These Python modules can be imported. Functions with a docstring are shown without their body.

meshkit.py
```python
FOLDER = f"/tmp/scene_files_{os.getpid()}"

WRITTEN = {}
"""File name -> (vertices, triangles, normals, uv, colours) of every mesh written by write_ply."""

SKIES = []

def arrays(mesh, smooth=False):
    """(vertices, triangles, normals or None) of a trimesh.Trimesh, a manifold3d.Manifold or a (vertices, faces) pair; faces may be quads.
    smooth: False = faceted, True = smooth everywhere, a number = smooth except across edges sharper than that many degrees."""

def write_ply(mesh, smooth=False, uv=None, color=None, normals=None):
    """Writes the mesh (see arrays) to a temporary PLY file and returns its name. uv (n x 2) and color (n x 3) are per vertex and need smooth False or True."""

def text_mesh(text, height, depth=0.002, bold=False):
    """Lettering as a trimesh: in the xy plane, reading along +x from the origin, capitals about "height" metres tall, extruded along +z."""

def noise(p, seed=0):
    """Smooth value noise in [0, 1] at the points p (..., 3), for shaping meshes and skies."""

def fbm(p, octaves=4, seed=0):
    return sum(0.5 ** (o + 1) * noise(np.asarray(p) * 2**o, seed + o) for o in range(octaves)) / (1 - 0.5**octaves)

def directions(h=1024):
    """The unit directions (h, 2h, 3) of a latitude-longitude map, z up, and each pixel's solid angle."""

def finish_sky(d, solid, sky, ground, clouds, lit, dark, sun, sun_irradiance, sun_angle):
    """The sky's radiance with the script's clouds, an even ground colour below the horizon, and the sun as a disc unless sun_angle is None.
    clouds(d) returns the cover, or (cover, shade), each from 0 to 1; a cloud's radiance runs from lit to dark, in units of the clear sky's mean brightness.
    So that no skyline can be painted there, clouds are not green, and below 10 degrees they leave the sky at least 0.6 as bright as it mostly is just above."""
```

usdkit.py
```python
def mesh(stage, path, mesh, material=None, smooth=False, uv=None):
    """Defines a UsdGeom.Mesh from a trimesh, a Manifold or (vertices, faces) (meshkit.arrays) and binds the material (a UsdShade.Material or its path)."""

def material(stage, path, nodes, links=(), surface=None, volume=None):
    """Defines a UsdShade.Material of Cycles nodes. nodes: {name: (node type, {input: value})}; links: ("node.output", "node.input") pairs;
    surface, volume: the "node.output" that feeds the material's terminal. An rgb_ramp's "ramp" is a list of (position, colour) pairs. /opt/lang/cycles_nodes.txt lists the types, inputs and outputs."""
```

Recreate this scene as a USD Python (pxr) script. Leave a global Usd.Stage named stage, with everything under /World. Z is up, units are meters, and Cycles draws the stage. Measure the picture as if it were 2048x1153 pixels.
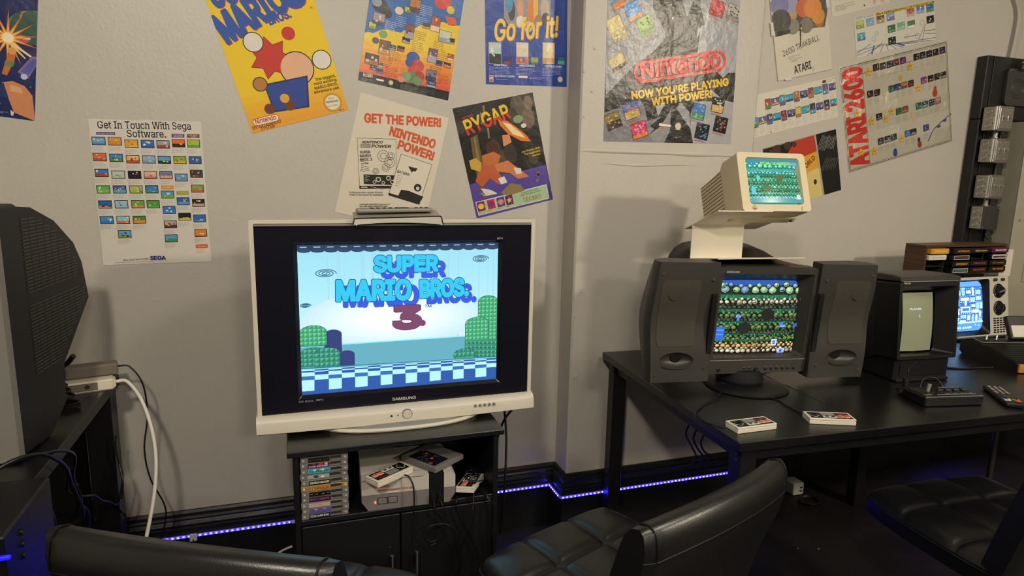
import math, random
import numpy as np
import trimesh, shapely
import manifold3d as m3
import usdkit, meshkit
from shapely.geometry import Polygon, LineString, Point, box as sbox
from shapely import affinity
from shapely.ops import unary_union
from pxr import Usd, UsdGeom, UsdLux, UsdShade, Gf, Sdf, Vt

stage = Usd.Stage.CreateInMemory()
UsdGeom.SetStageUpAxis(stage, 'Z')
UsdGeom.SetStageMetersPerUnit(stage, 1.0)
UsdGeom.Xform.Define(stage, '/World')
UsdGeom.Scope.Define(stage, '/World/Looks')
PI = math.pi

# ---------------------------------------------------------------- camera
EYE = np.array([0.0, 0.0, 1.39])
FPX = 1307.2
CAM = np.array([[0.9465896, -0.3217059, 0.0217605], [0.0362440, 0.1732180, 0.9842164], [-0.3203975, -0.9308603, 0.1756263]])  # right, up, back
cam = UsdGeom.Camera.Define(stage, '/World/camera')
cam.CreateHorizontalApertureAttr(36.0)
cam.CreateVerticalApertureAttr(36.0 * 1153 / 2048)
cam.CreateFocalLengthAttr(36.0 * FPX / 2048)
cam.CreateFStopAttr(0.0)
cam.CreateClippingRangeAttr(Gf.Vec2f(0.05, 100))
cam.CreateExposureAttr(0.70)
M = np.eye(4); M[:3, :3] = CAM; M[3, :3] = EYE
cam.AddTransformOp().Set(Gf.Matrix4d(M.tolist()))

# ---------------------------------------------------------------- lights: the ceiling lamps of the room, and a dim even air light
def lamp(name, loc, size, power, color=(1.0, 0.86, 0.68), aim=None):
    l = UsdLux.RectLight.Define(stage, '/World/' + name)
    l.CreateWidthAttr(size); l.CreateHeightAttr(size)
    l.CreateIntensityAttr(power); l.CreateColorAttr(Gf.Vec3f(*color))
    d = np.array([0, 0, -1.0]) if aim is None else np.array(aim, float) - np.array(loc)
    d /= np.linalg.norm(d)
    b = -d
    r = np.cross([0, 1.0, 0], b); r /= np.linalg.norm(r)
    u = np.cross(b, r)
    m = np.eye(4); m[0, :3] = r; m[1, :3] = u; m[2, :3] = b; m[3, :3] = loc
    l.AddTransformOp().Set(Gf.Matrix4d(m.tolist()))
    return l
WARM = (1.0, 0.905, 0.755)
lamp('ceiling_light_a', (-0.55, -0.55, 2.74), 0.22, 165, WARM, aim=(0.3, 2.25, 1.1))
lamp('ceiling_light_b', (3.4, -1.7, 2.74), 0.30, 205, (1.0, 0.87, 0.67), aim=(1.2, 2.25, 1.2))
lamp('ceiling_light_c', (0.7, -3.2, 2.74), 0.40, 55, WARM, aim=(0.6, 2.25, 1.2))
lamp('ceiling_light_d', (1.3, 0.15, 2.74), 0.45, 22, WARM)
dome = UsdLux.DomeLight.Define(stage, '/World/air_light')
dome.CreateIntensityAttr(0.0)

# ---------------------------------------------------------------- colours and materials
def c(h):
    h = h.lstrip('#')
    v = np.array([int(h[i:i + 2], 16) for i in (0, 2, 4)]) / 255.0
    return tuple(np.where(v <= 0.04045, v / 12.92, ((v + 0.055) / 1.055) ** 2.4))
MATS = {}
def mat(name, color='#808080', rough=0.5, spec=0.5, metal=0.0, bump=None, vary=None, emis=0.0, coat=0.0, vcol=False, trans=0.0, sheen=0.0, fold=None, coat_rough=0.05):
    """bump=(scale, height m[, detail]); vary=(scale, amount, colour2); vcol: colours come from the print's vertices; fold: crease spacing in m"""
    col = c(color) if isinstance(color, str) else color
    n = {'p': ('principled_bsdf', dict(base_color=col, roughness=rough, specular_ior_level=spec, metallic=metal, coat_weight=coat, coat_roughness=coat_rough, transmission_weight=trans, sheen_weight=sheen))}
    l = []
    if vcol:
        n['a'] = ('attribute', dict(attribute='col'))
        if emis:
            n['p'][1]['base_color'] = (0.02, 0.02, 0.025)
            n['p'][1]['emission_strength'] = emis
            l.append(('a.color', 'p.emission_color'))
        else:
            l.append(('a.color', 'p.base_color'))
    elif emis:
        n['p'][1]['emission_color'] = col; n['p'][1]['emission_strength'] = emis
    if vary or bump or fold:
        n['t'] = ('texture_coordinate', {})
    if vary:
        n['v'] = ('noise_texture', dict(scale=vary[0], detail=4.0))
        n['mx'] = ('mix_color', dict(fac=0.5, a=col, b=c(vary[2]) if isinstance(vary[2], str) else vary[2]))
        n['mr'] = ('map_range', dict(from_min=0.5 - 0.5 / max(vary[1], 1e-3) * 0.3, from_max=0.5 + 0.5 / max(vary[1], 1e-3) * 0.3, clamp=True))
        if len(vary) > 3:
            n['mp'] = ('mapping', dict(scale=vary[3])); l += [('t.object', 'mp.vector'), ('mp.vector', 'v.vector')]
        else:
            l.append(('t.object', 'v.vector'))
        l += [('v.fac', 'mr.value'), ('mr.result', 'mx.fac'), ('mx.result', 'p.base_color')]
    if bump:
        n['b'] = ('noise_texture', dict(scale=bump[0], detail=bump[2] if len(bump) > 2 else 3.0))
        n['bm'] = ('bump', dict(strength=1.0, distance=bump[1]))
        l += [('t.object', 'b.vector')]
        if fold:
            n['sx'] = ('separate_xyz', {})
            n['fx'] = ('math', dict(math_type='pingpong', value2=fold[0])); n['fy'] = ('math', dict(math_type='pingpong', value2=fold[1]))
            n['fs'] = ('math', dict(math_type='add')); n['fm'] = ('math', dict(math_type='multiply', value2=fold[2] / bump[1]))
            n['fa'] = ('math', dict(math_type='add'))
            l += [('t.object', 'sx.vector'), ('sx.x', 'fx.value1'), ('sx.y', 'fy.value1'), ('fx.value', 'fs.value1'), ('fy.value', 'fs.value2'), ('fs.value', 'fm.value1'), ('fm.value', 'fa.value1'), ('b.fac', 'fa.value2'), ('fa.value', 'bm.height')]
        else:
            l += [('b.fac', 'bm.height')]
        l += [('bm.normal', 'p.normal')]
    MATS[name] = usdkit.material(stage, '/World/Looks/' + name, n, l, surface='p.BSDF')
    return MATS[name]

# ---------------------------------------------------------------- prims
NAMES = {}
def numbered(parent, name):
    k = (parent, name); i = NAMES.get(k, -1) + 1; NAMES[k] = i
    return f'{parent}/{name}' + (f'_{i:03d}' if i else '')
def tag(prim, label=None, cat=None, group=None, kind=None):
    for k, v in (('label', label), ('category', cat), ('group', group), ('kind', kind)):
        if v: prim.SetCustomDataByKey(k, v)
    return prim
def rot(yaw=0, tilt=0, roll=0):
    cy, sy, ct, st, cr, sr = math.cos(yaw), math.sin(yaw), math.cos(tilt), math.sin(tilt), math.cos(roll), math.sin(roll)
    return np.array([[cy, -sy, 0], [sy, cy, 0], [0, 0, 1]]) @ np.array([[1, 0, 0], [0, ct, -st], [0, st, ct]]) @ np.array([[cr, 0, sr], [0, 1, 0], [-sr, 0, cr]])
def setx(x, loc, yaw=0, tilt=0, roll=0):
    m = np.eye(4); m[:3, :3] = rot(yaw, tilt, roll).T; m[3, :3] = loc
    x.AddTransformOp().Set(Gf.Matrix4d(m.tolist()))
def thing(name, label, cat, loc=(0, 0, 0), yaw=0, tilt=0, roll=0, group=None, kind=None):
    x = UsdGeom.Xform.Define(stage, numbered('/World', name))
    setx(x, loc, yaw, tilt, roll)
    return tag(x.GetPrim(), label, cat, group, kind)
def copy_of(root, name, label, loc, yaw=0, tilt=0, roll=0, group=None):
    was = root.GetCustomData()
    x = UsdGeom.Xform.Define(stage, numbered('/World', name))
    x.GetPrim().GetReferences().AddInternalReference(root.GetPath())
    x.GetPrim().SetInstanceable(True)
    x.ClearXformOpOrder()
    m = np.eye(4); m[:3, :3] = rot(yaw, tilt, roll).T; m[3, :3] = loc
    x.MakeMatrixXform().Set(Gf.Matrix4d(m.tolist()))
    return tag(x.GetPrim(), label, was['category'], group or was.get('group'))
def world(prim_loc, yaw=0, tilt=0, roll=0):
    R = rot(yaw, tilt, roll); L = np.array(prim_loc, float)
    return lambda p: L + R @ np.array(p, float)

class MB:
    """collects shapes; build() makes ONE mesh"""
    def __init__(s): s.v, s.f, s.n = [], [], 0
    def add(s, v, f, M4=None):
        v = np.asarray(v, float)
        f = np.asarray(f, int)
        if f.ndim == 2 and f.shape[1] == 4: f = np.vstack([f[:, [0, 1, 2]], f[:, [0, 2, 3]]])
        if M4 is not None: v = v @ M4[:3, :3].T + M4[:3, 3]
        s.v.append(v); s.f.append(f + s.n); s.n += len(v)
        return s
    def man(s, m, M4=None):
        k = m.to_mesh(); return s.add(k.vert_properties[:, :3], k.tri_verts, M4)
    def box(s, ctr, size, bev=0.0, R=None, M4=None):
        h = np.array(size, float) / 2; b = min(bev, h.min() * 0.98)
        if b <= 0:
            v = np.array([[x, y, z] for x in (-1, 1) for y in (-1, 1) for z in (-1, 1)]) * h
            f = np.array([[0, 1, 3, 2], [4, 6, 7, 5], [0, 4, 5, 1], [2, 3, 7, 6], [0, 2, 6, 4], [1, 5, 7, 3]])
            f = np.vstack([f[:, [0, 1, 2]], f[:, [0, 2, 3]]])
        else:
            p = []
            for k in range(3):
                q = h - b; q = q.copy(); q[k] = h[k]
                p += [[x * q[0], y * q[1], z * q[2]] for x in (-1, 1) for y in (-1, 1) for z in (-1, 1)]
            m = m3.Manifold.hull_points(np.array(p)).to_mesh(); v, f = m.vert_properties[:, :3], m.tri_verts
        if R is not None: v = v @ np.asarray(R).T
        return s.add(v + np.array(ctr), f, M4)
    def rbox(s, ctr, size, r, seg=12, R=None):
        h = np.array(size, float) / 2; r = min(r, h.min() * 0.98)
        sp = m3.Manifold.sphere(r, seg).to_mesh().vert_properties[:, :3]
        p = np.vstack([sp + np.array([x, y, z]) * (h - r) for x in (-1, 1) for y in (-1, 1) for z in (-1, 1)])
        m = m3.Manifold.hull_points(p).to_mesh(); v = m.vert_properties[:, :3]
        if R is not None: v = v @ np.asarray(R).T
        return s.add(v + np.array(ctr), m.tri_verts)
    def cyl(s, p0, p1, r0, r1=None, n=20, cap=True):
        p0, p1 = np.array(p0, float), np.array(p1, float); r1 = r0 if r1 is None else r1
        d = p1 - p0; d = d / np.linalg.norm(d)
        a = np.cross(d, [0, 0, 1.0] if abs(d[2]) < 0.9 else [1.0, 0, 0]); a /= np.linalg.norm(a); b = np.cross(d, a)
        t = np.arange(n) / n * 2 * PI
        ring = np.cos(t)[:, None] * a + np.sin(t)[:, None] * b
        v = np.vstack([p0 + ring * r0, p1 + ring * r1, [p0], [p1]])
        i = np.arange(n); j = (i + 1) % n
        f = [np.stack([i, i + n, j + n], 1), np.stack([i, j + n, j], 1)]
        if cap: f += [np.stack([np.full(n, 2 * n), i, j], 1), np.stack([np.full(n, 2 * n + 1), j + n, i + n], 1)]
        return s.add(v, np.vstack(f))
    def lathe(s, prof, n=32, ctr=(0, 0, 0), R=None, sx=1.0, sy=1.0):
        prof = np.array(prof, float); t = np.arange(n) / n * 2 * PI; k = len(prof)
        v = np.stack([np.outer(prof[:, 0], np.cos(t)) * sx, np.outer(prof[:, 0], np.sin(t)) * sy, np.outer(prof[:, 1], np.ones(n))], -1).reshape(-1, 3)
        f = []
        i = np.arange(n); j = (i + 1) % n
        for q in range(k - 1):
            f.append(np.stack([q * n + i, q * n + j, (q + 1) * n + j, (q + 1) * n + i], 1))
        f = np.vstack(f)
        if R is not None: v = v @ np.asarray(R).T
        return s.add(v + np.array(ctr), f)
    def loft(s, rings, cap=True, closed=True):
        rings = [np.asarray(r, float) for r in rings]; n = len(rings[0]); v = np.vstack(rings); f = []
        i = np.arange(n if closed else n - 1); j = (i + 1) % n
        for q in range(len(rings) - 1):
            f.append(np.stack([q * n + i, q * n + j, (q + 1) * n + j, (q + 1) * n + i], 1))
        f = np.vstack(f); f = np.vstack([f[:, [0, 1, 2]], f[:, [0, 2, 3]]])
        if cap:
            for base, r, flip in ((0, rings[0], True), ((len(rings) - 1) * n, rings[-1], False)):
                v = np.vstack([v, r.mean(0)]); k = len(v) - 1; i2 = np.arange(n); j2 = (i2 + 1) % n
                t = np.stack([np.full(n, k), base + i2, base + j2], 1)
                f = np.vstack([f, t[:, ::-1] if flip else t])
        return s.add(v, f)
    def tube(s, pts, r, n=8, smooth=8, cap=True):
        P = spline(pts, smooth) if smooth else np.array(pts, float)
        T = np.gradient(P, axis=0); T /= np.linalg.norm(T, axis=1, keepdims=True) + 1e-12
        a = np.cross(T[0], [0.3, 0.2, 1.0]); a /= np.linalg.norm(a)
        t = np.arange(n) / n * 2 * PI; rings = []
        for p, d in zip(P, T):
            a = a - d * (a @ d); a /= np.linalg.norm(a); b = np.cross(d, a)
            rings.append(p + r * (np.cos(t)[:, None] * a + np.sin(t)[:, None] * b))
        return s.loft(rings, cap)
    def prism(s, poly, z0, z1, M4=None):
        """extrude a shapely polygon (local x, y) from z0 to z1"""
        for g in getattr(poly, 'geoms', [poly]):
            if g.is_empty or g.area <= 0: continue
            e = trimesh.creation.extrude_polygon(g, z1 - z0, engine='earcut')
            s.add(e.vertices + [0, 0, z0], e.faces, M4)
        return s
    def build(s, name, m, parent=None, smooth=30, label=None):
        path = numbered(str(parent.GetPath()) if parent else '/World', name)
        v, f = np.vstack(s.v), np.vstack(s.f)
        p = usdkit.mesh(stage, path, (v, f), MATS[m] if isinstance(m, str) else m, smooth=smooth).GetPrim()
        return tag(p, label)
def spline(pts, k=8):
    P = np.array(pts, float)
    if len(P) < 3: return np.linspace(P[0], P[-1], 2)
    Q = np.vstack([2 * P[0] - P[1], P, 2 * P[-1] - P[-2]]); out = []
    for i in range(len(P) - 1):
        a, b, d, e = Q[i:i + 4]
        for t in np.arange(k) / k:
            out.append(0.5 * ((2 * b) + (-a + d) * t + (2 * a - 5 * b + 4 * d - e) * t * t + (-a + 3 * b - 3 * d + e) * t ** 3))
    return np.vstack(out + [P[-1]])
XZ = np.array([[1, 0, 0, 0], [0, 0, -1, 0], [0, 1, 0, 0], [0, 0, 0, 1.0]])     # local x, y -> x, z; extrusion towards -y
def XZat(x=0, y=0, z=0):
    m = XZ.copy(); m[:3, 3] = (x, y, z); return m
YZ = np.array([[0, 0, 1, 0], [1, 0, 0, 0], [0, 1, 0, 0], [0, 0, 0, 1.0]])      # local x, y -> y, z; extrusion towards +x
def rrect(x0, y0, x1, y1, r, q=4):
    r = min(r, (x1 - x0) / 2.01, (y1 - y0) / 2.01)
    return sbox(x0 + r, y0 + r, x1 - r, y1 - r).buffer(r, quad_segs=q)
def ray(px, py):
    return np.array([(px - 1024) / FPX, (576.5 - py) / FPX, -1.0]) @ CAM
def at_y(px, py, y): d = ray(px, py); return EYE + d * y / d[1]
def at_z(px, py, z): d = ray(px, py); return EYE + d * (z - EYE[2]) / d[2]

# ---------------------------------------------------------------- flat print: vector shapes with a colour each
TXT = {}
def glyphs(text, bold=False):
    k = (text, bold)
    if k not in TXT:
        m = meshkit.text_mesh(text, 1.0, 0.01, bold)
        up = m.face_normals[:, 2] > 0.9
        t = m.vertices[m.faces[up]][:, :, :2]
        g = unary_union(shapely.polygons(t)).buffer(0.004).simplify(0.008)
        TXT[k] = g
    return TXT[k]
class Print:
    """a sheet in its own frame: u to the right, v up, from its lower left corner; level = which layer lies above which"""
    def __init__(s, w, h, bg=None, O=None, ang=0.0, y=None):
        s.w, s.h, s.O, s.ang, s.y = w, h, O, ang, y
        s.V, s.F, s.C, s.K, s.n, s.k = [], [], [], [], 0, 0
        s.clip = None; s.kx = s.ky = s.kt = 1.0
        if bg: s.rect(0, 0, w, h, bg, 0)
    def scale(s, kx, ky, kt): s.kx, s.ky, s.kt = kx, ky, kt
    def crop(s, x0, y0, k): s.cr = (x0, y0, k); return s
    def q(s, a, b):
        """a point read off the photograph (in the crop's pixels) as a place on the sheet"""
        x0, y0, k = s.cr; P = at_y(x0 + a / k, y0 + b / k, s.y)
        d = np.array([P[0] - s.O[0], P[2] - s.O[1]]); ca, sa = math.cos(s.ang), math.sin(s.ang)
        return np.array([d[0] * ca + d[1] * sa, -d[0] * sa + d[1] * ca])
    def raw(s, v, f, col, lv, same=False):
        v = np.asarray(v, float); col = c(col) if isinstance(col, str) else col
        if not same: s.k += 1
        s.V.append(np.hstack([v, np.full((len(v), 1), lv)])); s.K.append((lv, s.k)); s.F.append(np.asarray(f) + s.n); s.n += len(v)
        s.C.append(np.tile(col, (len(v), 1)))
    def add(s, poly, col, lv):
        poly = poly.intersection(sbox(0, 0, s.w, s.h)) if s.clip is None else poly.intersection(s.clip)
        for g in getattr(poly, 'geoms', [poly]):
            if g.geom_type != 'Polygon' or g.area < 1e-9: continue
            v, f = trimesh.creation.triangulate_polygon(g, engine='earcut'); s.raw(v, f, col, lv)
    def rect(s, x0, y0, x1, y1, col, lv, same=False):
        if s.clip is None:
            x0, x1 = max(0, min(x0, x1)), min(s.w, max(x0, x1)); y0, y1 = max(0, min(y0, y1)), min(s.h, max(y0, y1))
            if x1 - x0 <= 0 or y1 - y0 <= 0: return
        s.raw([[x0, y0], [x1, y0], [x1, y1], [x0, y1]], [[0, 1, 2], [0, 2, 3]], col, lv, same)
    def poly(s, pts, col, lv, px=True):
        p = Polygon([s.q(*a) if px else a for a in pts])
        s.add(p if p.is_valid else p.buffer(0), col, lv)
    def disc(s, a, b, r, col, lv, px=True, sx=1.0, sy=1.0, n=6):
        k = s.q(a, b) if px else (a, b)
        s.add(affinity.scale(Point(*k).buffer(r, quad_segs=n), sx, sy), col, lv)
    def star(s, a, b, r, n, col, lv, inner=0.45, px=True, rot0=90):
        k = s.q(a, b) if px else (a, b)
        s.add(Polygon([(k[0] + (r if i % 2 == 0 else r * inner) * math.cos(math.radians(rot0 + i * 180 / n)), k[1] + (r if i % 2 == 0 else r * inner) * math.sin(math.radians(rot0 + i * 180 / n))) for i in range(2 * n)]), col, lv)
    def text(s, t, p0, p1, hgt, col, lv, bold=True, shear=0.0, grow=0.0, px=True, fn=None, squeeze=True):
        """from baseline start p0 to baseline end p1, capitals hgt tall"""
        hgt = hgt * s.kt
        g = glyphs(t, bold)
        if fn: g = fn(g)
        a, b = (s.q(*p0), s.q(*p1)) if px else (np.array(p0), np.array(p1))
        x0, _, x1, _ = g.bounds; L = np.linalg.norm(b - a); th = math.atan2(*(b - a)[::-1])
        kx = L / (x1 - x0)
        g = affinity.affine_transform(g, [kx, shear * hgt, 0, hgt, -x0 * kx, 0])
        if grow: g = g.buffer(grow, join_style=2)
        g = affinity.translate(affinity.rotate(g, th, origin=(0, 0), use_radians=True), *a)
        s.add(g, col, lv); return g
    def lines(s, p, n, wid, col, lv, gap=0.0036, th=0.0011, px=True, seed=0, ang=0.0):
        """n lines of print too small to read, downwards from p"""
        k = s.q(*p) if px else np.array(p); rg = random.Random(seed); gap, th, wid = gap * s.ky, th * min(s.ky, 1.15), wid * s.kx
        for i in range(n):
            x = k[0]; y = k[1] - i * gap; end = k[0] + wid * (rg.uniform(0.75, 1) if i < n - 1 else rg.uniform(0.3, 0.8))
            while x < end:
                w = rg.uniform(0.004, 0.011); s.rect(x, y, min(x + w, end), y + th, col, lv, same=i > 0 or x > k[0]); x += w + 0.0018
    def stack(s):
        order = {k: i for i, k in enumerate(sorted(set(s.K)))}
        for v, k in zip(s.V, s.K): v[:, 2] = order[k] * 0.1
    def mesh(s, name, m, parent, eps=4e-5, fn=None, M4=None):
        s.stack()
        V, F, C = np.vstack(s.V), np.vstack(s.F), np.vstack(s.C)
        P = np.stack([V[:, 0], V[:, 1], V[:, 2] * eps], 1)
        if fn: P = fn(V[:, 0], V[:, 1], V[:, 2] * eps)
        if M4 is not None: P = P @ M4[:3, :3].T + M4[:3, 3]
        # all faces look towards the reader
        n = np.cross(P[F[:, 1]] - P[F[:, 0]], P[F[:, 2]] - P[F[:, 0]])
        ref = (M4[:3, 2] if M4 is not None else np.array([0, 0, 1.0])) if fn is None else None
        if ref is not None:
            bad = n @ ref < 0; F[bad] = F[bad][:, ::-1]
        pr = usdkit.mesh(stage, numbered(str(parent.GetPath()), name), (P, F), MATS[m])
        UsdGeom.PrimvarsAPI(pr.GetPrim()).CreatePrimvar('col', Sdf.ValueTypeNames.Color3fArray, 'vertex').Set(Vt.Vec3fArray.FromNumpy(C.astype(np.float32)))
        return pr.GetPrim()
def serif(g):
    """slab feet for the letters of a headline"""
    out = [g]
    for y0, y1 in ((0.0, 0.035), (0.965, 1.0), (0.70, 0.735)):
        st = g.intersection(sbox(-1, y0 + 0.002, 99, y1 - 0.002))
        for k in getattr(st, 'geoms', [st]):
            if k.is_empty: continue
            a, _, b, _ = k.bounds
            if 0.06 < b - a < 0.24:
                above = g.intersection(sbox(a, y1 + 0.02, b, y1 + 0.05)).area
                if y0 > 0.6 and above > 0.3 * (b - a) * 0.03 and y0 < 0.9: continue
                out.append(sbox(a - 0.10, y0, b + 0.10, y0 + 0.06) if y0 == 0 else sbox(a - 0.10, y1 - 0.06, b + 0.10, y1))
    return unary_union(out)
# ---------------------------------------------------------------- materials
def wallmat():
    n = {'p': ('principled_bsdf', dict(roughness=0.42, specular_ior_level=0.45)), 't': ('geometry', {}),
         'n1': ('noise_texture', dict(scale=1.6, detail=3.0)), 'mr': ('map_range', dict(from_min=0.3, from_max=0.7, clamp=True)),
         'mx': ('mix_color', dict(a=c('#b9b4ac'), b=c('#c0bab0'))),
         'n2': ('noise_texture', dict(scale=95.0, detail=3.0, roughness=0.6)), 'n3': ('noise_texture', dict(scale=9.0, detail=4.0)),
         'v': ('voronoi_texture', dict(scale=13.0)), 'vr': ('map_range', dict(from_min=0.0, from_max=0.09, to_min=1.0, to_max=0.0, clamp=True)),
         'm1': ('math', dict(math_type='multiply', value2=0.0006)), 'm2': ('math', dict(math_type='multiply', value2=0.0007)), 'm3': ('math', dict(math_type='multiply', value2=0.0006)),
         'a1': ('math', dict(math_type='add')), 'a2': ('math', dict(math_type='add')), 'b': ('bump', dict(strength=1.0, distance=1.0))}
    l = [('t.position', 'n1.vector'), ('t.position', 'n2.vector'), ('t.position', 'n3.vector'), ('t.position', 'v.vector'), ('n1.fac', 'mr.value'), ('mr.result', 'mx.fac'), ('mx.result', 'p.base_color'),
         ('n2.fac', 'm1.value1'), ('n3.fac', 'm2.value1'), ('v.distance', 'vr.value'), ('vr.result', 'm3.value1'), ('m1.value', 'a1.value1'), ('m2.value', 'a1.value2'), ('a1.value', 'a2.value1'), ('m3.value', 'a2.value2'), ('a2.value', 'b.height'), ('b.normal', 'p.normal')]
    MATS['wall'] = usdkit.material(stage, '/World/Looks/wall', n, l, surface='p.BSDF')
wallmat()
mat('ceiling', '#c9c5bc', 0.8, 0.2)
mat('floor', '#151314', 0.55, 0.4, vary=(6.0, 0.8, '#1f1c1c'), bump=(40, 0.002))
mat('black_trim', '#121214', 0.34, 0.5, bump=(70, 0.0006))
mat('black_laminate', '#0c0c0d', 0.30, 0.75, bump=(420, 0.0003))
mat('black_edge', '#2b2a2a', 0.5, 0.4, bump=(300, 0.0003))
mat('black_metal', '#0e0e10', 0.42, 0.5)
mat('cabinet_black', '#101013', 0.42, 0.42, bump=(300, 0.0003))
mat('leather', '#111112', 0.35, 0.8, bump=(420, 0.00025, 3.0))
mat('leather_piping', '#0c0c0e', 0.5, 0.4)
mat('chrome', '#d8d8da', 0.12, 0.5, metal=1.0)
mat('steel', '#b6b3ad', 0.36, 0.5, metal=1.0, bump=(60, 0.0004))
mat('galvanised', '#a8a59e', 0.42, 0.5, metal=0.75, bump=(45, 0.0006))
mat('silver_plastic', '#cbc5b6', 0.42, 0.5)
mat('silver_grey', '#8f8c86', 0.38, 0.5, metal=0.3)
mat('gloss_black', '#13131d', 0.22, 0.5)
mat('tv_black', '#17171a', 0.5, 0.4, bump=(500, 0.0003))
mat('charcoal', '#35332f', 0.42, 0.5, bump=(420, 0.0002))
mat('charcoal_grille', '#3a3730', 0.6, 0.4, bump=(900, 0.0008))
mat('black_plastic', '#101011', 0.4, 0.45, bump=(300, 0.0002))
mat('black_rubber', '#101012', 0.38, 0.45)
mat('beige', '#cfc3a4', 0.5, 0.45, bump=(380, 0.0002))
mat('beige_dark', '#5e5645', 0.6, 0.3)
mat('white_enamel', '#d9d2c0', 0.45, 0.5)
mat('light_grey', '#b9b4ab', 0.5, 0.45, bump=(300, 0.0002))
mat('dark_grey', '#74706f', 0.5, 0.45, bump=(300, 0.0002))
mat('cart_grey', '#6f6c6a', 0.5, 0.45, bump=(300, 0.0002))
mat('cart_dark', '#2a2829', 0.6, 0.3)
mat('cart_gold', '#b0915a', 0.35, 0.5, metal=0.4)
mat('controller_white', '#d5cfbe', 0.5, 0.45)
mat('controller_face', '#17171a', 0.4, 0.45)
mat('controller_grey', '#8d8b88', 0.5, 0.4)
mat('red_button', '#d65a4a', 0.4, 0.5)
mat('white_cord', '#d8d4cb', 0.5, 0.4)
mat('adapter_brown', '#6d645b', 0.5, 0.4)
mat('screen_off', '#4a4b4a', 0.18, 0.6)
mat('panel_grey', '#a5a18f', 0.45, 0.45)
mat('dark_steel', '#4e4d4b', 0.4, 0.5, metal=0.6, bump=(60, 0.0006))
mat('wood', '#3a2516', 0.4, 0.45, vary=(9.0, 0.7, '#5a3c26', (1, 1, 14)))
mat('wood_front', '#a9702e', 0.45, 0.45, vary=(12.0, 0.7, '#c58a40', (3, 20, 20)))
mat('paper_print', '#ffffff', 0.55, 0.35, vcol=True, bump=(22, 0.0008, 3.0), fold=(0.1, 0.107, 0.004))
mat('glossy_print', '#ffffff', 0.30, 0.5, vcol=True, bump=(16, 0.0022, 4.0), fold=(0.075, 0.096, 0.010))
mat('crumpled_print', '#ffffff', 0.29, 0.42, vcol=True, bump=(26, 0.0024, 5.0), fold=(0.134, 0.15, 0.016))
mat('foil_print', '#ffffff', 0.27, 0.6, metal=0.15, vcol=True, bump=(11, 0.0075, 4.0), fold=(0.1, 0.0745, 0.085))
mat('label_print', '#ffffff', 0.4, 0.45, vcol=True)
mat('matte_black', '#0b0b0c', 0.7, 0.3)
mat('tape', '#d8d6cf', 0.15, 0.6)
mat('led_on', '#1a12ff', emis=15.0)
mat('led_white', '#8a84ff', emis=7.0)
mat('led_strip_body', '#3a3880', 0.4, 0.5, emis=0.5)
mat('led_dim', '#1a12ff', emis=0.9)
mat('led_red', '#ff3a2a', emis=5.0)
mat('tv_picture', emis=0.82, vcol=True, rough=0.3, spec=0.5)
mat('tube_picture', emis=0.70, vcol=True, rough=0.22, spec=0.15)
mat('blue_tube_picture', emis=1.6, vcol=True, rough=0.14, spec=0.3)
mat('tube_phosphor', '#8f967c', 0.35, 0.5)
mat('vector_glow', '#cfe0ff', emis=1.6)

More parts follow.
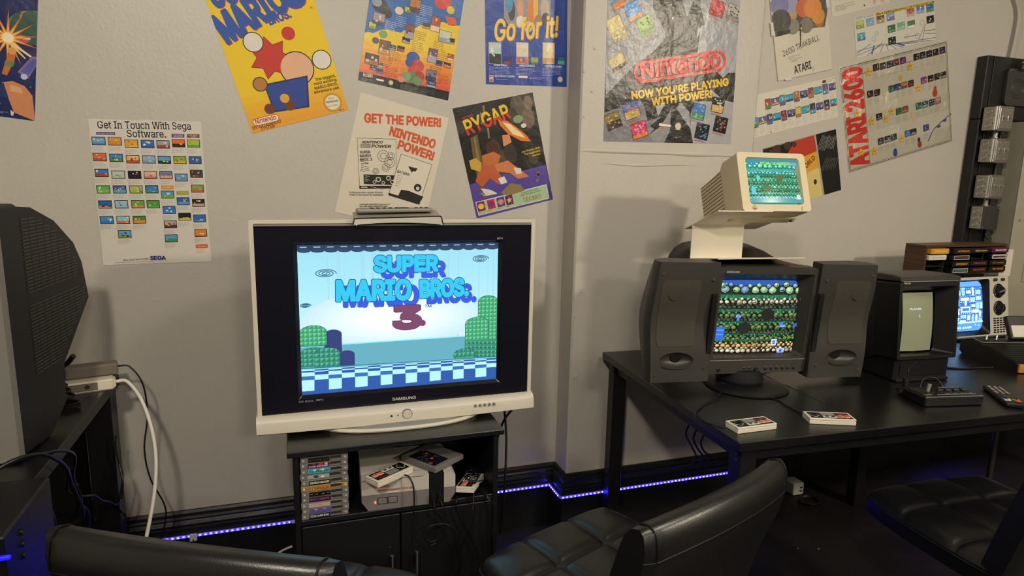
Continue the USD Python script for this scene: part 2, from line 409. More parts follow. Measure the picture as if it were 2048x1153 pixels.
# ---------------------------------------------------------------- the room
WY, PY = 2.25, 2.139                      # the long wall, and the face of the column that stands out of it
PX0, PX1 = 0.972, 1.709
X0, X1, Y0, ZC = -2.6, 5.2, -5.2, 2.8
def struct(name, mb, m, label=None, smooth=30, parent=None):
    p = mb.build(name, m, parent, smooth)
    return p if parent else tag(p, label, None, None, 'structure')
struct('floor', MB().box(((X0 + X1) / 2, (Y0 + WY) / 2, -0.05), (X1 - X0 + .4, WY - Y0 + .4, 0.1)), 'floor', 'dark scuffed floor under the desks and chairs')
struct('ceiling', MB().box(((X0 + X1) / 2, (Y0 + WY) / 2, ZC + 0.05), (X1 - X0 + .4, WY - Y0 + .4, 0.1)), 'ceiling', 'plain pale ceiling above the room')
struct('wall_back', MB().box(((X0 + X1) / 2, WY + 0.06, ZC / 2), (X1 - X0 + .4, 0.12, ZC)), 'wall', 'warm grey painted wall covered with posters')
struct('wall_left', MB().box((X0 - 0.06, (Y0 + WY) / 2, ZC / 2), (0.12, WY - Y0, ZC)), 'wall', 'grey wall closing the room on the left')
struct('wall_right', MB().box((X1 + 0.06, (Y0 + WY) / 2, ZC / 2), (0.12, WY - Y0, ZC)), 'wall', 'grey wall closing the room on the right')
struct('wall_front', MB().box(((X0 + X1) / 2, Y0 - 0.06, ZC / 2), (X1 - X0 + .4, 0.12, ZC)), 'wall', 'grey wall behind the viewer')
# the column: upper part, a rough plaster ledge, lower part
mb = MB().box(((PX0 + PX1) / 2, (PY + WY) / 2 + 0.01, ZC / 2), (PX1 - PX0, WY - PY + 0.02, ZC), 0.006)
col = struct('wall_column', mb, 'wall', 'grey painted column standing out of the wall beside the desk')
rg = random.Random(4)
def plaster(z, x0, x1, h, d, seed):
    n = 46; xs = np.linspace(x0, x1, n); rings = []
    for i, x in enumerate(xs):
        w = 0.3 + 0.9 * meshkit.noise(np.array([x * 9, z, seed])) ; e = min(1, i / 4, (n - 1 - i) / 4)
        zz = z + 0.010 * (meshkit.noise(np.array([x * 5, 3.1, seed])) - 0.5)
        rings.append([[x, PY + 0.002, zz + h * w], [x, PY - d * e * w, zz + 0.2 * h * w], [x, PY - d * e * 0.6 * w, zz - 0.5 * h * w], [x, PY + 0.002, zz - h * w]])
    return rings
tag(MB().loft(plaster(1.470, PX0 + 0.005, PX1 - 0.02, 0.013, 0.006, 1)).build('plaster_ridge', 'wall', col, smooth=60))
tag(MB().loft(plaster(1.425, PX0 + 0.1, PX1 - 0.25, 0.006, 0.003, 2)).build('plaster_ridge', 'wall', col, smooth=60))
for i in range(9):      # paint drips and lumps on the column's edge
    z = rg.uniform(0.55, 1.9)
    MB().rbox((PX0 + rg.uniform(0.004, 0.05), PY - 0.0005, z), (rg.uniform(.004, .012), .004, rg.uniform(.004, .02)), 0.0018, 6).build('paint_lump', 'wall', col)
# tall moulded baseboard: plinth board, stepped moulding on top
BASE = [(0, 0), (0.024, 0), (0.024, 0.172), (0.034, 0.172), (0.034, 0.186), (0.028, 0.190), (0.028, 0.202), (0.022, 0.206), (0.024, 0.214), (0.018, 0.226), (0.020, 0.232), (0.014, 0.238), (0.012, 0.248), (0.008, 0.256), (0, 0.256)]
def baseboard(name, a, b, nrm, label, ea=0.0, eb=0.0):
    a, b, nrm = np.array([*a, 0.0]), np.array([*b, 0.0]), np.array([*nrm, 0.0]); d = (b - a) / np.linalg.norm(b - a)
    struct(name, MB().loft([[p + nrm * u + d * s * u + np.array([0, 0, z]) for u, z in BASE] for p, s in ((a, ea), (b, eb))]), 'black_trim', label, smooth=False)
baseboard('baseboard_left', (X0, WY), (PX0, WY), (0, -1), 'black moulded baseboard along the wall left of the column', 0, -1)
baseboard('baseboard_corner', (PX0, WY), (PX0, PY), (-1, 0), 'short black baseboard on the side of the column', 1, 1)
baseboard('baseboard_column', (PX0, PY), (PX1, PY), (0, -1), 'black moulded baseboard along the face of the column', -1, 0)
baseboard('baseboard_right', (PX1, WY), (X1, WY), (0, -1), 'black moulded baseboard along the wall right of the column')
# LED strips under the moulding
def led_strip(label, pts, pitch, skip=(), clips=(), ends=()):
    t = thing('led_strip', label, 'light strip', (0, 0, 0), group='blue light strips on the baseboard')
    mb = MB(); w = MB(); P = [np.array(p, float) for p in pts]; dots = []
    for a, b in zip(P[:-1], P[1:]):
        d = (b - a) / np.linalg.norm(b - a); nn = np.array([d[1], -d[0], 0]); L = np.linalg.norm(b - a)
        mb.loft([[p + nn * u + np.array([0, 0, z]) for u, z in ((0, -.005), (.003, -.005), (.003, .005), (0, .005))] for p in (a, b)])
        k = int(L / pitch)
        for i in range(k):
            p = a + d * (i + 0.5) * pitch
            dots.append((p + nn * 0.004, d, nn))
    mb.build('strip_body', 'led_strip_body', t, smooth=False)
    o = MB()
    for p, d, nn in dots:
        w.loft([[p + d * 0.0019 * x + nn * u + np.array([0, 0, z]) for u, z in ((-.001, -.0018), (.0012, -.0018), (.0012, .0018), (-.001, .0018))] for x in (-1, 1)])
        o.loft([[p + d * 0.0062 * x + nn * u + np.array([0, 0, z]) for u, z in ((-.0012, -.0045), (-.0004, -.0045), (-.0004, .0045), (-.0012, .0045))] for x in (-1, 1)])
    tag(o.build('led_halo', 'led_on', t, smooth=False), kind='stuff')
    tag(w.build('led', 'led_white', t, smooth=False), kind='stuff')
    return t
LZ = 0.1785; f1, f2 = WY - 0.0345, PY - 0.0345
t = led_strip('blue glowing light strip on the baseboard left of the TV stand', [(-0.455, f1, LZ), (0.02, f1, LZ)], 0.0165)
MB().box((-0.335, f1 - 0.007, LZ - 0.004), (0.022, 0.008, 0.026), 0.002).build('mounting_clip', 'white_cord', t)
MB().box((-0.335, f1 - 0.012, LZ - 0.011), (0.004, 0.002, 0.004)).build('screw', 'black_metal', t)
MB().box((0.0, f1 - 0.006, LZ), (0.05, 0.006, 0.012), 0.002).build('strip_joiner', 'white_cord', t)
led_strip('blue glowing light strip running from the TV stand around the column corner', [(0.55, f1, LZ), (PX0 - 0.0345, f1, LZ), (PX0 - 0.0345, f2, LZ), (1.12, f2, LZ)], 0.0165)
led_strip('blue glowing light strip on the column baseboard under the desk', [(1.165, f2, LZ), (1.70, f2, LZ)], 0.0165)
led_strip('short blue light strip on the baseboard at far right under the desk', [(2.95, f1, LZ), (3.3, f1, LZ)], 0.0165)
# ---------------------------------------------------------------- posters on the wall
def poster(name, label, x, z, ang, w, h, bg, y=WY, thick=0.0006, m='paper_print', group='posters on the wall', tape=(), gap=0.0012):
    """returns (thing, Print, finish); x, z: lower left corner on the wall"""
    yy = y - gap; a = math.radians(ang)
    t = thing(name, label, 'poster', (x, yy, z), group=group)
    # local frame: x right along the paper, y up along the paper, z towards the room
    ca, sa = math.cos(a), math.sin(a)
    Mt = np.eye(4); Mt[0, :3] = (ca, 0, sa); Mt[1, :3] = (-sa, 0, ca); Mt[2, :3] = (0, -1, 0); Mt[3, :3] = (x, yy, z)
    UsdGeom.Xform(t).MakeMatrixXform().Set(Gf.Matrix4d(Mt.tolist()))
    P = Print(w, h, bg, O=(x, z), ang=a, y=yy)
    def finish():
        MB().box((w / 2, h / 2, -thick / 2 - 0.00005), (w, h, thick)).build('paper', 'white_cord', t, smooth=False)
        P.mesh('print', m, t)
        for k, (u, v, tw, th, r) in enumerate(tape):
            MB().box((u, v, 0.0004), (tw, th, 0.0002), R=rot(math.radians(r))).build('tape', 'tape', t, smooth=False)
    return t, P, finish
INK = '#1c1b1b'
def shot(P, a, b, w, h, frame, fills, lv=2, rnd=0, seed=0, th=0.0018):
    """a small screenshot centred at crop pixel a, b: dark frame, ground and a few shapes"""
    k = P.q(a, b); rg = random.Random(seed); w, h = w * P.kx, h * P.ky
    def R(x0, y0, x1, y1, col, l):
        if rnd: P.add(rrect(x0, y0, x1, y1, rnd), col, l)
        else: P.rect(x0, y0, x1, y1, col, l)
    R(k[0] - w / 2, k[1] - h / 2, k[0] + w / 2, k[1] + h / 2, frame, lv)
    x0, x1, y0, y1 = k[0] - w / 2 + th, k[0] + w / 2 - th, k[1] - h / 2 + th, k[1] + h / 2 - th
    R(x0, y0, x1, y1, fills[0], lv + 1)
    W, H = x1 - x0, y1 - y0
    if len(fills) > 1: P.rect(x0 + .001 * bool(rnd), y0 + .001 * bool(rnd), x1 - .001 * bool(rnd), y0 + H * rg.uniform(0.25, 0.5), fills[1], lv + 2)
    for i, col in enumerate(fills[2:]):
        for j in range(3):
            u, v = rg.uniform(0.05, 0.8), rg.uniform(0.1, 0.75)
            P.rect(x0 + u * W, y0 + v * H, x0 + min(u + rg.uniform(.06, .22), .97) * W, y0 + min(v + rg.uniform(.08, .25), .95) * H, col, lv + 3 + i)

# -- white sheet of small screens, left
t, P, fin = poster('game_catalog_poster', 'white catalog poster with rows of small game pictures, left of the big TV', -0.534, 1.084, 0.8, 0.299, 0.430, '#d3cdc4', tape=((.02, .427, .02, .008, 0), (.15, .428, .03, .008, 0), (.285, .426, .018, .008, 0), (.015, .004, .02, .01, 0), (.285, .005, .02, .01, 0)))
P.crop(160, 220, 3.603); P.scale(1, 1.08, 1.12)
P.text('Get In Touch With Sega', (128, 132), (803, 142), 0.0185, INK, 2, bold=False, fn=serif, grow=0.0002)
P.text('Software.', (340, 195), (625, 199), 0.0185, INK, 2, bold=False, fn=serif, grow=0.0002)
P.poly([(117, 160), (253, 161), (253, 180), (117, 179)], '#2a2a72', 2); P.text('THE MEGA CARTRIDGE', (124, 175), (247, 176), 0.0028, '#c8c4d8', 3)
P.poly([(660, 172), (752, 174), (752, 200), (660, 199)], '#6a2a78', 2); P.text('THE COMBO', (672, 185), (742, 186), 0.0026, '#c8c4d8', 3); P.text('CARTRIDGE', (672, 195), (742, 196), 0.0026, '#c8c4d8', 3)
P.poly([(771, 174), (861, 175), (861, 202), (771, 201)], '#75421e', 2); P.text('THE MEGA', (782, 187), (850, 188), 0.0026, '#d8c8b8', 3); P.text('CARD', (797, 198), (838, 199), 0.0026, '#d8c8b8', 3)
SC = 1 / 3.603 * 0.299 / 228
ROWS = [
 [(134, 224, '#6f9fc8', '#4a86b8', '#d9e4ea'), (251, 226, '#d9953a', '#c98528', '#e8b864'), (371, 244, '#e0a038', '#d8b848', '#a86a20'), (487, 246, '#2f6fc0', '#2858a8', '#e8d040', '#e0e0e0'), (599, 249, '#9a9aa8', '#a04038', '#e0d8d0'), (710, 241, '#e06a28', '#2a1a1a', '#f0a050'), (819, 243, '#b0b838', '#58a838', '#2e7a30')],
 [(142, 340, '#d06a38', '#b84a38', '#e8e0d8'), (261, 346, '#3f88c8', '#5a8a30', '#dfe8ea', '#3a5a20'), (381, 356, '#e0b070', '#c05028', '#803018'), (497, 358, '#8fa8c8', '#8098bc', '#c8d0dc'), (608, 360, '#5898d0', '#1e3a28', '#60b040', '#e8e8e0'), (720, 361, '#8aa83a', '#e0a828', '#6a5a20'), (830, 362, '#2e5aa0', '#305a98', '#d8d8d8', '#5a8a3a')],
 [(156, 454, '#2f78c0', '#a04838', '#e0e0e0'), (276, 467, '#b8c8b8', '#b0c0b0', '#6a7a6a'), (394, 468, '#08080a', '#0c0c10', '#e0d8c0'), (508, 469, '#e0b098', '#c87868', '#a03838', '#f0e8c8'), (620, 469, '#6a7aa0', '#e0a088', '#5a4a5a'), (730, 488, '#5a9ac8', '#6a8aa8', '#c8d0d8', '#a0a0b0'), (839, 461, '#3a3038', '#5a3a38', '#c8b8a0', '#a86838')],
 [(168, 574, '#6aa848', '#7ab858', '#dfe8d0'), (286, 574, '#2f5a98', '#5aa0b8', '#e0e0e0', '#e0a078'), (404, 574, '#b0b860', '#a0b050', '#e0d8b0', '#607838'), (518, 573, '#3a78c0', '#3a9060', '#8ab8e0'), (632, 611, '#4a98d0', '#6aa838', '#e0e8d8'), (847, 568, '#78a038', '#c06030', '#e0b088')],
 [(181, 682, '#2060b8', '#d8a030', '#1a1a20', '#1a1a20'), (299, 681, '#98c0d8', '#90b8d0', '#5a7a98'), (418, 680, '#5aa040', '#d87838', '#b8d8a0'), (528, 680, '#4a9838', '#58a840', '#b8d8a0'), (643, 721, '#2f78c8', '#3a88d0', '#dfe8ec'), (744, 658, '#2a5ab8', '#4a98c8', '#e0c040'), (854, 670, '#101014', '#c0a070', '#d8d0c0')],
 [(193, 794, '#3a8ac8', '#2f78b8', '#d8e0e4'), (312, 793, '#8ac0d8', '#d86a40', '#e8e0d8'), (428, 792, '#4a8030', '#d89030', '#e0c060'), (652, 825, '#b8a090', '#583030', '#e8dcd0', '#3a2020'), (755, 770, '#101010', '#c8b828', '#e8e0c0'), (862, 782, '#2a68b0', '#3a78c0', '#a8c8e0')],
 [(323, 896, '#6aa0d0', '#8a9a30', '#3a5a20', '#202018'), (658, 926, '#4a98d0', '#3a8850', '#c8a850'), (871, 887, '#e08028', '#d07018', '#f0e0c8')]]
i = 0
for row in ROWS:
    for (a, b, *cols) in row:
        i += 1
        shot(P, a, b, 0.0355, 0.0222, '#181818', cols, seed=i)
        P.lines((a - 50, b + 42), 5, 0.034, '#aaa49c', 2, 0.0028, 0.0009, seed=i)
for a, b, col, tx in ((630, 559, '#e0902a', 'THE SPORTS'), (740, 599, '#9aa02c', 'THE 3-D'), (878, 982, '#d8552a', 'THE MEGA')):
    shot(P, a, b, 0.034, 0.0108, col, (col,))
    P.text(tx, (a - 32, b + 4), (a + 32, b + 5), 0.0026, '#f0d8b8', 5)
P.lines((840, 1002), 5, 0.026, '#d89a80', 2, 0.0034, 0.0008, seed=3)
P.text("Now, there are no limits!", (312, 1090), (496, 1079), 0.0052, INK, 2, bold=False)
P.text('SEGA', (508, 1082), (618, 1080), 0.0105, '#20246e', 2, grow=0.0006)
P.lines((255, 1103), 1, 0.20, '#8a8680', 2, 0.002, 0.0009, seed=9)
fin()

# -- yellow poster with big blue lettering (the figure is left out: plain shapes of its colours stand in)
t, P, fin = poster('yellow_game_poster', 'tilted yellow poster with blue brush lettering and round shapes', -0.095, 1.489, 16.5, 0.306, 0.46, '#e8c51e', m='paper_print')
P.crop(0, 0, 2.8444); P.scale(1, 1, 1.55)
for i in range(5):
    P.rect(0, 0, 0.306, 0.11 - i * 0.022, ['#e8bd20', '#e8b524', '#e6ad28', '#e5a62c', '#e4a030'][i], 1 + i * 0.1)
BL, RD = '#2c53a8', '#c23a2e'
for col, lv, o in ((RD, 3, (5, 4)), (BL, 4, (0, 0))):
    P.text('MARIO', (1294 + o[0], 246 + o[1]), (1648 + o[0], 40 + o[1]), 0.051, col, lv, grow=0.0036)
    P.text('SUPER', (1222 + o[0], 40 + o[1]), (1560 + o[0], -60 + o[1]), 0.054, col, lv, grow=0.0030)
    P.text('3', (1632 + o[0], 48 + o[1]), (1755 + o[0], 8 + o[1]), 0.085, col, lv, grow=0.003)
    P.text('BROS.', (1536 + o[0] * .5, 142 + o[1] * .5), (1658 + o[0] * .5, 96 + o[1] * .5), 0.0145, col, lv, grow=0.0008)
P.text('R', (1769, 48), (1776, 46), 0.0035, RD, 4); 
for r in (0.0042,): P.add(Point(*P.q(1772, 44)).buffer(r).difference(Point(*P.q(1772, 44)).buffer(r * 0.8)), RD, 4)
P.star(1540, 330, 0.066, 7, '#8c2018', 5, 0.62); P.star(1540, 330, 0.062, 7, '#c2352a', 6, 0.62)
P.disc(1690, 390, 0.052, '#1c1a18', 5); P.disc(1690, 390, 0.049, '#e0b08c', 6)
P.poly([(1500, 480), (1750, 430), (1760, 610), (1560, 640)], '#1c2a66', 7); P.poly([(1508, 488), (1742, 440), (1750, 602), (1566, 630)], '#2c4596', 8)
for a, b in ((1440, 240), (1830, 340)): P.disc(a, b, 0.030, '#1c1a18', 8); P.disc(a, b, 0.0275, '#dcd8ce', 9)
P.disc(1480, 480, 0.022, '#1c1a18', 8); P.disc(1480, 480, 0.0195, '#b27a3c', 9); P.disc(1640, 190, 0.020, '#c2352a', 9); P.disc(1620, 560, 0.014, '#d8a23a', 10); P.disc(1535, 620, 0.016, '#6e3a20', 9); P.disc(1650, 600, 0.016, '#6e3a20', 9)
for k, (tx, a, b, e, d) in enumerate((('The biggest,', 1795, 462, 1910, 436), ('most exciting', 1788, 486, 1915, 459), ('MARIO BROS.', 1793, 511, 1922, 482), ('adventure yet!', 1788, 534, 1930, 505))):
    P.text(tx, (a, b), (e, d), 0.0054, INK, 4)
P.star(1892, 583, 0.0305, 28, '#8a6a20', 3, 0.86); P.star(1892, 583, 0.0285, 28, '#c9a24a', 4, 0.88); P.disc(1892, 583, 0.0225, '#e6ddc4', 5)
P.text('Official', (1868, 568), (1902, 562), 0.004, '#6a5428', 6, bold=False); P.text('Nintendo', (1858, 590), (1926, 577), 0.0050, '#6a5428', 6); P.text('Seal of Quality', (1864, 612), (1922, 600), 0.0036, '#6a5428', 6, bold=False)
def pill(P, p0, p1, hh, col, lv, inset):
    a, b = P.q(*p0), P.q(*p1)
    g = LineString([a, b]).buffer(hh); P.add(g, col, lv); P.add(LineString([a, b]).buffer(hh - inset), inset and '#e9e2d2' or col, lv + 1)
pill(P, (1460, 696), (1566, 671), 0.0112, '#b8301e', 4, 0.0016)
P.text('Nintendo', (1456, 706), (1573, 679), 0.0092, '#b8301e', 6)
P.text('ENTERTAINMENT', (1440, 738), (1604, 699), 0.0066, '#7a3a18', 4); P.text('SYSTEM', (1487, 743), (1565, 724), 0.0066, '#7a3a18', 4)
P.text('REV-A', (1930, 632), (1957, 626), 0.0026, INK, 4)
fin()

# -- blue, yellow and orange fold-out with small boxes
t, P, fin = poster('blue_orange_game_poster', 'blue to orange fold-out poster with small game boxes and black foot band', 0.231, 1.671, -9.1, 0.302, 0.45, '#2a63ae', m='glossy_print')
P.crop(660, 0, 3.938); P.scale(1.75, 1.75, 1.55)
P.poly([(262, 262), (300, 250), (340, 262), (400, 236), (450, 232), (500, 246), (560, 258), (600, 230), (640, 232), (690, 212), (740, 190), (800, 200), (850, 170), (900, 176), (960, 205), (1045, 200), (960, 700), (200, 560)], '#e5c326', 1)
for i, (y, col) in enumerate(((330, '#e6b42a'), (390, '#e5a22c'), (440, '#e38f2e'), (500, '#e27c30'), (560, '#df6634'), (620, '#dd5738'))):
    P.poly([(200, y - 20), (1060, y + 120 - i * 8), (1000, 900), (150, 760)], col, 1.2 + i * 0.1)
P.poly([(222, 560), (960, 728), (960, 810), (200, 640)], '#121112', 2)
P.text('Acclaim', (258, 600), (335, 612), 0.008, '#e0dcd4', 3); P.lines((246, 616), 2, 0.02, '#b0aca4', 3, 0.0028, 0.001)
pill(P, (370, 626), (418, 636), 0.0032, '#c23a2e', 3, 0.0006); P.star(480, 652, 0.0085, 20, '#b8a05a', 3, 0.88); P.disc(480, 652, 0.0058, '#d8d0b8', 4)
for i in range(7): P.lines((550, 664 + i * 8), 1, 0.088, '#7a766e', 3, 0.0024, 0.0008, seed=i)
BX = [(670, 45, .020, .024, '#b8743a', '#5a3a28'), (385, 150, .022, .022, '#9a8a98', '#4a4a5a'), (335, 200, .014, .013, '#c8c040', '#8a9038'), (612, 80, .012, .012, '#b8c048', '#788038'), (832, 190, .018, .028, '#a8543a', '#e0c8a8'), (758, 205, .014, .010, '#4a3a38', '#b89a70'), (628, 250, .017, .026, '#884838', '#a8a0b0'), (600, 318, .015, .011, '#14141a', '#a0a0b0'), (905, 290, .024, .022, '#c8ccb8', '#90a0b8'), (958, 325, .012, .011, '#14141a', '#c8a070'), (430, 375, .021, .026, '#70402c', '#c08838'), (492, 375, .013, .010, '#283a78', '#8090b0'), (558, 385, .014, .010, '#241c1c', '#a05a38'), (330, 468, .026, .020, '#3a3048', '#a86838'), (808, 440, .018, .026, '#6a4a78', '#a8a0c0'), (858, 498, .014, .010, '#1c2248', '#5060a0'), (923, 515, .014, .010, '#1c1c30', '#d07848'), (950, 452, .012, .012, '#c03a30', '#e8e0d8'), (796, 595, .020, .020, '#707a98', '#303858'), (797, 665, .019, .012, '#3a4a90', '#a8b0d0'), (342, 535, .013, .009, '#3a3a68', '#7a7ab0'), (390, 560, .013, .009, '#3a3a68', '#7a7ab0'), (398, 515, .009, .009, '#2a2228', '#c0b0a0')]
for i, (a, b, w, h, c1, c2) in enumerate(BX): shot(P, a, b, w, h, '#1a1616', (c1, c2, '#d8c8a0' if i % 3 else '#383048'), lv=3, seed=i + 40, th=0.0012)
for i, (a, b, col) in enumerate(((520, 125, '#c8d4e4'), (440, 165, '#c8d4e4'), (680, 130, '#c8d4e4'), (714, 40, '#c8d4e4'), (672, 245, '#5a4a18'), (648, 325, '#5a4a18'), (820, 325, '#5a4a18'), (470, 405, '#5a3a14'), (400, 440, '#5a3a14'), (855, 405, '#5a3214'), (790, 520, '#5a2814'), (855, 590, '#5a2414'), (440, 530, '#5a2e14'))):
    P.lines((a, b), 6, 0.024, col, 3, 0.0033, 0.0011, seed=i + 7)
for a, b, r, col in ((395, 40, .022, '#1a1c28'), (430, 80, .018, '#2a3040'), (450, 110, .014, '#12141c'), (370, 15, .014, '#8a94a8'), (545, 85, .012, '#e0c8a0'), (360, 320, .010, '#3a4a38'), (420, 270, .012, '#6a9a4a'), (655, 455, .019, '#27509a'), (640, 495, .017, '#2a559f'), (690, 520, .019, '#b83226'), (668, 560, .020, '#c23a2a'), (700, 600, .016, '#a82e22'), (640, 610, .018, '#5a7a4a'), (600, 600, .014, '#7a9a68'), (690, 640, .014, '#6a8a5a'), (560, 625, .010, '#d08a78'), (880, 25, .020, '#c8362c'), (920, 20, .014, '#d23e30')):
    P.disc(a, b, r, col, 3.5, sx=1.15)
P.poly([(905, 130), (985, 140), (1000, 195), (930, 200)], '#d05a30', 3.6); P.disc(950, 80, .013, '#d8b828', 3.7)   # plain shapes where a figure stands
fin()

# -- "Go for it!"
t, P, fin = poster('blue_sports_game_poster', 'deep blue poster with big yellow script above three game boxes', 0.663, 1.685, 1.7, 0.302, 0.42, '#22409c', m='glossy_print')
P.crop(660, 0, 3.938); P.scale(1.7, 1.7, 1.5)
P.poly([(1370, -150), (1740, -150), (1735, 150), (1650, 200), (1520, 230), (1410, 200), (1370, 140)], '#8c8a90', 1)
for a, b, r, col, sx in ((1430, 80, .022, '#2a3038', .6), (1410, 20, .02, '#3a88b0', .7), (1500, 60, .022, '#d0906c', .5), (1500, 170, .012, '#d8d4cc', 1.3), (1580, 90, .03, '#d87a3a', .4), (1620, 60, .03, '#e0b050', .3), (1690, 70, .022, '#b8a898', .7), (1700, 150, .013, '#484a50', 1.2), (1560, 210, .012, '#b8b4b0', 1.4), (1640, 170, .014, '#a07850', 1)):
    P.disc(a, b, r, col, 2, sx=sx, sy=1.6)
P.text('Go for it!', (1296, 325), (1795, 290), 0.044, '#a87818', 3, shear=0.18, grow=0.0012); P.text('Go for it!', (1292, 321), (1791, 286), 0.044, '#ecc44a', 4, shear=0.18, grow=0.0004)
for i, (a, cols, tx, x1) in enumerate(((1300, ('#a8c8c8', '#2a3030', '#e0e0d8'), 'WORLD GAMES', 1395), (1515, ('#d0c8c0', '#c86a58', '#5a78b8', '#e0b838'), 'MARBLE MADNESS', 1613), (1722, ('#d8c8a0', '#c09858', '#e8e0c8'), 'CALIFORNIA GAMES', 1825))):
    shot(P, a, 420, 0.0265, 0.042, '#c8c4b8', cols, lv=3, seed=i + 70, th=0.001); P.text(['WINTER', 'MARBLE', 'CALIF.'][i], (a - 42, 378), (a + 42, 379), 0.0065, '#e8dcc0', 8)
    P.lines((a - 50, 356), 1, 0.02, '#8a8680', 7, seed=i)
    shot(P, a + 98, 480, 0.018, 0.0165, '#16204a', (('#1a2a80', '#7a3a38'), ('#88a070', '#506a58', '#c8c8a0'), ('#2a6a80', '#58a8a0'))[i], lv=3, seed=i)
    P.text(tx, ([1290, 1492, 1690][i], 518 + i * 6), (x1, 522 + i * 6), 0.0046, '#d8dce8', 3)
    P.lines(([1252, 1462, 1672][i], 530 + i * 5), 6, 0.046, '#aab4d8', 3, 0.0027, 0.0011, seed=i + 20)
shot(P, 1271, 618, 0.0085, 0.0125, '#d8d4cc', ('#c84a3a',), lv=3); P.text('MB', (1256, 624), (1286, 624), 0.005, '#e8e4dc', 6)
P.text('MILTON BRADLEY COMPANY', (1297, 606), (1455, 610), 0.0042, '#d8dce8', 3); P.lines((1304, 624), 1, 0.036, '#b0b8d8', 3)
pill(P, (1490, 605), (1550, 608), 0.0042, '#c23a50', 3, 0.0008); P.lines((1570, 612), 2, 0.045, '#c0a8c8', 3, 0.0024, 0.001)
P.star(1812, 626, 0.0112, 24, '#a8a078', 3, 0.88); P.disc(1812, 626, 0.008, '#d0ccb8', 4)
fin()

# -- plain cream sheet, orange headline
t, P, fin = poster('cream_magazine_poster', 'cream poster with orange headline and two black and white magazine covers', 0.147, 1.245, -13.2, 0.302, 0.399, '#d5cdbb', m='paper_print')
P.crop(660, 170, 3.938); P.scale(1.4, 1.4, 1.27)
OR = '#cf5426'
P.text('GET THE POWER!', (272, 293), (872, 330), 0.0215, OR, 2, grow=0.0011)
P.text('NINTENDO', (466, 392), (820, 500), 0.0215, OR, 2, shear=0.0, grow=0.0011); P.text('POWER!', (530, 498), (808, 594), 0.0215, OR, 2, grow=0.0011)
P.add(Polygon([P.q(*a) for a in ((215, 418), (520, 428), (522, 815), (233, 818))]).exterior.buffer(0.0006), INK, 2)
def mast(x0, y0, k):
    a, b = P.q(x0, y0), P.q(x0 + 170 * k, y0 + 35 * k * (1 if k < 1 else 0.2))
    P.text('NINTENDO', (x0 + 15, y0), (x0 + 175 * k, y0 + (26 if k < 1 else 0)), 0.0062 * k, INK, 3, shear=0.3); P.text('POWER', (x0 + 88 * k, y0 + 33), (x0 + 240 * k, y0 + (62 if k < 1 else 36)), 0.0075 * k, INK, 3, shear=0.3)
    for i in range(4): P.poly([(x0, y0 + 6 + i * 8), (x0 + 82 * k, y0 + 8 + i * 8 + (12 if k < 1 else 0)), (x0 + 82 * k, y0 + 11 + i * 8 + (12 if k < 1 else 0)), (x0, y0 + 9 + i * 8)], INK, 3)
mast(238, 460, 1.0)
for i, (tx, e) in enumerate((('SUPER', 318), ('MARIO', 323), ('BROS. 3', 332))): P.text(tx, (237, 541 + i * 29), (e, 538 + i * 29), 0.0066, INK, 3)
P.lines((240, 600), 1, 0.022, '#44423e', 3); P.text("Don't Miss!", (245, 626), (305, 622), 0.0032, INK, 3); P.lines((248, 636), 4, 0.02, '#55524c', 3, 0.004, 0.0011, seed=5)
for a, b, r in ((420, 560, .019), (470, 610, .017), (440, 650, .013), (360, 680, .010), (480, 560, .012)):   # plain line drawing of round shapes
    P.add(Point(*P.q(a, b)).buffer(r).difference(Point(*P.q(a, b)).buffer(r - .0009)), INK, 3)
    P.add(Point(*P.q(a, b)).buffer(r * .55).difference(Point(*P.q(a, b)).buffer(r * .55 - .0009)), INK, 3)
P.poly([(265, 705), (520, 712), (522, 788), (268, 780)], '#1a1918', 3)
for i in range(4): P.lines((275, 716 + i * 14), 1, 0.014, '#d0c8b8', 4, 0.003, 0.0014, seed=i)
for a, b, r in ((380, 745, .009), (460, 735, .008), (490, 765, .007), (420, 770, .006), (350, 765, .006)): P.disc(a, b, r, '#c8c0b0', 4); P.disc(a, b, r * .6, '#1a1918', 5)
P.poly([(233, 795), (523, 795), (523, 816), (234, 818)], '#1a1918', 3); pill(P, (248, 806), (292, 806), 0.0016, '#c8c0b0', 4, 0); P.lines((320, 802), 1, 0.045, '#c8c0b0', 4)
P.add(Polygon([P.q(*a) for a in ((560, 545), (802, 628), (703, 942), (462, 868))]), '#d8d1c0', 3.2); P.add(Polygon([P.q(*a) for a in ((560, 545), (802, 628), (703, 942), (462, 868))]).exterior.buffer(0.0006), INK, 3.4)
mast(560, 595, 0.8)
P.poly([(615, 640), (690, 660), (670, 685), (655, 678), (645, 692), (632, 672)], INK, 4); P.text('BATMAN', (528, 690), (622, 718), 0.0072, INK, 4); P.lines((530, 712), 6, 0.014, '#55524c', 4, 0.005, 0.0012, seed=8)
P.poly([(560, 825), (620, 835), (700, 868), (735, 880), (700, 938), (530, 886)], '#1a1918', 4); P.disc(690, 810, .013, '#1a1918', 5, sy=1.0); P.disc(690, 815, .006, '#cfc7b5', 6); P.poly([(462, 850), (704, 925), (702, 942), (460, 868)], '#1a1918', 5)
P.text('Exciting and action-packed! Nintendo', (153, 853), (415, 854), 0.0044, INK, 2); P.text("Power is the source for inspiration!", (153, 872), (418, 873), 0.0044, INK, 2)
for i, tx in enumerate(('A one year subscription brings you 12', 'full-color issues loaded with maps,', 'reviews, tactics and tips on hot new', 'Super NES, Game Boy and NES games.', 'Over 100 pages each month!')):
    P.text(tx, (233, 946 + i * 15), (233 + [235, 222, 235, 230, 170][i], 946 + i * 15), 0.0037, INK, 2)
P.text('CUT AND RETURN TO', (500, 1022), (680, 1020), 0.0034, INK, 2)
fin()

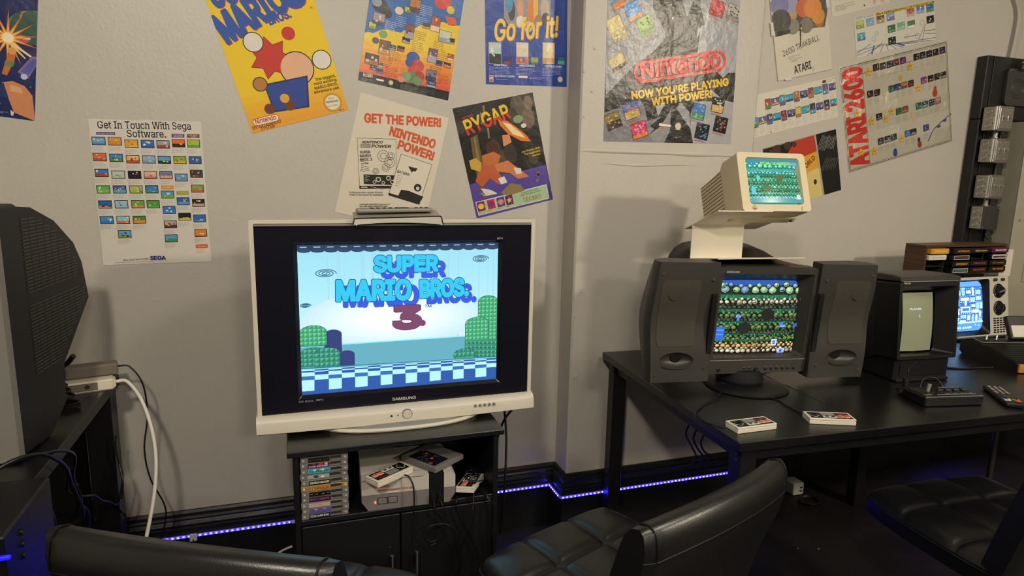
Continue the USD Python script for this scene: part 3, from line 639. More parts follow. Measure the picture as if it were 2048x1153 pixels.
# -- dark fantasy poster, violet ground (figure replaced by plain rocks of its colours)
t, P, fin = poster('dark_fantasy_game_poster', 'tilted black and violet poster with yellow red title right of the column edge', 0.636, 1.222, 13.6, 0.298, 0.386, '#1d1a18', m='glossy_print')
P.crop(660, 170, 3.938); P.scale(1.6, 1.6, 1.35)
tag(t, 'tilted black and violet fantasy poster with yellow and red title above the big TV')
for a, b, r, col in ((1480, 180, .035, '#5a4e3e'), (1560, 260, .03, '#6a5c48'), (1440, 240, .022, '#403830'), (1560, 140, .02, '#756650'), (1350, 620, .04, '#4a4038'), (1420, 540, .03, '#3a322a'), (1600, 560, .025, '#443c32'), (1030, 340, .018, '#3a3430')): P.disc(a, b, r, col, 1, sx=.8, sy=1.2)
P.poly([(1090, 790), (1300, 720), (1500, 680), (1700, 630), (1760, 940), (1150, 1060)], '#57459a', 2)
P.poly([(1105, 420), (1160, 390), (1200, 600), (1205, 830), (1180, 840), (1125, 560)], '#6a5634', 3); P.poly([(1130, 420), (1145, 410), (1190, 640), (1190, 800)], '#8a7448', 4)
for a, b in ((1200, 165), (1235, 330), (1180, 220)): P.poly([(a, b), (a + 14, b - 6), (a + 24, b + 90), (a + 12, b + 92)], '#8a7a58', 3)
g1 = [('#e8c428', 5, 1.0), ('#c23422', 6, 0.48)]
gl = P.text('RYGAR', (1085, 395), (1425, 255), 0.036, '#3a2010', 4, grow=0.0022)
gl = P.text('RYGAR', (1085, 395), (1425, 255), 0.036, '#e6bf28', 5, grow=0.0006)
lo = Polygon([P.q(*a) for a in ((1055, 358), (1410, 214), (1450, 300), (1090, 450))]); P.add(gl.intersection(lo), '#cf3a22', 6)
P.text('TECMO', (1042, 280), (1130, 250), 0.007, '#a03038', 5, grow=0.0002)
P.poly([(1320, 270), (1400, 285), (1480, 340), (1550, 400), (1580, 445), (1500, 440), (1400, 385), (1340, 320)], '#d87a28', 5); P.poly([(1360, 295), (1420, 310), (1500, 375), (1540, 420), (1440, 390)], '#f0d8a8', 6)
P.disc(1480, 270, .014, '#7a9a70', 5, sx=1.3); P.disc(1525, 320, .008, '#d8d0c0', 5, sx=1.3)
for pts, col in (([(1230, 470), (1290, 430), (1340, 480), (1330, 540), (1240, 530)], '#4a2a1c'), ([(1200, 560), (1290, 530), (1340, 560), (1310, 640), (1210, 650)], '#c06a3c'), ([(1190, 640), (1300, 630), (1340, 720), (1390, 770), (1330, 780), (1260, 730), (1200, 800), (1150, 760)], '#b85c34'), ([(1300, 630), (1400, 600), (1480, 660), (1560, 720), (1480, 735), (1420, 690), (1320, 680)], '#cc7a4c'), ([(1360, 400), (1410, 395), (1425, 450), (1370, 480)], '#d89068'), ([(1350, 850), (1420, 780), (1500, 790), (1525, 830), (1400, 870)], '#8a7a50'), ([(1100, 600), (1150, 580), (1190, 620), (1180, 680), (1115, 660)], '#c8a040'), ([(1330, 740), (1370, 725), (1390, 765), (1350, 780)], '#d8dce0'), ([(1450, 655), (1500, 660), (1505, 695), (1470, 700)], '#d8d4cc'), ([(1195, 820), (1260, 830), (1310, 855), (1230, 870)], '#d8d4c8')):
    p = Polygon([P.q(*a) for a in pts]).buffer(0.004).buffer(-0.002); P.add(p, col, 7)
for i, (tx, a, b, e, d) in enumerate((('Join Forces With', 1508, 538, 1655, 498), ('The Legendary', 1530, 556, 1658, 522), ('Warrior', 1594, 566, 1660, 548))): P.text(tx, (a, b), (e, d), 0.0048, '#d8b828', 4)
P.disc(1640, 706, .0078, '#b09a60', 4); P.disc(1640, 706, .0066, '#14110f', 5); P.lines((1625, 745), 3, .008, '#b8b0d0', 4, .0026, .001)
P.add(Polygon([P.q(*a) for a in ((1145, 925), (1705, 782), (1728, 895), (1170, 1032))]), '#d8dccc', 4); P.add(Polygon([P.q(*a) for a in ((1150, 929), (1701, 788), (1722, 891), (1174, 1027))]), '#a8c09a', 5)
for i, (a, b, c1, c2) in enumerate(((1190, 958, '#7a2878', '#e8c428'), (1270, 940, '#c83040', '#7a3888'), (1345, 922, '#4a3a98', '#e0885a'), (1412, 908, '#5a3070', '#e8b040'))):
    k = P.q(a, b); R = affinity.rotate(sbox(k[0] - .0155, k[1] - .0180, k[0] + .0155, k[1] + .0180), 0); P.add(R, '#e0dcc8', 6); P.add(R.buffer(-.001), c1, 7)
    (P.star(a, b, .012, 5, c2, 8) if i == 3 else P.disc(a, b, .010, c2, 8, sx=1.1))
    P.lines((a - 22, b + 55), 1, .013, '#2a3a2a', 6)
P.text('Collect these and', (1512, 860), (1638, 823), 0.0044, '#26301f', 6, bold=False); P.text('other fine games from', (1500, 880), (1660, 836), 0.0044, '#26301f', 6, bold=False); P.text('TECMO', (1520, 924), (1660, 892), 0.0112, '#8a6a30', 6, bold=False)
P.text('ACTION', (1190, 864), (1252, 858), 0.0042, '#e0c850', 8); P.text('GAME', (1205, 878), (1250, 873), 0.0042, '#e0c850', 8)
fin()

# -- big dark poster on the column
t, P, fin = poster('large_shattered_grey_poster', 'large crumpled black and grey poster with red oval logo and yellow slogan', 1.066, 1.502, 1.0, 0.536, 0.76, '#1f1c1b', y=PY, m='crumpled_print')
P.crop(1160, 0, 3.8425); P.scale(1, 1, 1.14)
GS = ['#8c8d94', '#9a9ba2', '#7c7e86', '#a5a5aa']
for i, pts in enumerate((((180, -300), (560, -300), (560, 60), (650, 240), (660, 290), (560, 400), (420, 500), (200, 730)), ((900, -300), (1260, -300), (1230, 560), (1140, 560), (1100, 600), (980, 480), (880, 560), (930, 200), (960, 190), (930, 60)), ((180, 870), (380, 800), (460, 760), (500, 830), (520, 960), (570, 990), (530, 1040), (580, 1110), (170, 1110)), ((1190, 790), (1100, 770), (1010, 690), (1030, 780), (880, 780), (850, 880), (850, 1000), (870, 1110), (1170, 1110)), ((700, 840), (620, 970), (530, 1040), (580, 1110), (640, 1110), (690, 1010)), ((740, 830), (775, 790), (840, 860), (850, 995)), ((510, 935), (630, 895), (500, 1000)), ((580, 815), (655, 800), (600, 890)), ((780, -10), (880, -10), (822, 130)), ((905, 205), (930, 215), (895, 320)))):
    P.poly(pts, GS[i % 4], 1 + 0.1 * i)
for a, b, r in ((700, 35, .003), (712, 140, .003), (640, 420, .002), (560, 880, .002), (740, 1060, .002), (350, 755, .002), (1070, 640, .002)): P.disc(a, b, r, '#d8d4c8', 2.4)
for i, (a, b, w, h, r, cols) in enumerate(((410, 85, .034, .037, 28, ('#3a8ad0', '#d8842c', '#7ab8e0')), (290, 10, .03, .03, 28, ('#4a88c0', '#d07a2c')), (280, 220, .034, .05, 30, ('#c8b870', '#a89850', '#d8d0a8')), (505, 200, .034, .04, 30, ('#8ab838', '#6a9030', '#484848')), (290, 480, .036, .03, 32, ('#b8a860', '#302a20', '#d0a850')), (1055, 65, .034, .034, -12, ('#c03030', '#b04038', '#d08080')), (1185, 100, .034, .034, -12, ('#a8a49c', '#888480', '#484440')), (395, 850, .036, .036, 20, ('#3a58b0', '#c8a040', '#d85a58', '#8aa838')), (255, 930, .034, .036, 22, ('#7a6a30', '#28221c', '#d07828', '#c8b078')), (455, 1000, .036, .036, 18, ('#c8285a', '#d88030', '#e0a0b0')), (912, 860, .030, .036, -8, ('#3a78c0', '#4a9048', '#7ab0e0')), (1060, 810, .030, .034, -8, ('#141210', '#d0a860', '#d8d0c0')), (938, 1012, .032, .036, -10, ('#0c1014', '#16202a', '#5a90b0')), (1080, 960, .032, .036, -10, ('#160e0e', '#1c1414', '#b05048', '#a89888')))):
    k = P.q(a, b)
    w, h = w * 1.72, h * 1.55
    A = lambda g: affinity.rotate(g, r, origin=tuple(k))
    P.add(A(rrect(k[0] - w / 2 - .0015, k[1] - h / 2 - .0015, k[0] + w / 2 + .0015, k[1] + h / 2 + .0015, .004)), '#161414', 3)
    P.add(A(rrect(k[0] - w / 2, k[1] - h / 2, k[0] + w / 2, k[1] + h / 2, .004)), cols[0], 4)
    P.add(A(sbox(k[0] - w / 2 + .001, k[1] - h / 2 + .001, k[0] + w / 2 - .001, k[1] - h * rg.uniform(.0, .25))), cols[1], 5)
    for j in range(14):
        u, v = rg.uniform(-.42, .3), rg.uniform(-.42, .34); P.add(A(sbox(k[0] + u * w, k[1] + v * h, k[0] + (u + .12) * w, k[1] + (v + .09) * h)), cols[2 + j % max(1, len(cols) - 2)] if len(cols) > 2 else cols[1], 6)
    P.add(A(sbox(k[0] - w / 2, k[1] - h / 2 - .007, k[0] + w * .2, k[1] - h / 2 - .0055)), '#b04a44', 3); P.add(A(sbox(k[0] - w / 2, k[1] - h / 2 - .010, k[0] + w * .4, k[1] - h / 2 - .009)), '#4a4a50', 3)
a, b = P.q(485, 555), P.q(1055, 470)
ov = LineString([a, b]).buffer(0.0375, quad_segs=10); P.add(ov.difference(ov.buffer(-0.0105)), '#d8392c', 7)
P.text('Nintendo', (473, 605), (1080, 507), 0.047, '#d8392c', 8, grow=0.0016)
P.text("NOW YOU'RE PLAYING", (398, 762), (1140, 655), 0.0215, '#e3ba1e', 8, grow=0.0012)
P.text('WITH POWER!', (553, 812), (1012, 745), 0.0215, '#e3ba1e', 8, grow=0.0012)
pill(P, (612, 958), (690, 968), .005, '#b8402e', 7, .001); P.lines((600, 985), 3, .03, '#c8943a', 7, .0035, .0015); P.star(752, 972, .0145, 24, '#b0a478', 7, .9); P.disc(752, 972, .0105, '#d6d0b8', 8)
fin()

# -- painted space poster, far left
t, P, fin = poster('space_painting_poster', 'dark blue space painting poster cut by the left edge of the picture', -0.672 - 0.30 * math.cos(math.radians(-6.5)), 1.502 - 0.30 * math.sin(math.radians(-6.5)), -6.5, 0.30, 0.45, '#202a5e', m='glossy_print')
P.crop(0, 0, 2.8444); P.scale(1, 1, 1)
for i in range(60):
    P.rect(*(lambda u, v: (u, v, u + .0016, v + .0016))(rg.uniform(.02, .29), rg.uniform(.02, .44)), '#a8b0d8', 1)
for a, b, r, col in ((180, 160, .046, '#3a5a50'), (110, 130, .022, '#58806c'), (150, 110, .022, '#6a927c'), (200, 110, .022, '#5e8872'), (220, 220, .020, '#527a68'), (190, 150, .016, '#84a890'), (120, 150, .014, '#88a890'), (230, 150, .014, '#74987f'), (170, 200, .012, '#3a5a50')): P.disc(a, b, r, col, 2 + r, sx=1.1)
P.disc(130, 222, .017, '#c85a50', 3.2, sy=.6); P.disc(135, 215, .013, '#e8d8c8', 3.4, sx=1.3, sy=.3)
P.poly([(110, 100), (125, 65), (155, 62), (130, 75), (125, 100)], '#c87848', 3)
P.star(45, 215, .075, 14, '#d8742c', 3.5, .25); P.star(45, 215, .045, 14, '#f0c060', 3.6, .3); P.disc(45, 215, .014, '#f8e8c0', 3.7)
P.poly([(50, 225), (215, 345), (205, 350), (60, 250)], '#f0d8a0', 3.6); P.poly([(50, 225), (150, 335), (140, 335), (45, 245)], '#f0c870', 3.6)
P.poly([(60, 290), (90, 300), (85, 340), (40, 430), (10, 420), (30, 350)], '#c87038', 4); P.disc(68, 290, .010, '#d8a060', 4.1); P.poly([(35, 345), (85, 350), (75, 380), (25, 375)], '#68884a', 4.2)
P.poly([(180, 320), (235, 330), (160, 450), (100, 410)], '#8a6a9a', 4); P.poly([(190, 335), (225, 340), (160, 430), (118, 405)], '#5a5aa8', 4.1); P.disc(137, 437, .008, '#b8c8e8', 4.2)
P.poly([(10, 470), (70, 460), (140, 490), (185, 545), (200, 690), (80, 640), (40, 540)], '#d08a60', 4); P.poly([(60, 480), (120, 500), (130, 530), (60, 520)], '#e0a880', 4.1); P.poly([(60, 625), (80, 640), (75, 660), (62, 655)], '#d8d4cc', 4)
P.poly([(0, 480), (20, 470), (50, 560), (0, 545)], '#2a3a68', 4.2); P.lines((2, 635), 2, .02, '#a8b0d0', 4.3)
fin()

# -- folded booklet with plastic sleeve ("2600 trakball")
t, P, fin = poster('white_booklet_poster', 'white leaflet with grey and orange painting above thin lettering, beside the conduit wall', 1.885, 1.771, 13.7, 0.272, 0.36, '#cfcab9', thick=0.004, gap=0.005, m='glossy_print', tape=((-.004, .20, .014, .05, 0), (.276, .27, .014, .06, 0), (.05, .0, .03, .012, 0)))
tag(t, 'white leaflet with a painting of grey cloth above thin slanted lettering')
P.crop(1500, 0, 3.737); P.scale(1.6, 1.6, 1.8)
P.poly([(130, -300), (640, -300), (560, 200), (440, 215), (190, 278)], '#5a5852', 1)
for a, b, r, col in ((220, 40, .04, '#7a78a8'), (300, 30, .035, '#9a98b8'), (400, 60, .035, '#c86a48'), (470, 60, .04, '#d88a48'), (510, 120, .03, '#c89048'), (300, 110, .03, '#b8986a'), (230, 160, .045, '#4a4844'), (320, 200, .03, '#8a8678'), (420, 190, .03, '#7c786c'), (520, 165, .02, '#b06a38'), (250, 110, .02, '#6a6860')): P.disc(a, b, r, col, 1.1 + r, sx=1.1)
P.poly([(187, 245), (300, 218), (300, 245), (192, 278)], '#2c2a26', 2.2); P.poly([(370, 180), (385, 180), (380, 350), (374, 345)], '#4a463c', 2.2); P.disc(383, 211, .004, '#d8c078', 3)
for i in range(24): P.rect(.004 + i * .011, 0.02, .0044 + i * .011, .19, '#b8b4a4', 1.05)
for i in range(16): P.rect(0.004, .02 + i * .011, .26, .0204 + i * .011, '#b8b4a4', 1.05)
P.text('2600 TRAKBALL', (250, 425), (522, 298), 0.013, '#4a4842', 2, bold=False)
for i in range(5): P.lines((285 + i * 5, 430 + i * 9), 1, .052, '#6a675e', 2, seed=i)
P.text('ATARI', (333, 552), (460, 510), 0.0165, '#23221f', 2); P.lines((465, 505), 4, .006, '#6a675e', 2, .003)
fin()

t, P, fin = poster('white_cartridge_leaflet', 'white leaflet with two rows of small box pictures and screens left of the silver poster', 1.762, 1.537, 13.8, 0.462, 0.165, '#d2cdbf', m='paper_print')
P.crop(1500, 0, 3.737); P.scale(2.7, 2.0, 1)
pal = ['#a8483a', '#3a4a78', '#4a8a58', '#5a98a8', '#6a5a98', '#2a3a58', '#8a4a58', '#3a3a48', '#b07a48', '#c8b84a', '#38a0c0', '#7a3a38']
for r_, (x0, y0, dx, dy, n) in enumerate(((135, 778, 53.5, -14, 10), (40, 918, 53.5, -13.4, 12))):
    for i in range(n):
        a, b = x0 + i * dx, y0 + i * dy
        if i % 2 == r_ % 2 if r_ == 0 else i % 2 == 0: shot(P, a, b, .0105, .0205, '#3a3430', (pal[(i * 5 + r_ * 3) % 12], pal[(i * 7 + 2) % 12], '#d8ccb8'), lv=2, seed=i + 90)
        else: shot(P, a, b - 4, .0145, .0145, '#1a1a1a', (pal[(i * 3 + 1) % 12], pal[(i * 5 + 4) % 12], '#c8d0a8'), lv=2, rnd=.003, seed=i + 120)
        P.lines((a - 22, b + 48), 5, .010, '#8c887c', 2, .0034, .001, seed=i)
shot(P, 555, 610, .007, .005, '#2a2420', ('#6a3a28',)); P.lines((575, 600), 2, .018, '#6a665c', 2, .003); P.disc(157, 990, .003, '#c03a28', 2)
fin()

t, P, fin = poster('keyboard_leaflet', 'wide white leaflet with yellow headline strip and blue line drawing', 2.277, 1.889, 14.3, 0.443, 0.160, '#cccabf', m='glossy_print')
P.crop(1500, 0, 3.737); P.scale(2.05, 1.5, 1.9)
P.poly([(935, 98), (1383, 3), (1383, 22), (937, 120)], '#d8bc2c', 1); P.text('HAS A SURPRISING EFFECT ON YOUR TELEVISION', (942, 117), (1376, 24), 0.0058, '#2a2a22', 2); P.text('HEART NETWORK', (790, 150), (925, 122), 0.005, '#7a8ab0', 2, bold=False)
for i, (a, b, c1, c2) in enumerate(((822, 185, '#b8c060', '#8a9a48'), (898, 165, '#7aa0c8', '#88a8d0'), (975, 145, '#6a5a38', '#a89868'), (1050, 125, '#8a98c8', '#6a78a8'), (1200, 92, '#a85a58', '#c8a8a0'), (1273, 72, '#5a7ab0', '#8aa8d0'), (1345, 60, '#3a68a8', '#4a9058'), (1058, 215, '#3a6a50', '#4a8a60'), (1130, 195, '#78a890', '#98b8a0'), (1205, 182, '#4a7a5a', '#d8e0d0'), (1347, 145, '#1c1c1e', '#38383a'), (832, 275, '#58a0b8', '#4a78b0'), (1062, 305, '#22221f', '#3a3a34'))):
    shot(P, a, b, .0205, .0205, '#4a4a44', (c1, c2, '#c8d0b8'), lv=2, seed=i + 150, th=.0008)
for a, b, e, d in ((800, 385, 990, 330), (800, 415, 1010, 330), (800, 400, 900, 330), (1010, 330, 1390, 300), (1010, 340, 1390, 280), (1030, 330, 1250, 320), (990, 320, 870, 420), (1000, 330, 960, 420), (1020, 330, 1040, 400), (1040, 330, 1130, 390), (1060, 330, 1200, 370), (1260, 300, 1300, 200), (1290, 300, 1310, 180), (1310, 230, 1390, 220), (1310, 250, 1390, 250), (1150, 280, 1260, 260)):
    P.add(LineString([P.q(a, b), P.q(e, d)]).buffer(.0009), '#2a3a80' if (a + d) % 3 else '#2a2a2a', 2.5)
P.poly([(905, 405), (925, 340), (932, 340), (915, 405)], '#2a4aa0', 2.6); P.poly([(1100, 325), (1160, 335), (1150, 345), (1095, 330)], '#2a4aa0', 2.6); P.star(1015, 265, .009, 6, '#d8c070', 2.6)
for a, b, r in ((1290, 170, .012), (1250, 270, .012), (1175, 270, .009), (925, 290, .010), (945, 250, .008)): P.add(Point(*P.q(a, b)).buffer(r).difference(Point(*P.q(a, b)).buffer(r - .001)), '#3a4a80', 2.6)
fin()

t, P, fin = poster('leaflet_with_small_print', 'white leaflet cut by the top edge of the picture above the yellow headline strip', 2.128, 2.036, 16.3, 0.303, 0.2, '#cdc8ba', m='glossy_print')
P.crop(1500, 0, 3.737); P.scale(1.6, 1.6, 1.6)
for i in range(5): P.lines((635 + i, 50 + i * 9), 1, .085, '#5a574e', 2, .0034, .0012, seed=i)
P.text('PLAY', (670, 5), (760, -18), .02, '#3a3834', 2, bold=False); P.disc(855, 40, .004, '#7a3a30', 2)
for a, b in ((930, 10), (990, 0)): P.add(Point(*P.q(a, b)).buffer(.012).difference(Point(*P.q(a, b)).buffer(.011)), '#a05a58', 2); P.disc(a, b, .006, '#c88a80', 2)
fin()

t, P, fin = poster('red_black_game_leaflet', 'red, yellow and black leaflet half hidden behind the beige monitor', 1.905, 1.250, 14.2, 0.377, 0.262, '#161416', m='glossy_print')
P.crop(1500, 0, 3.737); P.scale(1, 1, 1.6)
P.poly([(90, 1105), (640, 962), (645, 975), (100, 1118)], '#8a877e', 1)
P.poly([(330, 1060), (480, 1010), (520, 1400), (400, 1500), (200, 1500), (150, 1300), (250, 1200)], '#b83a26', 1.2); P.poly([(380, 1180), (500, 1130), (560, 1500), (300, 1500)], '#d8a034', 1.3); P.poly([(430, 1290), (520, 1250), (560, 1500), (420, 1500)], '#d8c47a', 1.4)
for a, b, r in ((200, 1120, .02), (280, 1090, .018), (160, 1140, .014), (330, 1080, .012)): P.disc(a, b, r, '#4a3228', 1.25)
P.poly([(478, 1000), (490, 998), (560, 1480), (545, 1480)], '#a8a498', 2); P.poly([(490, 998), (640, 960), (720, 1400), (560, 1450)], '#141316', 2)
P.text('WORLD', (395, 1290), (490, 1185), .012, '#5a2018', 2.2); P.disc(488, 1360, .008, '#3a2018', 2.2, sy=1.4)
for i in range(12): P.add(LineString([P.q(500 + i * 11, 1120 - i * 2 + (i * 37 % 17)), P.q(545 + i * 9, 1010 + (i * 23 % 19))]).buffer(.0008), '#a8a69c', 3)
for i in range(8): P.add(LineString([P.q(530 + i * 15, 1280 - i * 3), P.q(570 + i * 12, 1180)]).buffer(.0008), '#77756e', 3)
fin()

# -- silver foil poster
t, P, fin = poster('silver_foil_game_poster', 'wrinkled silver foil poster with big red sideways lettering and yellow stars', 2.302, 1.414, 14.8, 0.605, 0.446, '#bab5a5', m='foil_print')
P.crop(1500, 0, 3.737); P.scale(1.2, 1.04, 1)
fr = sbox(.006, .006, .599, .440); P.add(fr.exterior.buffer(.0012), '#4a4842', 1); P.add(sbox(.012, .012, .593, .434).exterior.buffer(.0008), '#5a584f', 1); P.add(sbox(.012, .398, .593, .434).exterior.buffer(.0008), '#6a685f', 1)
P.rect(.0, .395, .605, .398, '#8a877a', 1); P.rect(.120, .012, .122, .434, '#55534b', 1.1)
RED = '#c8342a'
g = glyphs('ATARI 2600', True); x0, y0, x1, y1 = g.bounds
g = affinity.affine_transform(g, [.412 / (x1 - x0), 0, 0, .094, 0, 0]); g = affinity.rotate(g, 90, origin=(0, 0)); g = affinity.translate(g, .112, .016); P.add(g.buffer(.0036, join_style=2), RED, 2)
def ptrow(pts, lv=3):
    for i, (a, b, c1, c2) in enumerate(pts): shot(P, a, b, .0285, .0265, '#16151a', (c1, c2, '#b8b0a8'), lv=lv, rnd=.004, seed=i + int(a)); P.lines((a - 20, b + 34), 1, .02, '#4a4840', 2, .003, .0014, seed=i); P.lines((a - 20, b + 50), 6, .022, '#8e8a7e', 2, .0042, .0011, seed=i)
D1, D2 = '#15141a', '#241c22'
ptrow(((942, 503, D1, '#5a2a28'), (993, 493, D1, '#38383c'), (1044, 480, '#1c2448', '#2a3a68'), (1090, 466, '#7a2838', '#4a2030'), (1142, 452, '#4a2868', '#7a3a78'), (1243, 425, D1, D2), (1290, 412, D1, '#2a3a40'), (1338, 402, D1, D2), (1387, 390, D1, '#3a2028'), (1437, 375, '#2a2458', '#4a2a58')))
ptrow(((898, 702, D1, '#4a2a20'), (950, 692, D1, '#3a3028'), (1058, 663, '#1c5a4a', '#2a7a60'), (1104, 650, '#22306a', '#3a4a88'), (1152, 637, '#b86a38', '#6a3a28'), (1202, 624, D1, '#882828'), (1298, 600, '#7a3a80', '#a05a90'), (1350, 586, D1, '#5a2028'), (1398, 572, D1, D2), (1446, 560, D1, '#8a8880')))
ptrow(((965, 872, D1, '#5a5a58'), (1112, 832, '#2a5a40', '#3a7a50'), (1160, 818, '#7a4a28', '#a06a38'), (1260, 792, '#1a6a58', '#2a8068'), (1308, 780, '#1a4a48', '#8aa8a0'), (1357, 766, '#22304a', '#4a5a70'), (1405, 752, '#c08a80', '#a86860')))
ptrow(((978, 1055, '#1a2030', '#3a4a60'), (1028, 1040, D1, '#8a8880'), (1075, 1025, '#1a3a30', '#2a5a48'), (1178, 998, '#3a70b8', '#4a88c8'), (1222, 986, D1, '#8a8a88'), (1316, 955, '#2a3488', '#3a4898')))
for a, b in ((882, 540), (1195, 498), (1255, 658), (908, 908), (1010, 892), (1055, 835), (1130, 1040), (928, 1135), (800, 850), (828, 1140)):
    P.star(a, b, .0215, 5, '#c9962a', 5, .5); P.star(a, b, .0195, 5, '#d9ab36', 6, .5); P.text('NEW', (a - 11, b + 3), (a + 11, b - 2), .0045, '#6a4010', 7)
for a, b, r, col in ((1125, 585, .010, '#c8a038'), (1382, 695, .014, '#b03a28'), (1383, 660, .008, '#b03a28'), (1452, 778, .009, '#d0ccbc'), (1000, 700, .009, '#c8a878'), (1215, 860, .010, '#c8b088'), (1222, 900, .006, '#c8b088'), (1268, 1080, .012, '#a8382a'), (1262, 1045, .008, '#2a2848'), (1085, 1130, .010, '#2a4a98'), (1085, 1145, .012, '#2a4a98')): P.disc(a, b, r, col, 5, sy=1.25)
P.add(LineString([P.q(1330, 1055), P.q(1370, 970), P.q(1430, 910), P.q(1505, 848)]).buffer(.0016), '#3a3468', 6); P.disc(1410, 945, .011, '#4a4488', 6, sy=.6); P.disc(1455, 900, .011, '#4a4488', 6, sy=.6)
fin()
def xf(mb, M4):
    mb.v = [v @ M4[:3, :3].T + M4[:3, 3] for v in mb.v]; return mb
MB.xf = xf
def T4(loc=(0, 0, 0), R=None):
    m = np.eye(4); m[:3, 3] = loc
    if R is not None: m[:3, :3] = R
    return m
def cable_part(pts, r, m='black_rubber', parent=None, name='cable', n=7):
    return MB().tube(pts, r, n).build(name, m, parent, smooth=60)

# ---------------------------------------------------------------- TV stand
SX0, SX1, SY0, SY1, SZ = -0.025, 0.557, 1.655, 2.06, 0.672
t = thing('tv_stand', 'black TV stand with open shelf above two doors, under the big silver TV', 'TV stand', (0.266, 1.86, 0))
L = lambda x, y, z: (x - 0.266, y - 1.86, z)
bx = lambda x0, x1, y0, y1, z0, z1, b=0.0015: MB().box(L((x0 + x1) / 2, (y0 + y1) / 2, (z0 + z1) / 2), (x1 - x0, y1 - y0, z1 - z0), b)
bx(SX0, SX1, SY0, SY1, SZ - 0.015, SZ, .002).build('top', 'black_laminate', t)
bx(-0.012, 0.003, SY0 + .012, SY1, 0, SZ - .0152).build('side_panel', 'cabinet_black', t)
bx(0.529, 0.544, SY0 + .012, SY1, 0, SZ - .0152).build('side_panel', 'cabinet_black', t)
SH = 0.474
bx(0.0032, 0.5288, SY0 + .012, SY1 - .006, SH - .015, SH).build('shelf', 'cabinet_black', t)
bx(0.0032, 0.5288, SY1 - .006, SY1 - .001, 0.02, SZ - .0155).build('back_panel', 'cabinet_black', t)
bx(0.0032, 0.5288, SY0 + .03, SY1 - .007, 0.03, 0.045).build('bottom_panel', 'cabinet_black', t)
for x0, x1, hx in ((0.0045, 0.2625, 0.236), (0.2655, 0.5275, 0.304)):
    d = bx(x0, x1, SY0 + .013, SY0 + .028, 0.035, SH - .020, .0015).build('door', 'cabinet_black', t)
    h = MB()
    h.cyl(L(hx, SY0 - .012, 0.245), L(hx, SY0 - .012, 0.347), 0.0048)
    for z in (0.265, 0.327): h.cyl(L(hx, SY0 - .012, z), L(hx, SY0 + .0125, z), 0.0035, n=12)
    h.build('handle', 'chrome', d)

# ---------------------------------------------------------------- the big silver television
TX, TY, TZ = 0.2925, 1.783, SZ
t = thing('television', 'wide silver and black CRT television showing a game title, on the black stand', 'television', (TX, TY, TZ))
fr = 0.3885; Z0, Z1 = 0.014, 0.583
def ringbox(x0, x1, z0, z1, y, r=0.006, q=4):
    p = np.array(rrect(x0, z0, x1, z1, r, q).exterior.coords)[:-1]; return np.stack([p[:, 0], np.full(len(p), y), p[:, 1]], 1)
pc = [at_y(480 + a / 2.453, 420 + b / 2.453, TY + 0.012) - np.array([TX, 0, TZ]) for a, b in ((286, 170), (1270, 165), (1252, 832), (298, 906))]
gx0, gx1 = (pc[0][0] + pc[3][0]) / 2, (pc[1][0] + pc[2][0]) / 2; gz1, gz0 = (pc[0][2] + pc[1][2]) / 2, (pc[2][2] + pc[3][2]) / 2
# silver outer shell of the front
mb = MB(); outer = rrect(-fr, Z0, fr, Z1, .006); inner = rrect(-fr + .011, Z0, fr - .011, Z1 - .010, .004)
mb.prism(outer.difference(inner), -0.002, 0.05, XZat(0, 0.05, 0))
mb.build('silver_frame', 'silver_plastic', t)
face = rrect(-fr + .0112, 0.03, fr - .0112, Z1 - .0175, .004); hole = rrect(gx0 - .010, gz0 - .010, gx1 + .010, gz1 + .008, .004)
MB().prism(face.difference(hole), 0, 0.04, XZat(0, 0.044, 0)).build('front_bezel', 'gloss_black', t)
MB().box((0, 0.008, Z1 - .0142), (2 * fr - .024, .02, .0055), .001).build('top_rail', 'silver_grey', t)
mb = MB(); mb.loft([ringbox(gx0 - .010, gx1 + .010, gz0 - .010, gz1 + .008, 0.003, .004), ringbox(gx0 - .001, gx1 + .001, gz0 - .001, gz1 + .001, 0.0115, .003), ringbox(gx0 - .001, gx1 + .001, gz0 - .001, gz1 + .001, 0.03, .003)], cap=False)
mb.build('screen_rim', 'gloss_black', t)
# lower silver panel, swelling forward
rings = []
for i, x in enumerate(np.linspace(-fr - .004, fr + .004, 25)):
    u = x / fr; e = .02 + .012 * (1 - u * u); top = 0.058 - .006 * (1 - u * u) * 0
    rings.append([[x, 0.04, 0.012], [x, -e + .012, 0.008], [x, -e, 0.014], [x, -e + .002, top - .016], [x, -e + .010, top - .005], [x, 0.002, top], [x, 0.04, top]])
pn = MB().loft(rings).build('lower_panel', 'silver_plastic', t, smooth=40)
kn = MB().lathe([(0.0, .0035), (.0105, .0035), (.0125, .002), (.0125, -.004)], 28, (-.014 + .02, -.0302, .036), R=rot(0, PI / 2)); kn.build('power_button', 'silver_plastic', t)
MB().lathe([(.0135, .001), (.0145, .0015), (.0150, 0), (.0150, -.004)], 28, (.006, -.0302, .036), R=rot(0, PI / 2)).build('button_ring', 'silver_grey', t)
for k in range(5): MB().lathe([(0, .003), (.0035, .003), (.0042, .0015), (.0042, -.003)], 16, (.207 + k * .0142, -.0275, .040), R=rot(0, PI / 2)).build('control_button', 'silver_grey', t)
for x in (-.038, -.020): MB().cyl((x, -.0295, .036), (x, -.034, .036), .0024 if x < -.03 else .0014, n=12).build('sensor_window', 'black_plastic', t)
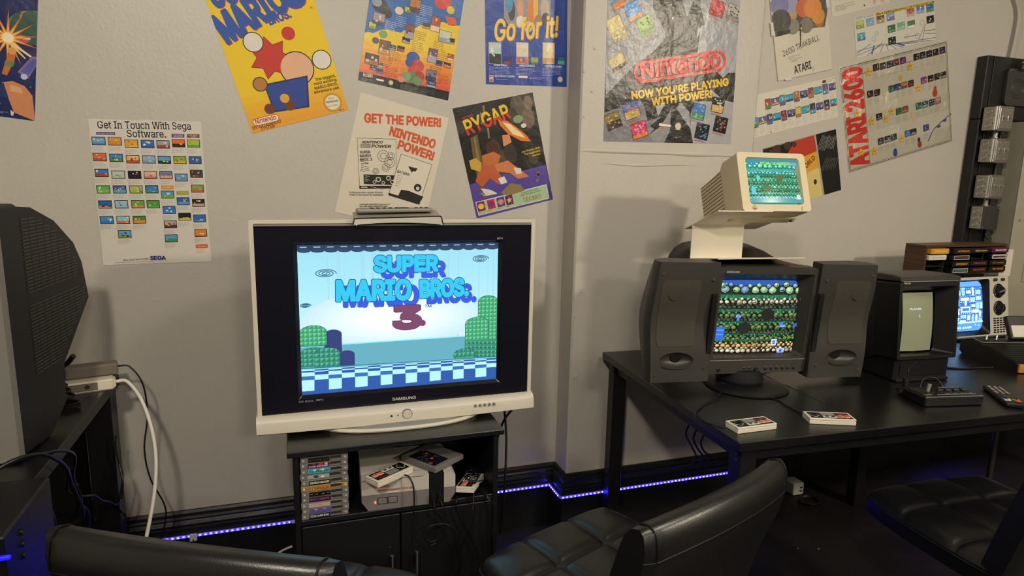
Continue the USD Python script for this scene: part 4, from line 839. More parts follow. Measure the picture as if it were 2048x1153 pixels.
# picture
P = Print(gx1 - gx0, gz1 - gz0, '#a8d4dd', O=(TX + gx0, TZ + gz0), ang=0, y=TY + 0.012).crop(480, 420, 2.453)
W, H = P.w, P.h
g = [(0, '#8cc8d8'), (.25, '#98d0de'), (.45, '#a8d6e0'), (.6, '#c0d8e6'), (.72, '#c8c8e4'), (.78, '#c4dcec')]
for i in range(40):
    v = i / 40; j = max(k for k in range(len(g)) if g[k][0] <= v); a = c(g[j][1]); b = c(g[min(j + 1, len(g) - 1)][1]); w_ = (v - g[j][0]) / ((g[j + 1][0] if j + 1 < len(g) else 1) - g[j][0])
    P.rect(0, H * (1 - v - 1 / 40), W, H * (1 - v), tuple(np.array(a) * (1 - w_) + np.array(b) * w_), 0.5)
for i in range(26): x = rg.uniform(0, W); P.rect(x, H * .3, x + rg.uniform(.001, .004), H * .97, '#8fc4d4', 0.6)
for i in range(14):
    k_ = i / 13; P.add(affinity.scale(Point(*P.q(760, 530)).buffer(.17 - .011 * i, quad_segs=16), 1.45, .5), tuple(np.array(c('#b6d4e4')) * (1 - k_) + np.array(c('#eaeef8')) * k_), 0.8 + i * .01)
P.poly([(280, 672), (1275, 606), (1275, 760), (280, 800)], '#5a9cae', 1); P.poly([(280, 672), (1275, 606), (1275, 611), (280, 678)], '#78d8e8', 1.1)
# scalloped curtain along the top
P.rect(0, H * .965, W, H, '#16304e', 2)
for i in range(16):
    P.add(affinity.scale(Point(W * (i + .5) / 16, H * .965).buffer(W / 32 * 1.02, quad_segs=6), 1, .32), '#1c3c5a', 2.1)
    P.rect(W * (i + .2) / 16, H * .984, W * (i + .7) / 16, H * .991, '#88a8c0', 3)
# hills of green wedges
def hill(a0, b0, a1, b1, cols, lv, out='#16324a'):
    p0, p1 = P.q(a0, b1), P.q(a1, b0); r = (p1[0] - p0[0]) * .5
    g = unary_union([sbox(p0[0], p0[1], p1[0], p1[1] - r * .55), affinity.scale(Point((p0[0] + p1[0]) / 2, p1[1] - r * .55).buffer(r, quad_segs=10), 1, .55)])
    P.add(g.buffer(.0012), out, lv); P.add(g, cols[0], lv + .1)
    if len(cols) > 1:
        n = max(3, int(round((p1[0] - p0[0]) / .0125))); s_ = (p1[0] - p0[0]) / n
        for i in range(n):
            for j in range(int((p1[1] - p0[1]) / s_) + 1):
                x, y = p0[0] + i * s_, p0[1] + j * s_
                P.add(Polygon([(x, y), (x + s_, y), (x + s_, y + s_)]).intersection(g), cols[1], lv + .2)
                P.add(Polygon([(x + s_ * .1, y + s_ * .5), (x + s_ * .1, y + s_ * .95), (x + s_ * .6, y + s_ * .95)]).intersection(g), cols[2], lv + .25)
GR = ('#4aa878', '#2f8a62', '#7cd08c'); GD = ('#3a9078', '#24705e', '#5ab88c'); BD = ('#28366e',)
hill(418, 588, 496, 700, BD, 3); hill(294, 566, 424, 672, GR, 4); hill(292, 672, 424, 775, GD, 4.05, GD[0]); hill(488, 690, 560, 770, BD, 4); hill(370, 672, 490, 775, GD, 5)
hill(1166, 420, 1264, 720, GR, 4); hill(1104, 524, 1220, 720, GR, 5); P.poly([(1104, 640), (1262, 632), (1262, 722), (1104, 728)], '#2f866e', 5.4)
for a in range(1110, 1260, 20):
    for b in (650, 672, 694, 712): P.poly([(a, b), (a + 18, b - 1), (a + 18, b + 14)], '#226654', 5.6); P.poly([(a, b - 4), (a, b + 6), (a + 8, b - 4)], '#58b488', 5.6)
hill(1048, 678, 1154, 724, GD, 6)
# checkered stage
P.poly([(280, 790), (1275, 722), (1275, 900), (280, 960)], '#244f9a', 7); P.poly([(280, 778), (1275, 718), (1275, 726), (280, 788)], '#2a6a88', 7.1); P.poly([(280, 784), (1275, 721), (1275, 724), (280, 788)], '#8ad0e0', 7.2)
WH = '#a6dcea'
xs = [296, 366, 434, 500, 563, 627, 688, 748, 810, 869, 928, 985, 1042, 1097, 1152, 1208, 1262]
yb = lambda x, k: (790 + k) - (x - 296) * (0.0625 if k < 20 else 0.066 + (k - 20) * .0002)
for i in range(16):
    a, b = xs[i], xs[i + 1]
    if i % 2 == 0:
        P.poly([(a, yb(a, -2)), (b, yb(b, -2)), (b, yb(b, 3)), (a, yb(a, 3))], WH, 8)
        P.poly([(a, yb(a, 10)), (b, yb(b, 10)), (b, yb(b, 29)), (a, yb(a, 29))], WH, 8)
        P.poly([(a + 2, yb(a, 48)), (b - 1, yb(b, 48)), (b - 1, yb(b, 102)), (a + 2, yb(a, 102))], WH, 8)
    else:
        P.poly([(a, yb(a, 4)), (b, yb(b, 4)), (b, yb(b, 9)), (a, yb(a, 9))], WH, 8)
        P.poly([(a, yb(a, 24)), (b, yb(b, 24)), (b, yb(b, 49)), (a, yb(a, 49))], WH, 8)
    if i % 2 == 0: P.poly([(a, yb(a, 30)), (b, yb(b, 30)), (b, yb(b, 47)), (a, yb(a, 47))], '#2f62a8', 8)
# clouds: flat spirals
for a, b, r in ((418, 312, .0285), (1178, 240, .0255), (320, 470, .0145)):
    k = P.q(a, b)
    sp = LineString([(k[0] + r * (1 - t_ / 22) * math.cos(t_), k[1] + .4 * r * (1 - t_ / 22) * math.sin(t_)) for t_ in np.arange(0, 19, .3)])
    P.add(sp.buffer(.0011), '#2a5a78', 9)
# title
def title(tx, p0, p1, hgt, sh=(36, 28)):
    P.text(tx, (p0[0] + sh[0], p0[1] + sh[1]), (p1[0] + sh[0], p1[1] + sh[1]), hgt, '#2a50c8', 10, grow=.0034)
    P.text(tx, p0, p1, hgt, '#164a78', 11, grow=.0044); P.text(tx, p0, p1, hgt, '#24b4dc', 12, grow=.0026)
title('SUPER', (660, 302), (968, 296), .040); title('MARIO', (474, 444), (836, 436), .052); title('BROS.', (884, 428), (1118, 416), .046)
P.rect(*P.q(1130, 442), *P.q(1150, 430), '#2a50c8', 11)
P.text('3', (756, 580), (886, 572), .058, '#3a2440', 11, grow=.0055); P.text('3', (756, 580), (886, 572), .058, '#6e3c5c', 12, grow=.0042); P.disc(895, 555, .009, '#6e3c5c', 12)
P.text('TM', (905, 478), (938, 478), .0075, '#1c3a5a', 11)
P.mesh('screen_picture', 'tv_picture', t, M4=XZat(gx0, 0.0125, gz0))
# small writing on the bezel
def bez(tx, p0, p1, h, col='#9a9a98'):
    Q = Print(1, 1, None, O=(TX - .4, TZ), ang=0, y=TY + .003).crop(480, 420, 2.453); Q.text(tx, p0, p1, h, col, 1); Q.mesh('lettering', 'label_print', t, M4=XZat(-.4, .0038, 0))
bez('SAMSUNG', (747, 937), (863, 928), .0082, '#c4c2bc'); bez('DDTV', (1262, 145), (1291, 144), .0048, '#b0aea8')
bez('SLIM', (289, 948), (311, 946), .0048, '#8a8a90'); bez('DIGITAL', (319, 945), (362, 942), .0045, '#8a8a90'); bez('HDTV', (374, 940), (410, 937), .005, '#a0a0a4')
# rear housing and foot
rings = []
for y, k, z0, z1 in ((0.045, 1.0, .02, .578), (.12, .97, .02, .57), (.26, .72, .05, .50), (.40, .55, .08, .44)):
    rings.append(ringbox(-fr * k, fr * k, z0, z1, y, .02, 3))
MB().loft(rings).build('rear_housing', 'tv_black', t, smooth=40)
mb = MB()
MB().box((0, .21, .02), (.46, .22, .036), .006).build('neck', 'tv_black', t)
def superfoot(pr):
    m = MB().lathe(pr, 64)
    for v in m.v:
        r = np.hypot(v[:, 0], v[:, 1]) + 1e-9; cx_, sy_ = np.abs(v[:, 0] / r), np.abs(v[:, 1] / r)
        k_ = np.maximum(cx_ ** 2.6 + sy_ ** 2.6, .1) ** (-1 / 2.6); v[:, 0] *= k_ * 1.04; v[:, 1] = v[:, 1] * k_ * .70 + .115
    return m
superfoot([(0, .026), (.10, .024), (.215, .0155), (.243, .010), (.249, .005), (.246, .0006), (0, .0006)]).build('foot', 'silver_grey', t, smooth=50)
superfoot([(.2405, .0103), (.2455, .0110), (.2520, .0055), (.2490, .0010)]).build('foot_rim', 'silver_plastic', t, smooth=50)
MB().tube([(.32, .06, .03), (.33, .05, -.1), (.318, .02, -.25), (.31, .03, -.42)], .0035).build('power_cord', 'black_rubber', t, smooth=60)

# silver lip shelf lying on the TV and a remote control on it
a0, a1 = at_y(705, 448, TY - .006), at_y(884, 450, TY - .006); b0, b1 = at_y(706, 439, TY - .02), at_y(873, 431, TY - .02)
mat('cover_silver', '#a39d92', .4, .5, .2)
Ox, Oz = (a0[0] + a1[0]) / 2, TZ + .583
t = thing('curved_lip_shelf', 'small silver curved cover with black edge perched on top of the big TV', 'shelf', (Ox, TY, Oz))
w = (a1[0] - a0[0]) / 2; rings = []
def lip(u):
    x = u * w; arch = .006 * (1 - u * u); sl = .0035 * u
    return x, arch, sl
for u in np.linspace(-1, 1, 21):
    x, ar, sl = lip(u)
    xi = x * (1 - .05)
    rings.append([[x, -.020, -.013 + ar], [xi, -.016, .006 + sl], [xi, .05, .020 + sl], [xi, .05, .017 + sl], [xi, -.013, .003 + sl], [x, -.017, -.013 + ar]])
MB().loft(rings).build('cover', 'cover_silver', t, smooth=35)
MB().tube([(-w, -.020, -.013), (-w * .97, -.018, .000), (-w * .93, -.017, .0040), (-w * .5, -.017, .0058), (w * .5, -.017, .0088), (w * .92, -.017, .0098), (w * .97, -.018, .005), (w, -.020, -.013)], .0016, 6, 6).build('black_edge', 'black_plastic', t, smooth=60)
for u in (-.93, .96): MB().cyl((u * w, -.021, -.012), (u * w, -.023, -.012), .002, n=10).build('clip_pin', 'white_cord', t)
MB().box((0, .02, .0045), (.05, .04, .009), .002).build('support_block', 'black_plastic', t)
t = thing('remote_control', 'grey remote control with dark buttons lying on top of the big TV', 'remote control', (Ox - .005, TY + .012, Oz + .0165), roll=-.016, yaw=.0)
MB().rbox((0, .012, .0075), (.205, .040, .011), .004).build('body', 'silver_grey', t)
for i in range(6): MB().rbox((-.062 + i * .0165, -.004 + .006, .0135), (.010, .009, .004), .0015, 8).build('button', 'black_plastic', t)
for i in range(3): MB().rbox((.058 + i * .014, .002, .0135), (.008, .009, .004), .0015, 8).build('button', 'black_plastic', t)
MB().rbox((.022, .004, .0135), (.03, .012, .003), .0012, 8).build('display', 'black_plastic', t)
# ---------------------------------------------------------------- game console in the stand
NY = SY0 + 0.004; NZ = SH
t = thing('game_console', 'light and dark grey boxy game console on the shelf of the TV stand', 'game console', (0.288, NY + .006, NZ), yaw=-.055)
hw = .128
def xz(pts): return Polygon(pts)
lo = xz([(-hw + .017, 0), (hw - .017, 0), (hw, .026), (hw, .0445), (-hw, .0445), (-hw, .026)])
up = xz([(-hw, .0452), (hw, .0452), (hw, .080), (hw - .010, .0895), (-hw + .001, .0895), (-hw, .088)])
bs = sbox(hw - .256 * .289, -.001, hw - .256 * .125, .0905)
MB().prism(lo.difference(sbox(bs.bounds[0], -1, bs.bounds[2], 1)), -.198, 0, XZat()).build('lower_body', 'dark_grey', t)
MB().prism(up.difference(sbox(bs.bounds[0], -1, bs.bounds[2], 1)), -.198, 0, XZat()).build('upper_body', 'light_grey', t)
MB().prism(bs.buffer(-.0005), -.196, -.0015, XZat()).build('black_strip', 'black_plastic', t)
MB().box((-.044, -.0002, .0865), (.166, .0018, .0006)).build('flap_seam', 'cart_dark', t)
MB().box((-.044, .03, .0896), (.166, .0008, .0006)).build('flap_hinge', 'cart_dark', t)
MB().box((-.045, -.001, .0475), (.03, .003, .002), .0006).build('flap_grip', 'light_grey', t)
for x0, x1 in ((.17, .262), (.277, .367)):
    MB().box((-hw + .256 * (x0 + x1) / 2, -.0003, .026), (.256 * (x1 - x0) + .003, .002, .0185)).build('button_recess', 'cart_dark', t)
    MB().box((-hw + .256 * (x0 + x1) / 2, -.001, .026), (.256 * (x1 - x0), .004, .0155), .001).build('power_button', 'dark_grey', t)
MB().box((-hw + .256 * .14, -.0006, .0225), (.004, .002, .007), .0005).build('power_light', 'led_red', t)
Q = Print(.2, .05); Q.text('Nintendo', (.02, .018), (.062, .018), .008, '#a8382c', 1, px=False); Q.text('ENTERTAINMENT SYSTEM', (.03, .007), (.128, .007), .0055, '#a8382c', 1, px=False); Q.mesh('lettering', 'label_print', t, M4=XZat(-.115, -.0006, .046))
cx = hw - .256 * .207
for i, dx in enumerate((-.0095, .0095)):
    MB().prism(Polygon([(-.0062, .004), (.0062, .004), (.0070, .015), (.0045, .020), (-.0045, .020), (-.0070, .015)]), 0, .014, XZat(cx + dx, .0012, .008)).build('controller_plug', 'black_rubber', t)
    ps = [(cx + dx, -.010, .012), (cx + dx + .004 + .004 * i, -.018, -.010), (cx + .018 + .004 * i, -.0165, -.045), (cx + .016 - .018 * i, -.0165, -.083 - .01 * i)]
    if i == 0: ps += [(cx - .012, -.0165, -.105), (cx - .034, -.0165, -.092), (cx - .028, -.0165, -.062), (cx + .012, -.0165, -.055), (cx + .045, -.0165, -.075), (cx + .062, -.0165, -.14), (cx + .055, -.0165, -.22), (cx + .02, -.0165, -.30)]
    else: ps += [(cx - .005, -.0165, -.11), (cx - .02, -.02, -.115)]
    MB().tube(ps, .0021, 7).build('controller_cable', 'black_rubber', t, smooth=60)

# ---------------------------------------------------------------- rectangular pads
def pad(name, label, loc, yaw=0, tilt=0, roll=0, cable=None, wcable=None, group='white rectangular game pads'):
    t = thing(name, label, 'game controller', loc, yaw, tilt, roll, group)
    MB().box((0, 0, .0055), (.123, .053, .0108), .0012).build('lower_shell', 'controller_white', t)
    MB().box((0, 0, .0142), (.123, .053, .0058), .0012).build('upper_shell', 'controller_white', t)
    MB().box((0, -.002, .0172), (.110, .0415, .0006)).build('face_plate', 'controller_face', t)
    d = MB(); d.box((-.041, -.002, .0192), (.0215, .0072, .0036), .0006); d.box((-.041, -.002, .0192), (.0072, .0215, .0036), .0006); 
    wh = MB().prism(unary_union([sbox(-.0125, -.0052, .0125, .0052), sbox(-.0052, -.0125, .0052, .0125)]).difference(unary_union([sbox(-.0112, -.0039, .0112, .0039), sbox(-.0039, -.0112, .0039, .0112)])), .0172, .0178, T4((-.041, -.002, 0)))
    wh.build('dpad_outline', 'controller_white', t); d.build('direction_pad', 'black_plastic', t)
    for i, y in enumerate((.0145, .008, .0015)): MB().box((-.003, y - .001, .0177), (.037, .0046, .0006)).build('grey_bar', 'controller_grey', t)
    MB().box((-.003, -.0125, .0177), (.037, .0125, .0006)).build('button_field', 'controller_white', t)
    for x in (-.0115, .0055): MB().rbox((x, -.0125, .0188), (.0095, .0042, .0028), .0013, 8).build('pill_button', 'black_rubber', t)
    for x in (.0265, .0440):
        MB().box((x, -.0075, .0177), (.0155, .0155, .0006), .0002).build('button_square', 'controller_white', t)
        MB().lathe([(0, .0038), (.0045, .0038), (.0058, .0028), (.0060, 0)], 20, (x, -.0075, .0178)).build('red_button', 'red_button', t)
    Q = Print(.04, .02); Q.text('Nintendo', (.001, .001), (.029, .001), .0052, '#b03a34', 1, px=False); Q.mesh('lettering', 'label_print', t, M4=T4((.0195, .0075, .01755)))
    if wcable: cable = [rot(yaw, tilt, roll).T @ (np.array(p) - np.array(loc)) for p in wcable]
    if cable: cable_part(cable, .0021, parent=t)
    return t
DZ = 0.735
# on the console: yaw turned so that its far end points right and back
pad('game_pad', 'white rectangular game pad lying across the front edge of the grey console', (.236, NY + .012, NZ + .0905), yaw=.555 + PI, wcable=[(.2735, 1.6555, .573), (.284, 1.645, .571), (.294, 1.637, .545), (.296, 1.636, .50), (.293, 1.637, .44), (.291, 1.637, .37), (.286, 1.638, .29)])
pad('game_pad', 'white rectangular game pad tangled in black cables at the right end of the shelf', (.474, 1.712, NZ + .0115), yaw=1.05 + PI, tilt=.07, roll=-.13, wcable=[(.497, 1.70, .492), (.508, 1.69, .505), (.50, 1.672, .517), (.475, 1.67, .52), (.455, 1.69, .522), (.46, 1.72, .524), (.485, 1.735, .522), (.495, 1.70, .521), (.475, 1.672, .505), (.468, 1.656, .482), (.466, 1.645, .45), (.462, 1.643, .40), (.445, 1.643, .33)])
# loose cables hanging in front of the right door
def loose(label, pts, r=.0022, name='cable', m='black_rubber', cat='cable', group=None):
    o = MB().tube(pts, r, 7).build(name, m, None, smooth=60); return tag(o, label, cat, group)
fy = SY0 - .004
loose('black cable hanging from the shelf, right of the console, crossing the door', [(.43, 1.70, SH + .003), (.42, 1.66, SH + .004), (.418, fy, .455), (.44, fy, .40), (.468, fy, .345), (.482, fy, .29), (.470, fy, .2)])
loose('thin black cable looping down over the right door to the floor', [(.475, 1.71, SH + .003), (.470, 1.66, SH + .004), (.462, fy - .010, .45), (.460, fy - .012, .43), (.445, fy - .013, .395), (.418, fy - .012, .34), (.425, fy - .004, .28), (.40, fy - .004, .22)])
loose('black cable hanging along the right side panel of the TV stand', [(.49, 1.72, SH + .003), (.505, 1.665, SH + .004), (.523, fy, .455), (.528, fy, .42), (.524, fy, .36), (.53, fy, .28), (.526, fy, .2)])
loose('second black cable hanging along the right side panel, beside the first', [(.50, 1.73, SH + .003), (.508, 1.666, SH + .006), (.513, fy - .007, .44), (.514, fy - .008, .38), (.517, fy - .009, .3), (.511, fy - .009, .2)])

# ---------------------------------------------------------------- cartridges stacked in the stand
CT = 0.0158
def cart(t, lab=None, gold=False, tilt=0):
    m = 'cart_gold' if gold else 'cart_grey'
    # the spine faces -y; the body runs back
    MB().box((0, .066, 0), (.120, .132, CT - .0004), .0012).build('shell', m, t)
    MB().box((-.050, -.0009, 0), (.0195, .003, CT - .0010), .001).build('end_rib', m, t); MB().box((.0515, -.0009, 0), (.017, .003, CT - .0010), .001).build('end_rib', m, t)
    for x in (-.0525, .0525): MB().box((x, -.0026, .001), (.0055, .0018, .0045), .0005).build('stud', 'controller_white' if gold else 'light_grey', t)
    MB().box((.0285, -.0003, .0026), (.026, .0016, .0060)).build('grip_slot', 'cart_dark', t)
    if lab: lab(t)
def spine(bg, text=None, col='#e0dcd0', band=None, x0=-.0415, x1=.0135, h=.0115, blobs=()):
    def f(t):
        Q = Print(x1 - x0, h, bg)
        if band: Q.rect(0, 0, x1 - x0, h * .48, band, 1)
        for i, (u, v, r, cc) in enumerate(blobs): Q.disc(u * (x1 - x0), v * h, r, cc, 2 + i * .1, px=False, sx=1.6)
        if text: Q.text(text, ((x1 - x0) * .06, h * .26 if not band else h * .10), ((x1 - x0) * .94, h * .26 if not band else h * .10), h * .48 if not band else h * .34, col, 4, px=False)
        Q.mesh('label', 'label_print', t, M4=XZat(x0, -.0018, -h / 2))
    return f
CARTS = [
 ('nearly hidden black-labelled grey cartridge, topmost of the stack', spine('#141318', '- --- --', '#7a7468')),
 ('grey cartridge with red and navy spine label, second from the top of the stack', spine('#2a1a20', 'STAR SOLDIER', '#e0dce0', '#2a2a78', blobs=((.3, .75, .003, '#7a2830'), (.6, .75, .004, '#b83a30'), (.85, .75, .003, '#e09a70')))),
 ('grey cartridge with turquoise spine label, third from the top', spine('#38a8b4', 'R.C. PRO-AM', '#1c3a70', None, blobs=((.3, .85, .003, '#d8e4dc'), (.65, .85, .0035, '#c8dcd8')))),
 ('grey cartridge with pale silver spine label, fourth from the top', spine('#a09c98', None, blobs=((.4, .5, .004, '#3a3a3a'), (.7, .4, .003, '#d8d4d0')))),
 ('grey cartridge with black spine and bold white capitals, fifth from the top', spine('#17130f', 'DOUBLE DRAGON', '#f0ece0')),
 ('gold cartridge with amber spine label, the only gold one in the stack', spine('#b8802a', 'HYRULE', '#5a3410', blobs=((.2, .5, .003, '#d8b050'), (.6, .6, .003, '#d07030')))),
 ('grey cartridge with black spine and two small pink words, seventh from the top', spine('#141114', '-- --', '#e0a8a0')),
 ('grey cartridge with black spine and magenta lettering, eighth from the top', spine('#121014', 'EXCITEBIKE', '#b8509a')),
 ('grey cartridge with white and orange spine label, ninth from the top', spine('#b0a89e', '-----', '#d8744a', blobs=((.55, .5, .004, '#d88a68'),))),
 ('grey cartridge with violet spine label, second from the bottom', spine('#57509a', '-----', '#8a3a78', blobs=((.3, .8, .003, '#8a98c8'), (.7, .8, .003, '#7a80b8')))),
 ('grey cartridge with navy spine and white capitals, lowest of the stack', spine('#1c2230', 'TECMO SUPER BOWL', '#d8dce0'))]
for i, (lb, fn) in enumerate(CARTS):
    k = 10 - i
    t = thing('game_cartridge', lb, 'game cartridge', (.0655 + rg.uniform(-.0015, .0015), SY0 + .016 + rg.uniform(-.002, .001), SH + CT * (k + .5) + .0003), yaw=rg.uniform(-.02, .005), group='grey cartridges stacked in the TV stand')
    cart(t, fn, i == 5)
# loose cartridge on the console
t = thing('game_cartridge', 'grey cartridge with dark picture label lying flat on the console', 'game cartridge', (.407, 1.692, NZ + .0895 + CT / 2 + .0008), yaw=.62, group=None)
MB().box((0, .066, 0), (.120, .132, CT - .0004), .0015).build('shell', 'cart_grey', t)
MB().box((0, -.001, 0), (.118, .003, CT - .003), .001).build('end_rib', 'cart_grey', t)
MB().box((.032, .066, CT / 2), (.04, .11, .0008), .0002).build('raised_panel', 'cart_grey', t)
Q = Print(.06, .10, '#15131c')
for i in range(26): Q.disc(rg.uniform(.005, .055), rg.uniform(.02, .095), rg.uniform(.002, .007), rg.choice(['#8a4a38', '#b87858', '#3a3a60', '#58304a', '#c8a080', '#2a2440']), 1 + i * .01, px=False)
Q.mesh('label', 'label_print', t, M4=T4((-.05, .012, CT / 2)))
# ---------------------------------------------------------------- right desk
dyaw = -0.052
t = thing('desk', 'long black desk with square metal legs carrying the monitors on the right', 'desk', (1.09, 2.116, 0), yaw=dyaw)
DW, DD = 2.45, .850
DL = lambda x, y, z: (x, y, z)   # local: x along the desk, y from 0 (back) to -DD (front)
jx = .424
for x0, x1 in ((0, jx - .0008), (jx + .0008, 1.45), (1.4516, DW)):
    MB().box(((x0 + x1) / 2, -DD / 2, DZ - .0125), (x1 - x0, DD, .025), .0018).build('tabletop', 'black_laminate', t)
for y in (-.045, -DD + .045): MB().box((DW / 2, y, DZ - .045), (DW - .06, .03, .039), .002).build('long_rail', 'black_metal', t)
for x in (.045, 1.20, DW - .045): MB().box((x, -DD / 2, DZ - .0465), (.03, DD - .13, .040), .002).build('cross_rail', 'black_metal', t)
for x in (.045, 1.20, DW - .045):
    for y in (-.045, -DD + .045):
        if x == 1.20 and y < -.1: continue
        lg = MB().box((x, y, (DZ - .0255) / 2), (.05, .05, DZ - .0255), .003).build('leg', 'black_metal', t)
        if x < .1: 
            for dz in (.045, .062): MB().cyl((x - .0255, y - .01, DZ - dz), (x - .028, y - .01, DZ - dz), .0045, n=10).build('bolt', 'dark_steel', lg)
dw_ = world((1.09, 2.116, 0), dyaw)
pad('game_pad', 'white rectangular game pad near the left front corner of the desk', (1.139, 1.343, DZ), yaw=-.004, cable=[(-.055, .0262, .006), (-.075, .031, .004), (-.10, .06, .003), (-.105, .10, .003), (-.06, .15, .004), (.0, .19, .004), (.05, .215, .008), (.09, .25, .006)])
pad('game_pad', 'white rectangular game pad turned slightly, right of the other pad on the desk', (1.381, 1.324, DZ), yaw=-.383, cable=[(-.05, .0262, .006), (-.055, .04, .003), (-.075, .10, .003), (-.09, .16, .003), (-.15, .19, .004), (-.16, .24, .004), (-.22, .28, .010)])

# ---------------------------------------------------------------- the monitor with two side speakers
GL = np.array([1.389, 1.640, DZ]); gy = -.109
t = thing('game_monitor', 'charcoal CRT monitor with two tall side speakers showing a green stone cave', 'monitor', tuple(GL), yaw=gy)
# body frame: centre of the front face
bc = np.array([1.389, 1.626, .947]); Rb = rot(gy, .052, .022)
Rl = rot(gy).T @ Rb; pl = rot(gy).T @ (bc - GL); BT = T4(pl, Rl)
def bld(mb, name, m, parent=t, smooth=30, **k): return xf(mb, BT).build(name, m, parent, smooth, **k)
outer = rrect(-.1725, -.170, .1725, .170, .008); ox0, ox1, oz0, oz1 = -.158, .160, -.118, .150
hole = rrect(ox0, oz0, ox1, oz1, .006)
bld(MB().prism(outer.difference(hole), 0, .05, XZat(0, .05, 0)), 'front_bezel', 'charcoal')
sx0, sx1, sz0, sz1 = -.146, .137, -.110, .121
bld(MB().loft([ringbox(ox0, ox1, oz0, oz1, .001, .006), ringbox(sx0, sx1, sz0, sz1, .045, .014)], cap=False), 'screen_recess', 'charcoal', smooth=50)
bld(MB().box((0, -.0005, -.1262), (.34, .003, .0022), .0008), 'trim_line', 'silver_grey')
for x, r in ((-.132, .0055), (-.001, .0062)): bld(MB().lathe([(0, .001), (r * .5, .001), (r * .8, .003), (r, .002), (r, -.002)], 18, (x, -.001, -.157), R=rot(0, PI / 2)), 'headphone_socket', 'black_plastic')
for k in range(6): bld(MB().rbox((.032 + k * .0205, -.001, -.156), (.0095, .006, .0065), .002, 8), 'control_button', 'black_plastic')
for k in range(2): bld(MB().box((-.043 + k * .018, -.0005, -.155), (.008, .002, .003), .0005), 'indicator', 'black_plastic')
Q = Print(.4, .4); Q.text('SAMSUNG', (.2 - .147, .2 + .1535), (.2 - .104, .2 + .1535), .0056, '#b9b5aa', 1, px=False); Q.mesh('brand_lettering', 'label_print', t, M4=BT @ XZat(-.2, -.0006, -.2))
Q = Print(.4, .4); Q.text('GX', (.2 - .09, .2 - .160), (.2 - .068, .2 - .160), .008, '#4a4844', 1, px=False, shear=.3, bold=False); Q.mesh('series_mark', 'label_print', t, M4=BT @ XZat(-.2, -.0006, -.2))
Q = Print(.4, .4)
for k in range(5): Q.rect(.2 + .028 + k * .0205, .2 - .1485, .2 + .036 + k * .0205, .2 - .1475, '#8a867c', 1)
Q.rect(.2 - .047, .2 - .150, .2 - .037, .2 - .149, '#8a867c', 1); Q.rect(.2 - .03, .2 - .150, .2 - .02, .2 - .149, '#8a867c', 1)
tag(Q.mesh('button_lettering', 'label_print', t, M4=BT @ XZat(-.2, -.0006, -.2)), kind='stuff')
# rear housing, a deep rounded hump
bld(MB().loft([ringbox(-.172, .172, -.168, .168, .05, .01), ringbox(-.170, .160, -.15, .168, .10, .02), ringbox(-.175, .155, -.15, .167, .175, .02), ringbox(-.200, .150, -.14, .192, .215, .06), ringbox(-.208, .140, -.12, .206, .28, .08), ringbox(-.17, .09, -.08, .16, .35, .08)]), 'rear_housing', 'black_plastic', smooth=50)
bld(MB().box((0, .03, .1705), (.30, .05, .002), .001), 'top_panel', 'charcoal')
# swivel foot
MB().lathe([(0, .006), (.06, .010), (.115, .008), (.128, .003), (.125, .0005), (0, .0005)], 40, (-.03, .00, 0)).build('foot', 'black_plastic', t, smooth=50)
MB().lathe([(0, .055), (.06, .05), (.075, .02), (.07, .0085), (0, .0085)], 32, (-.03, .04, 0)).build('foot_neck', 'matte_black', t, smooth=50)
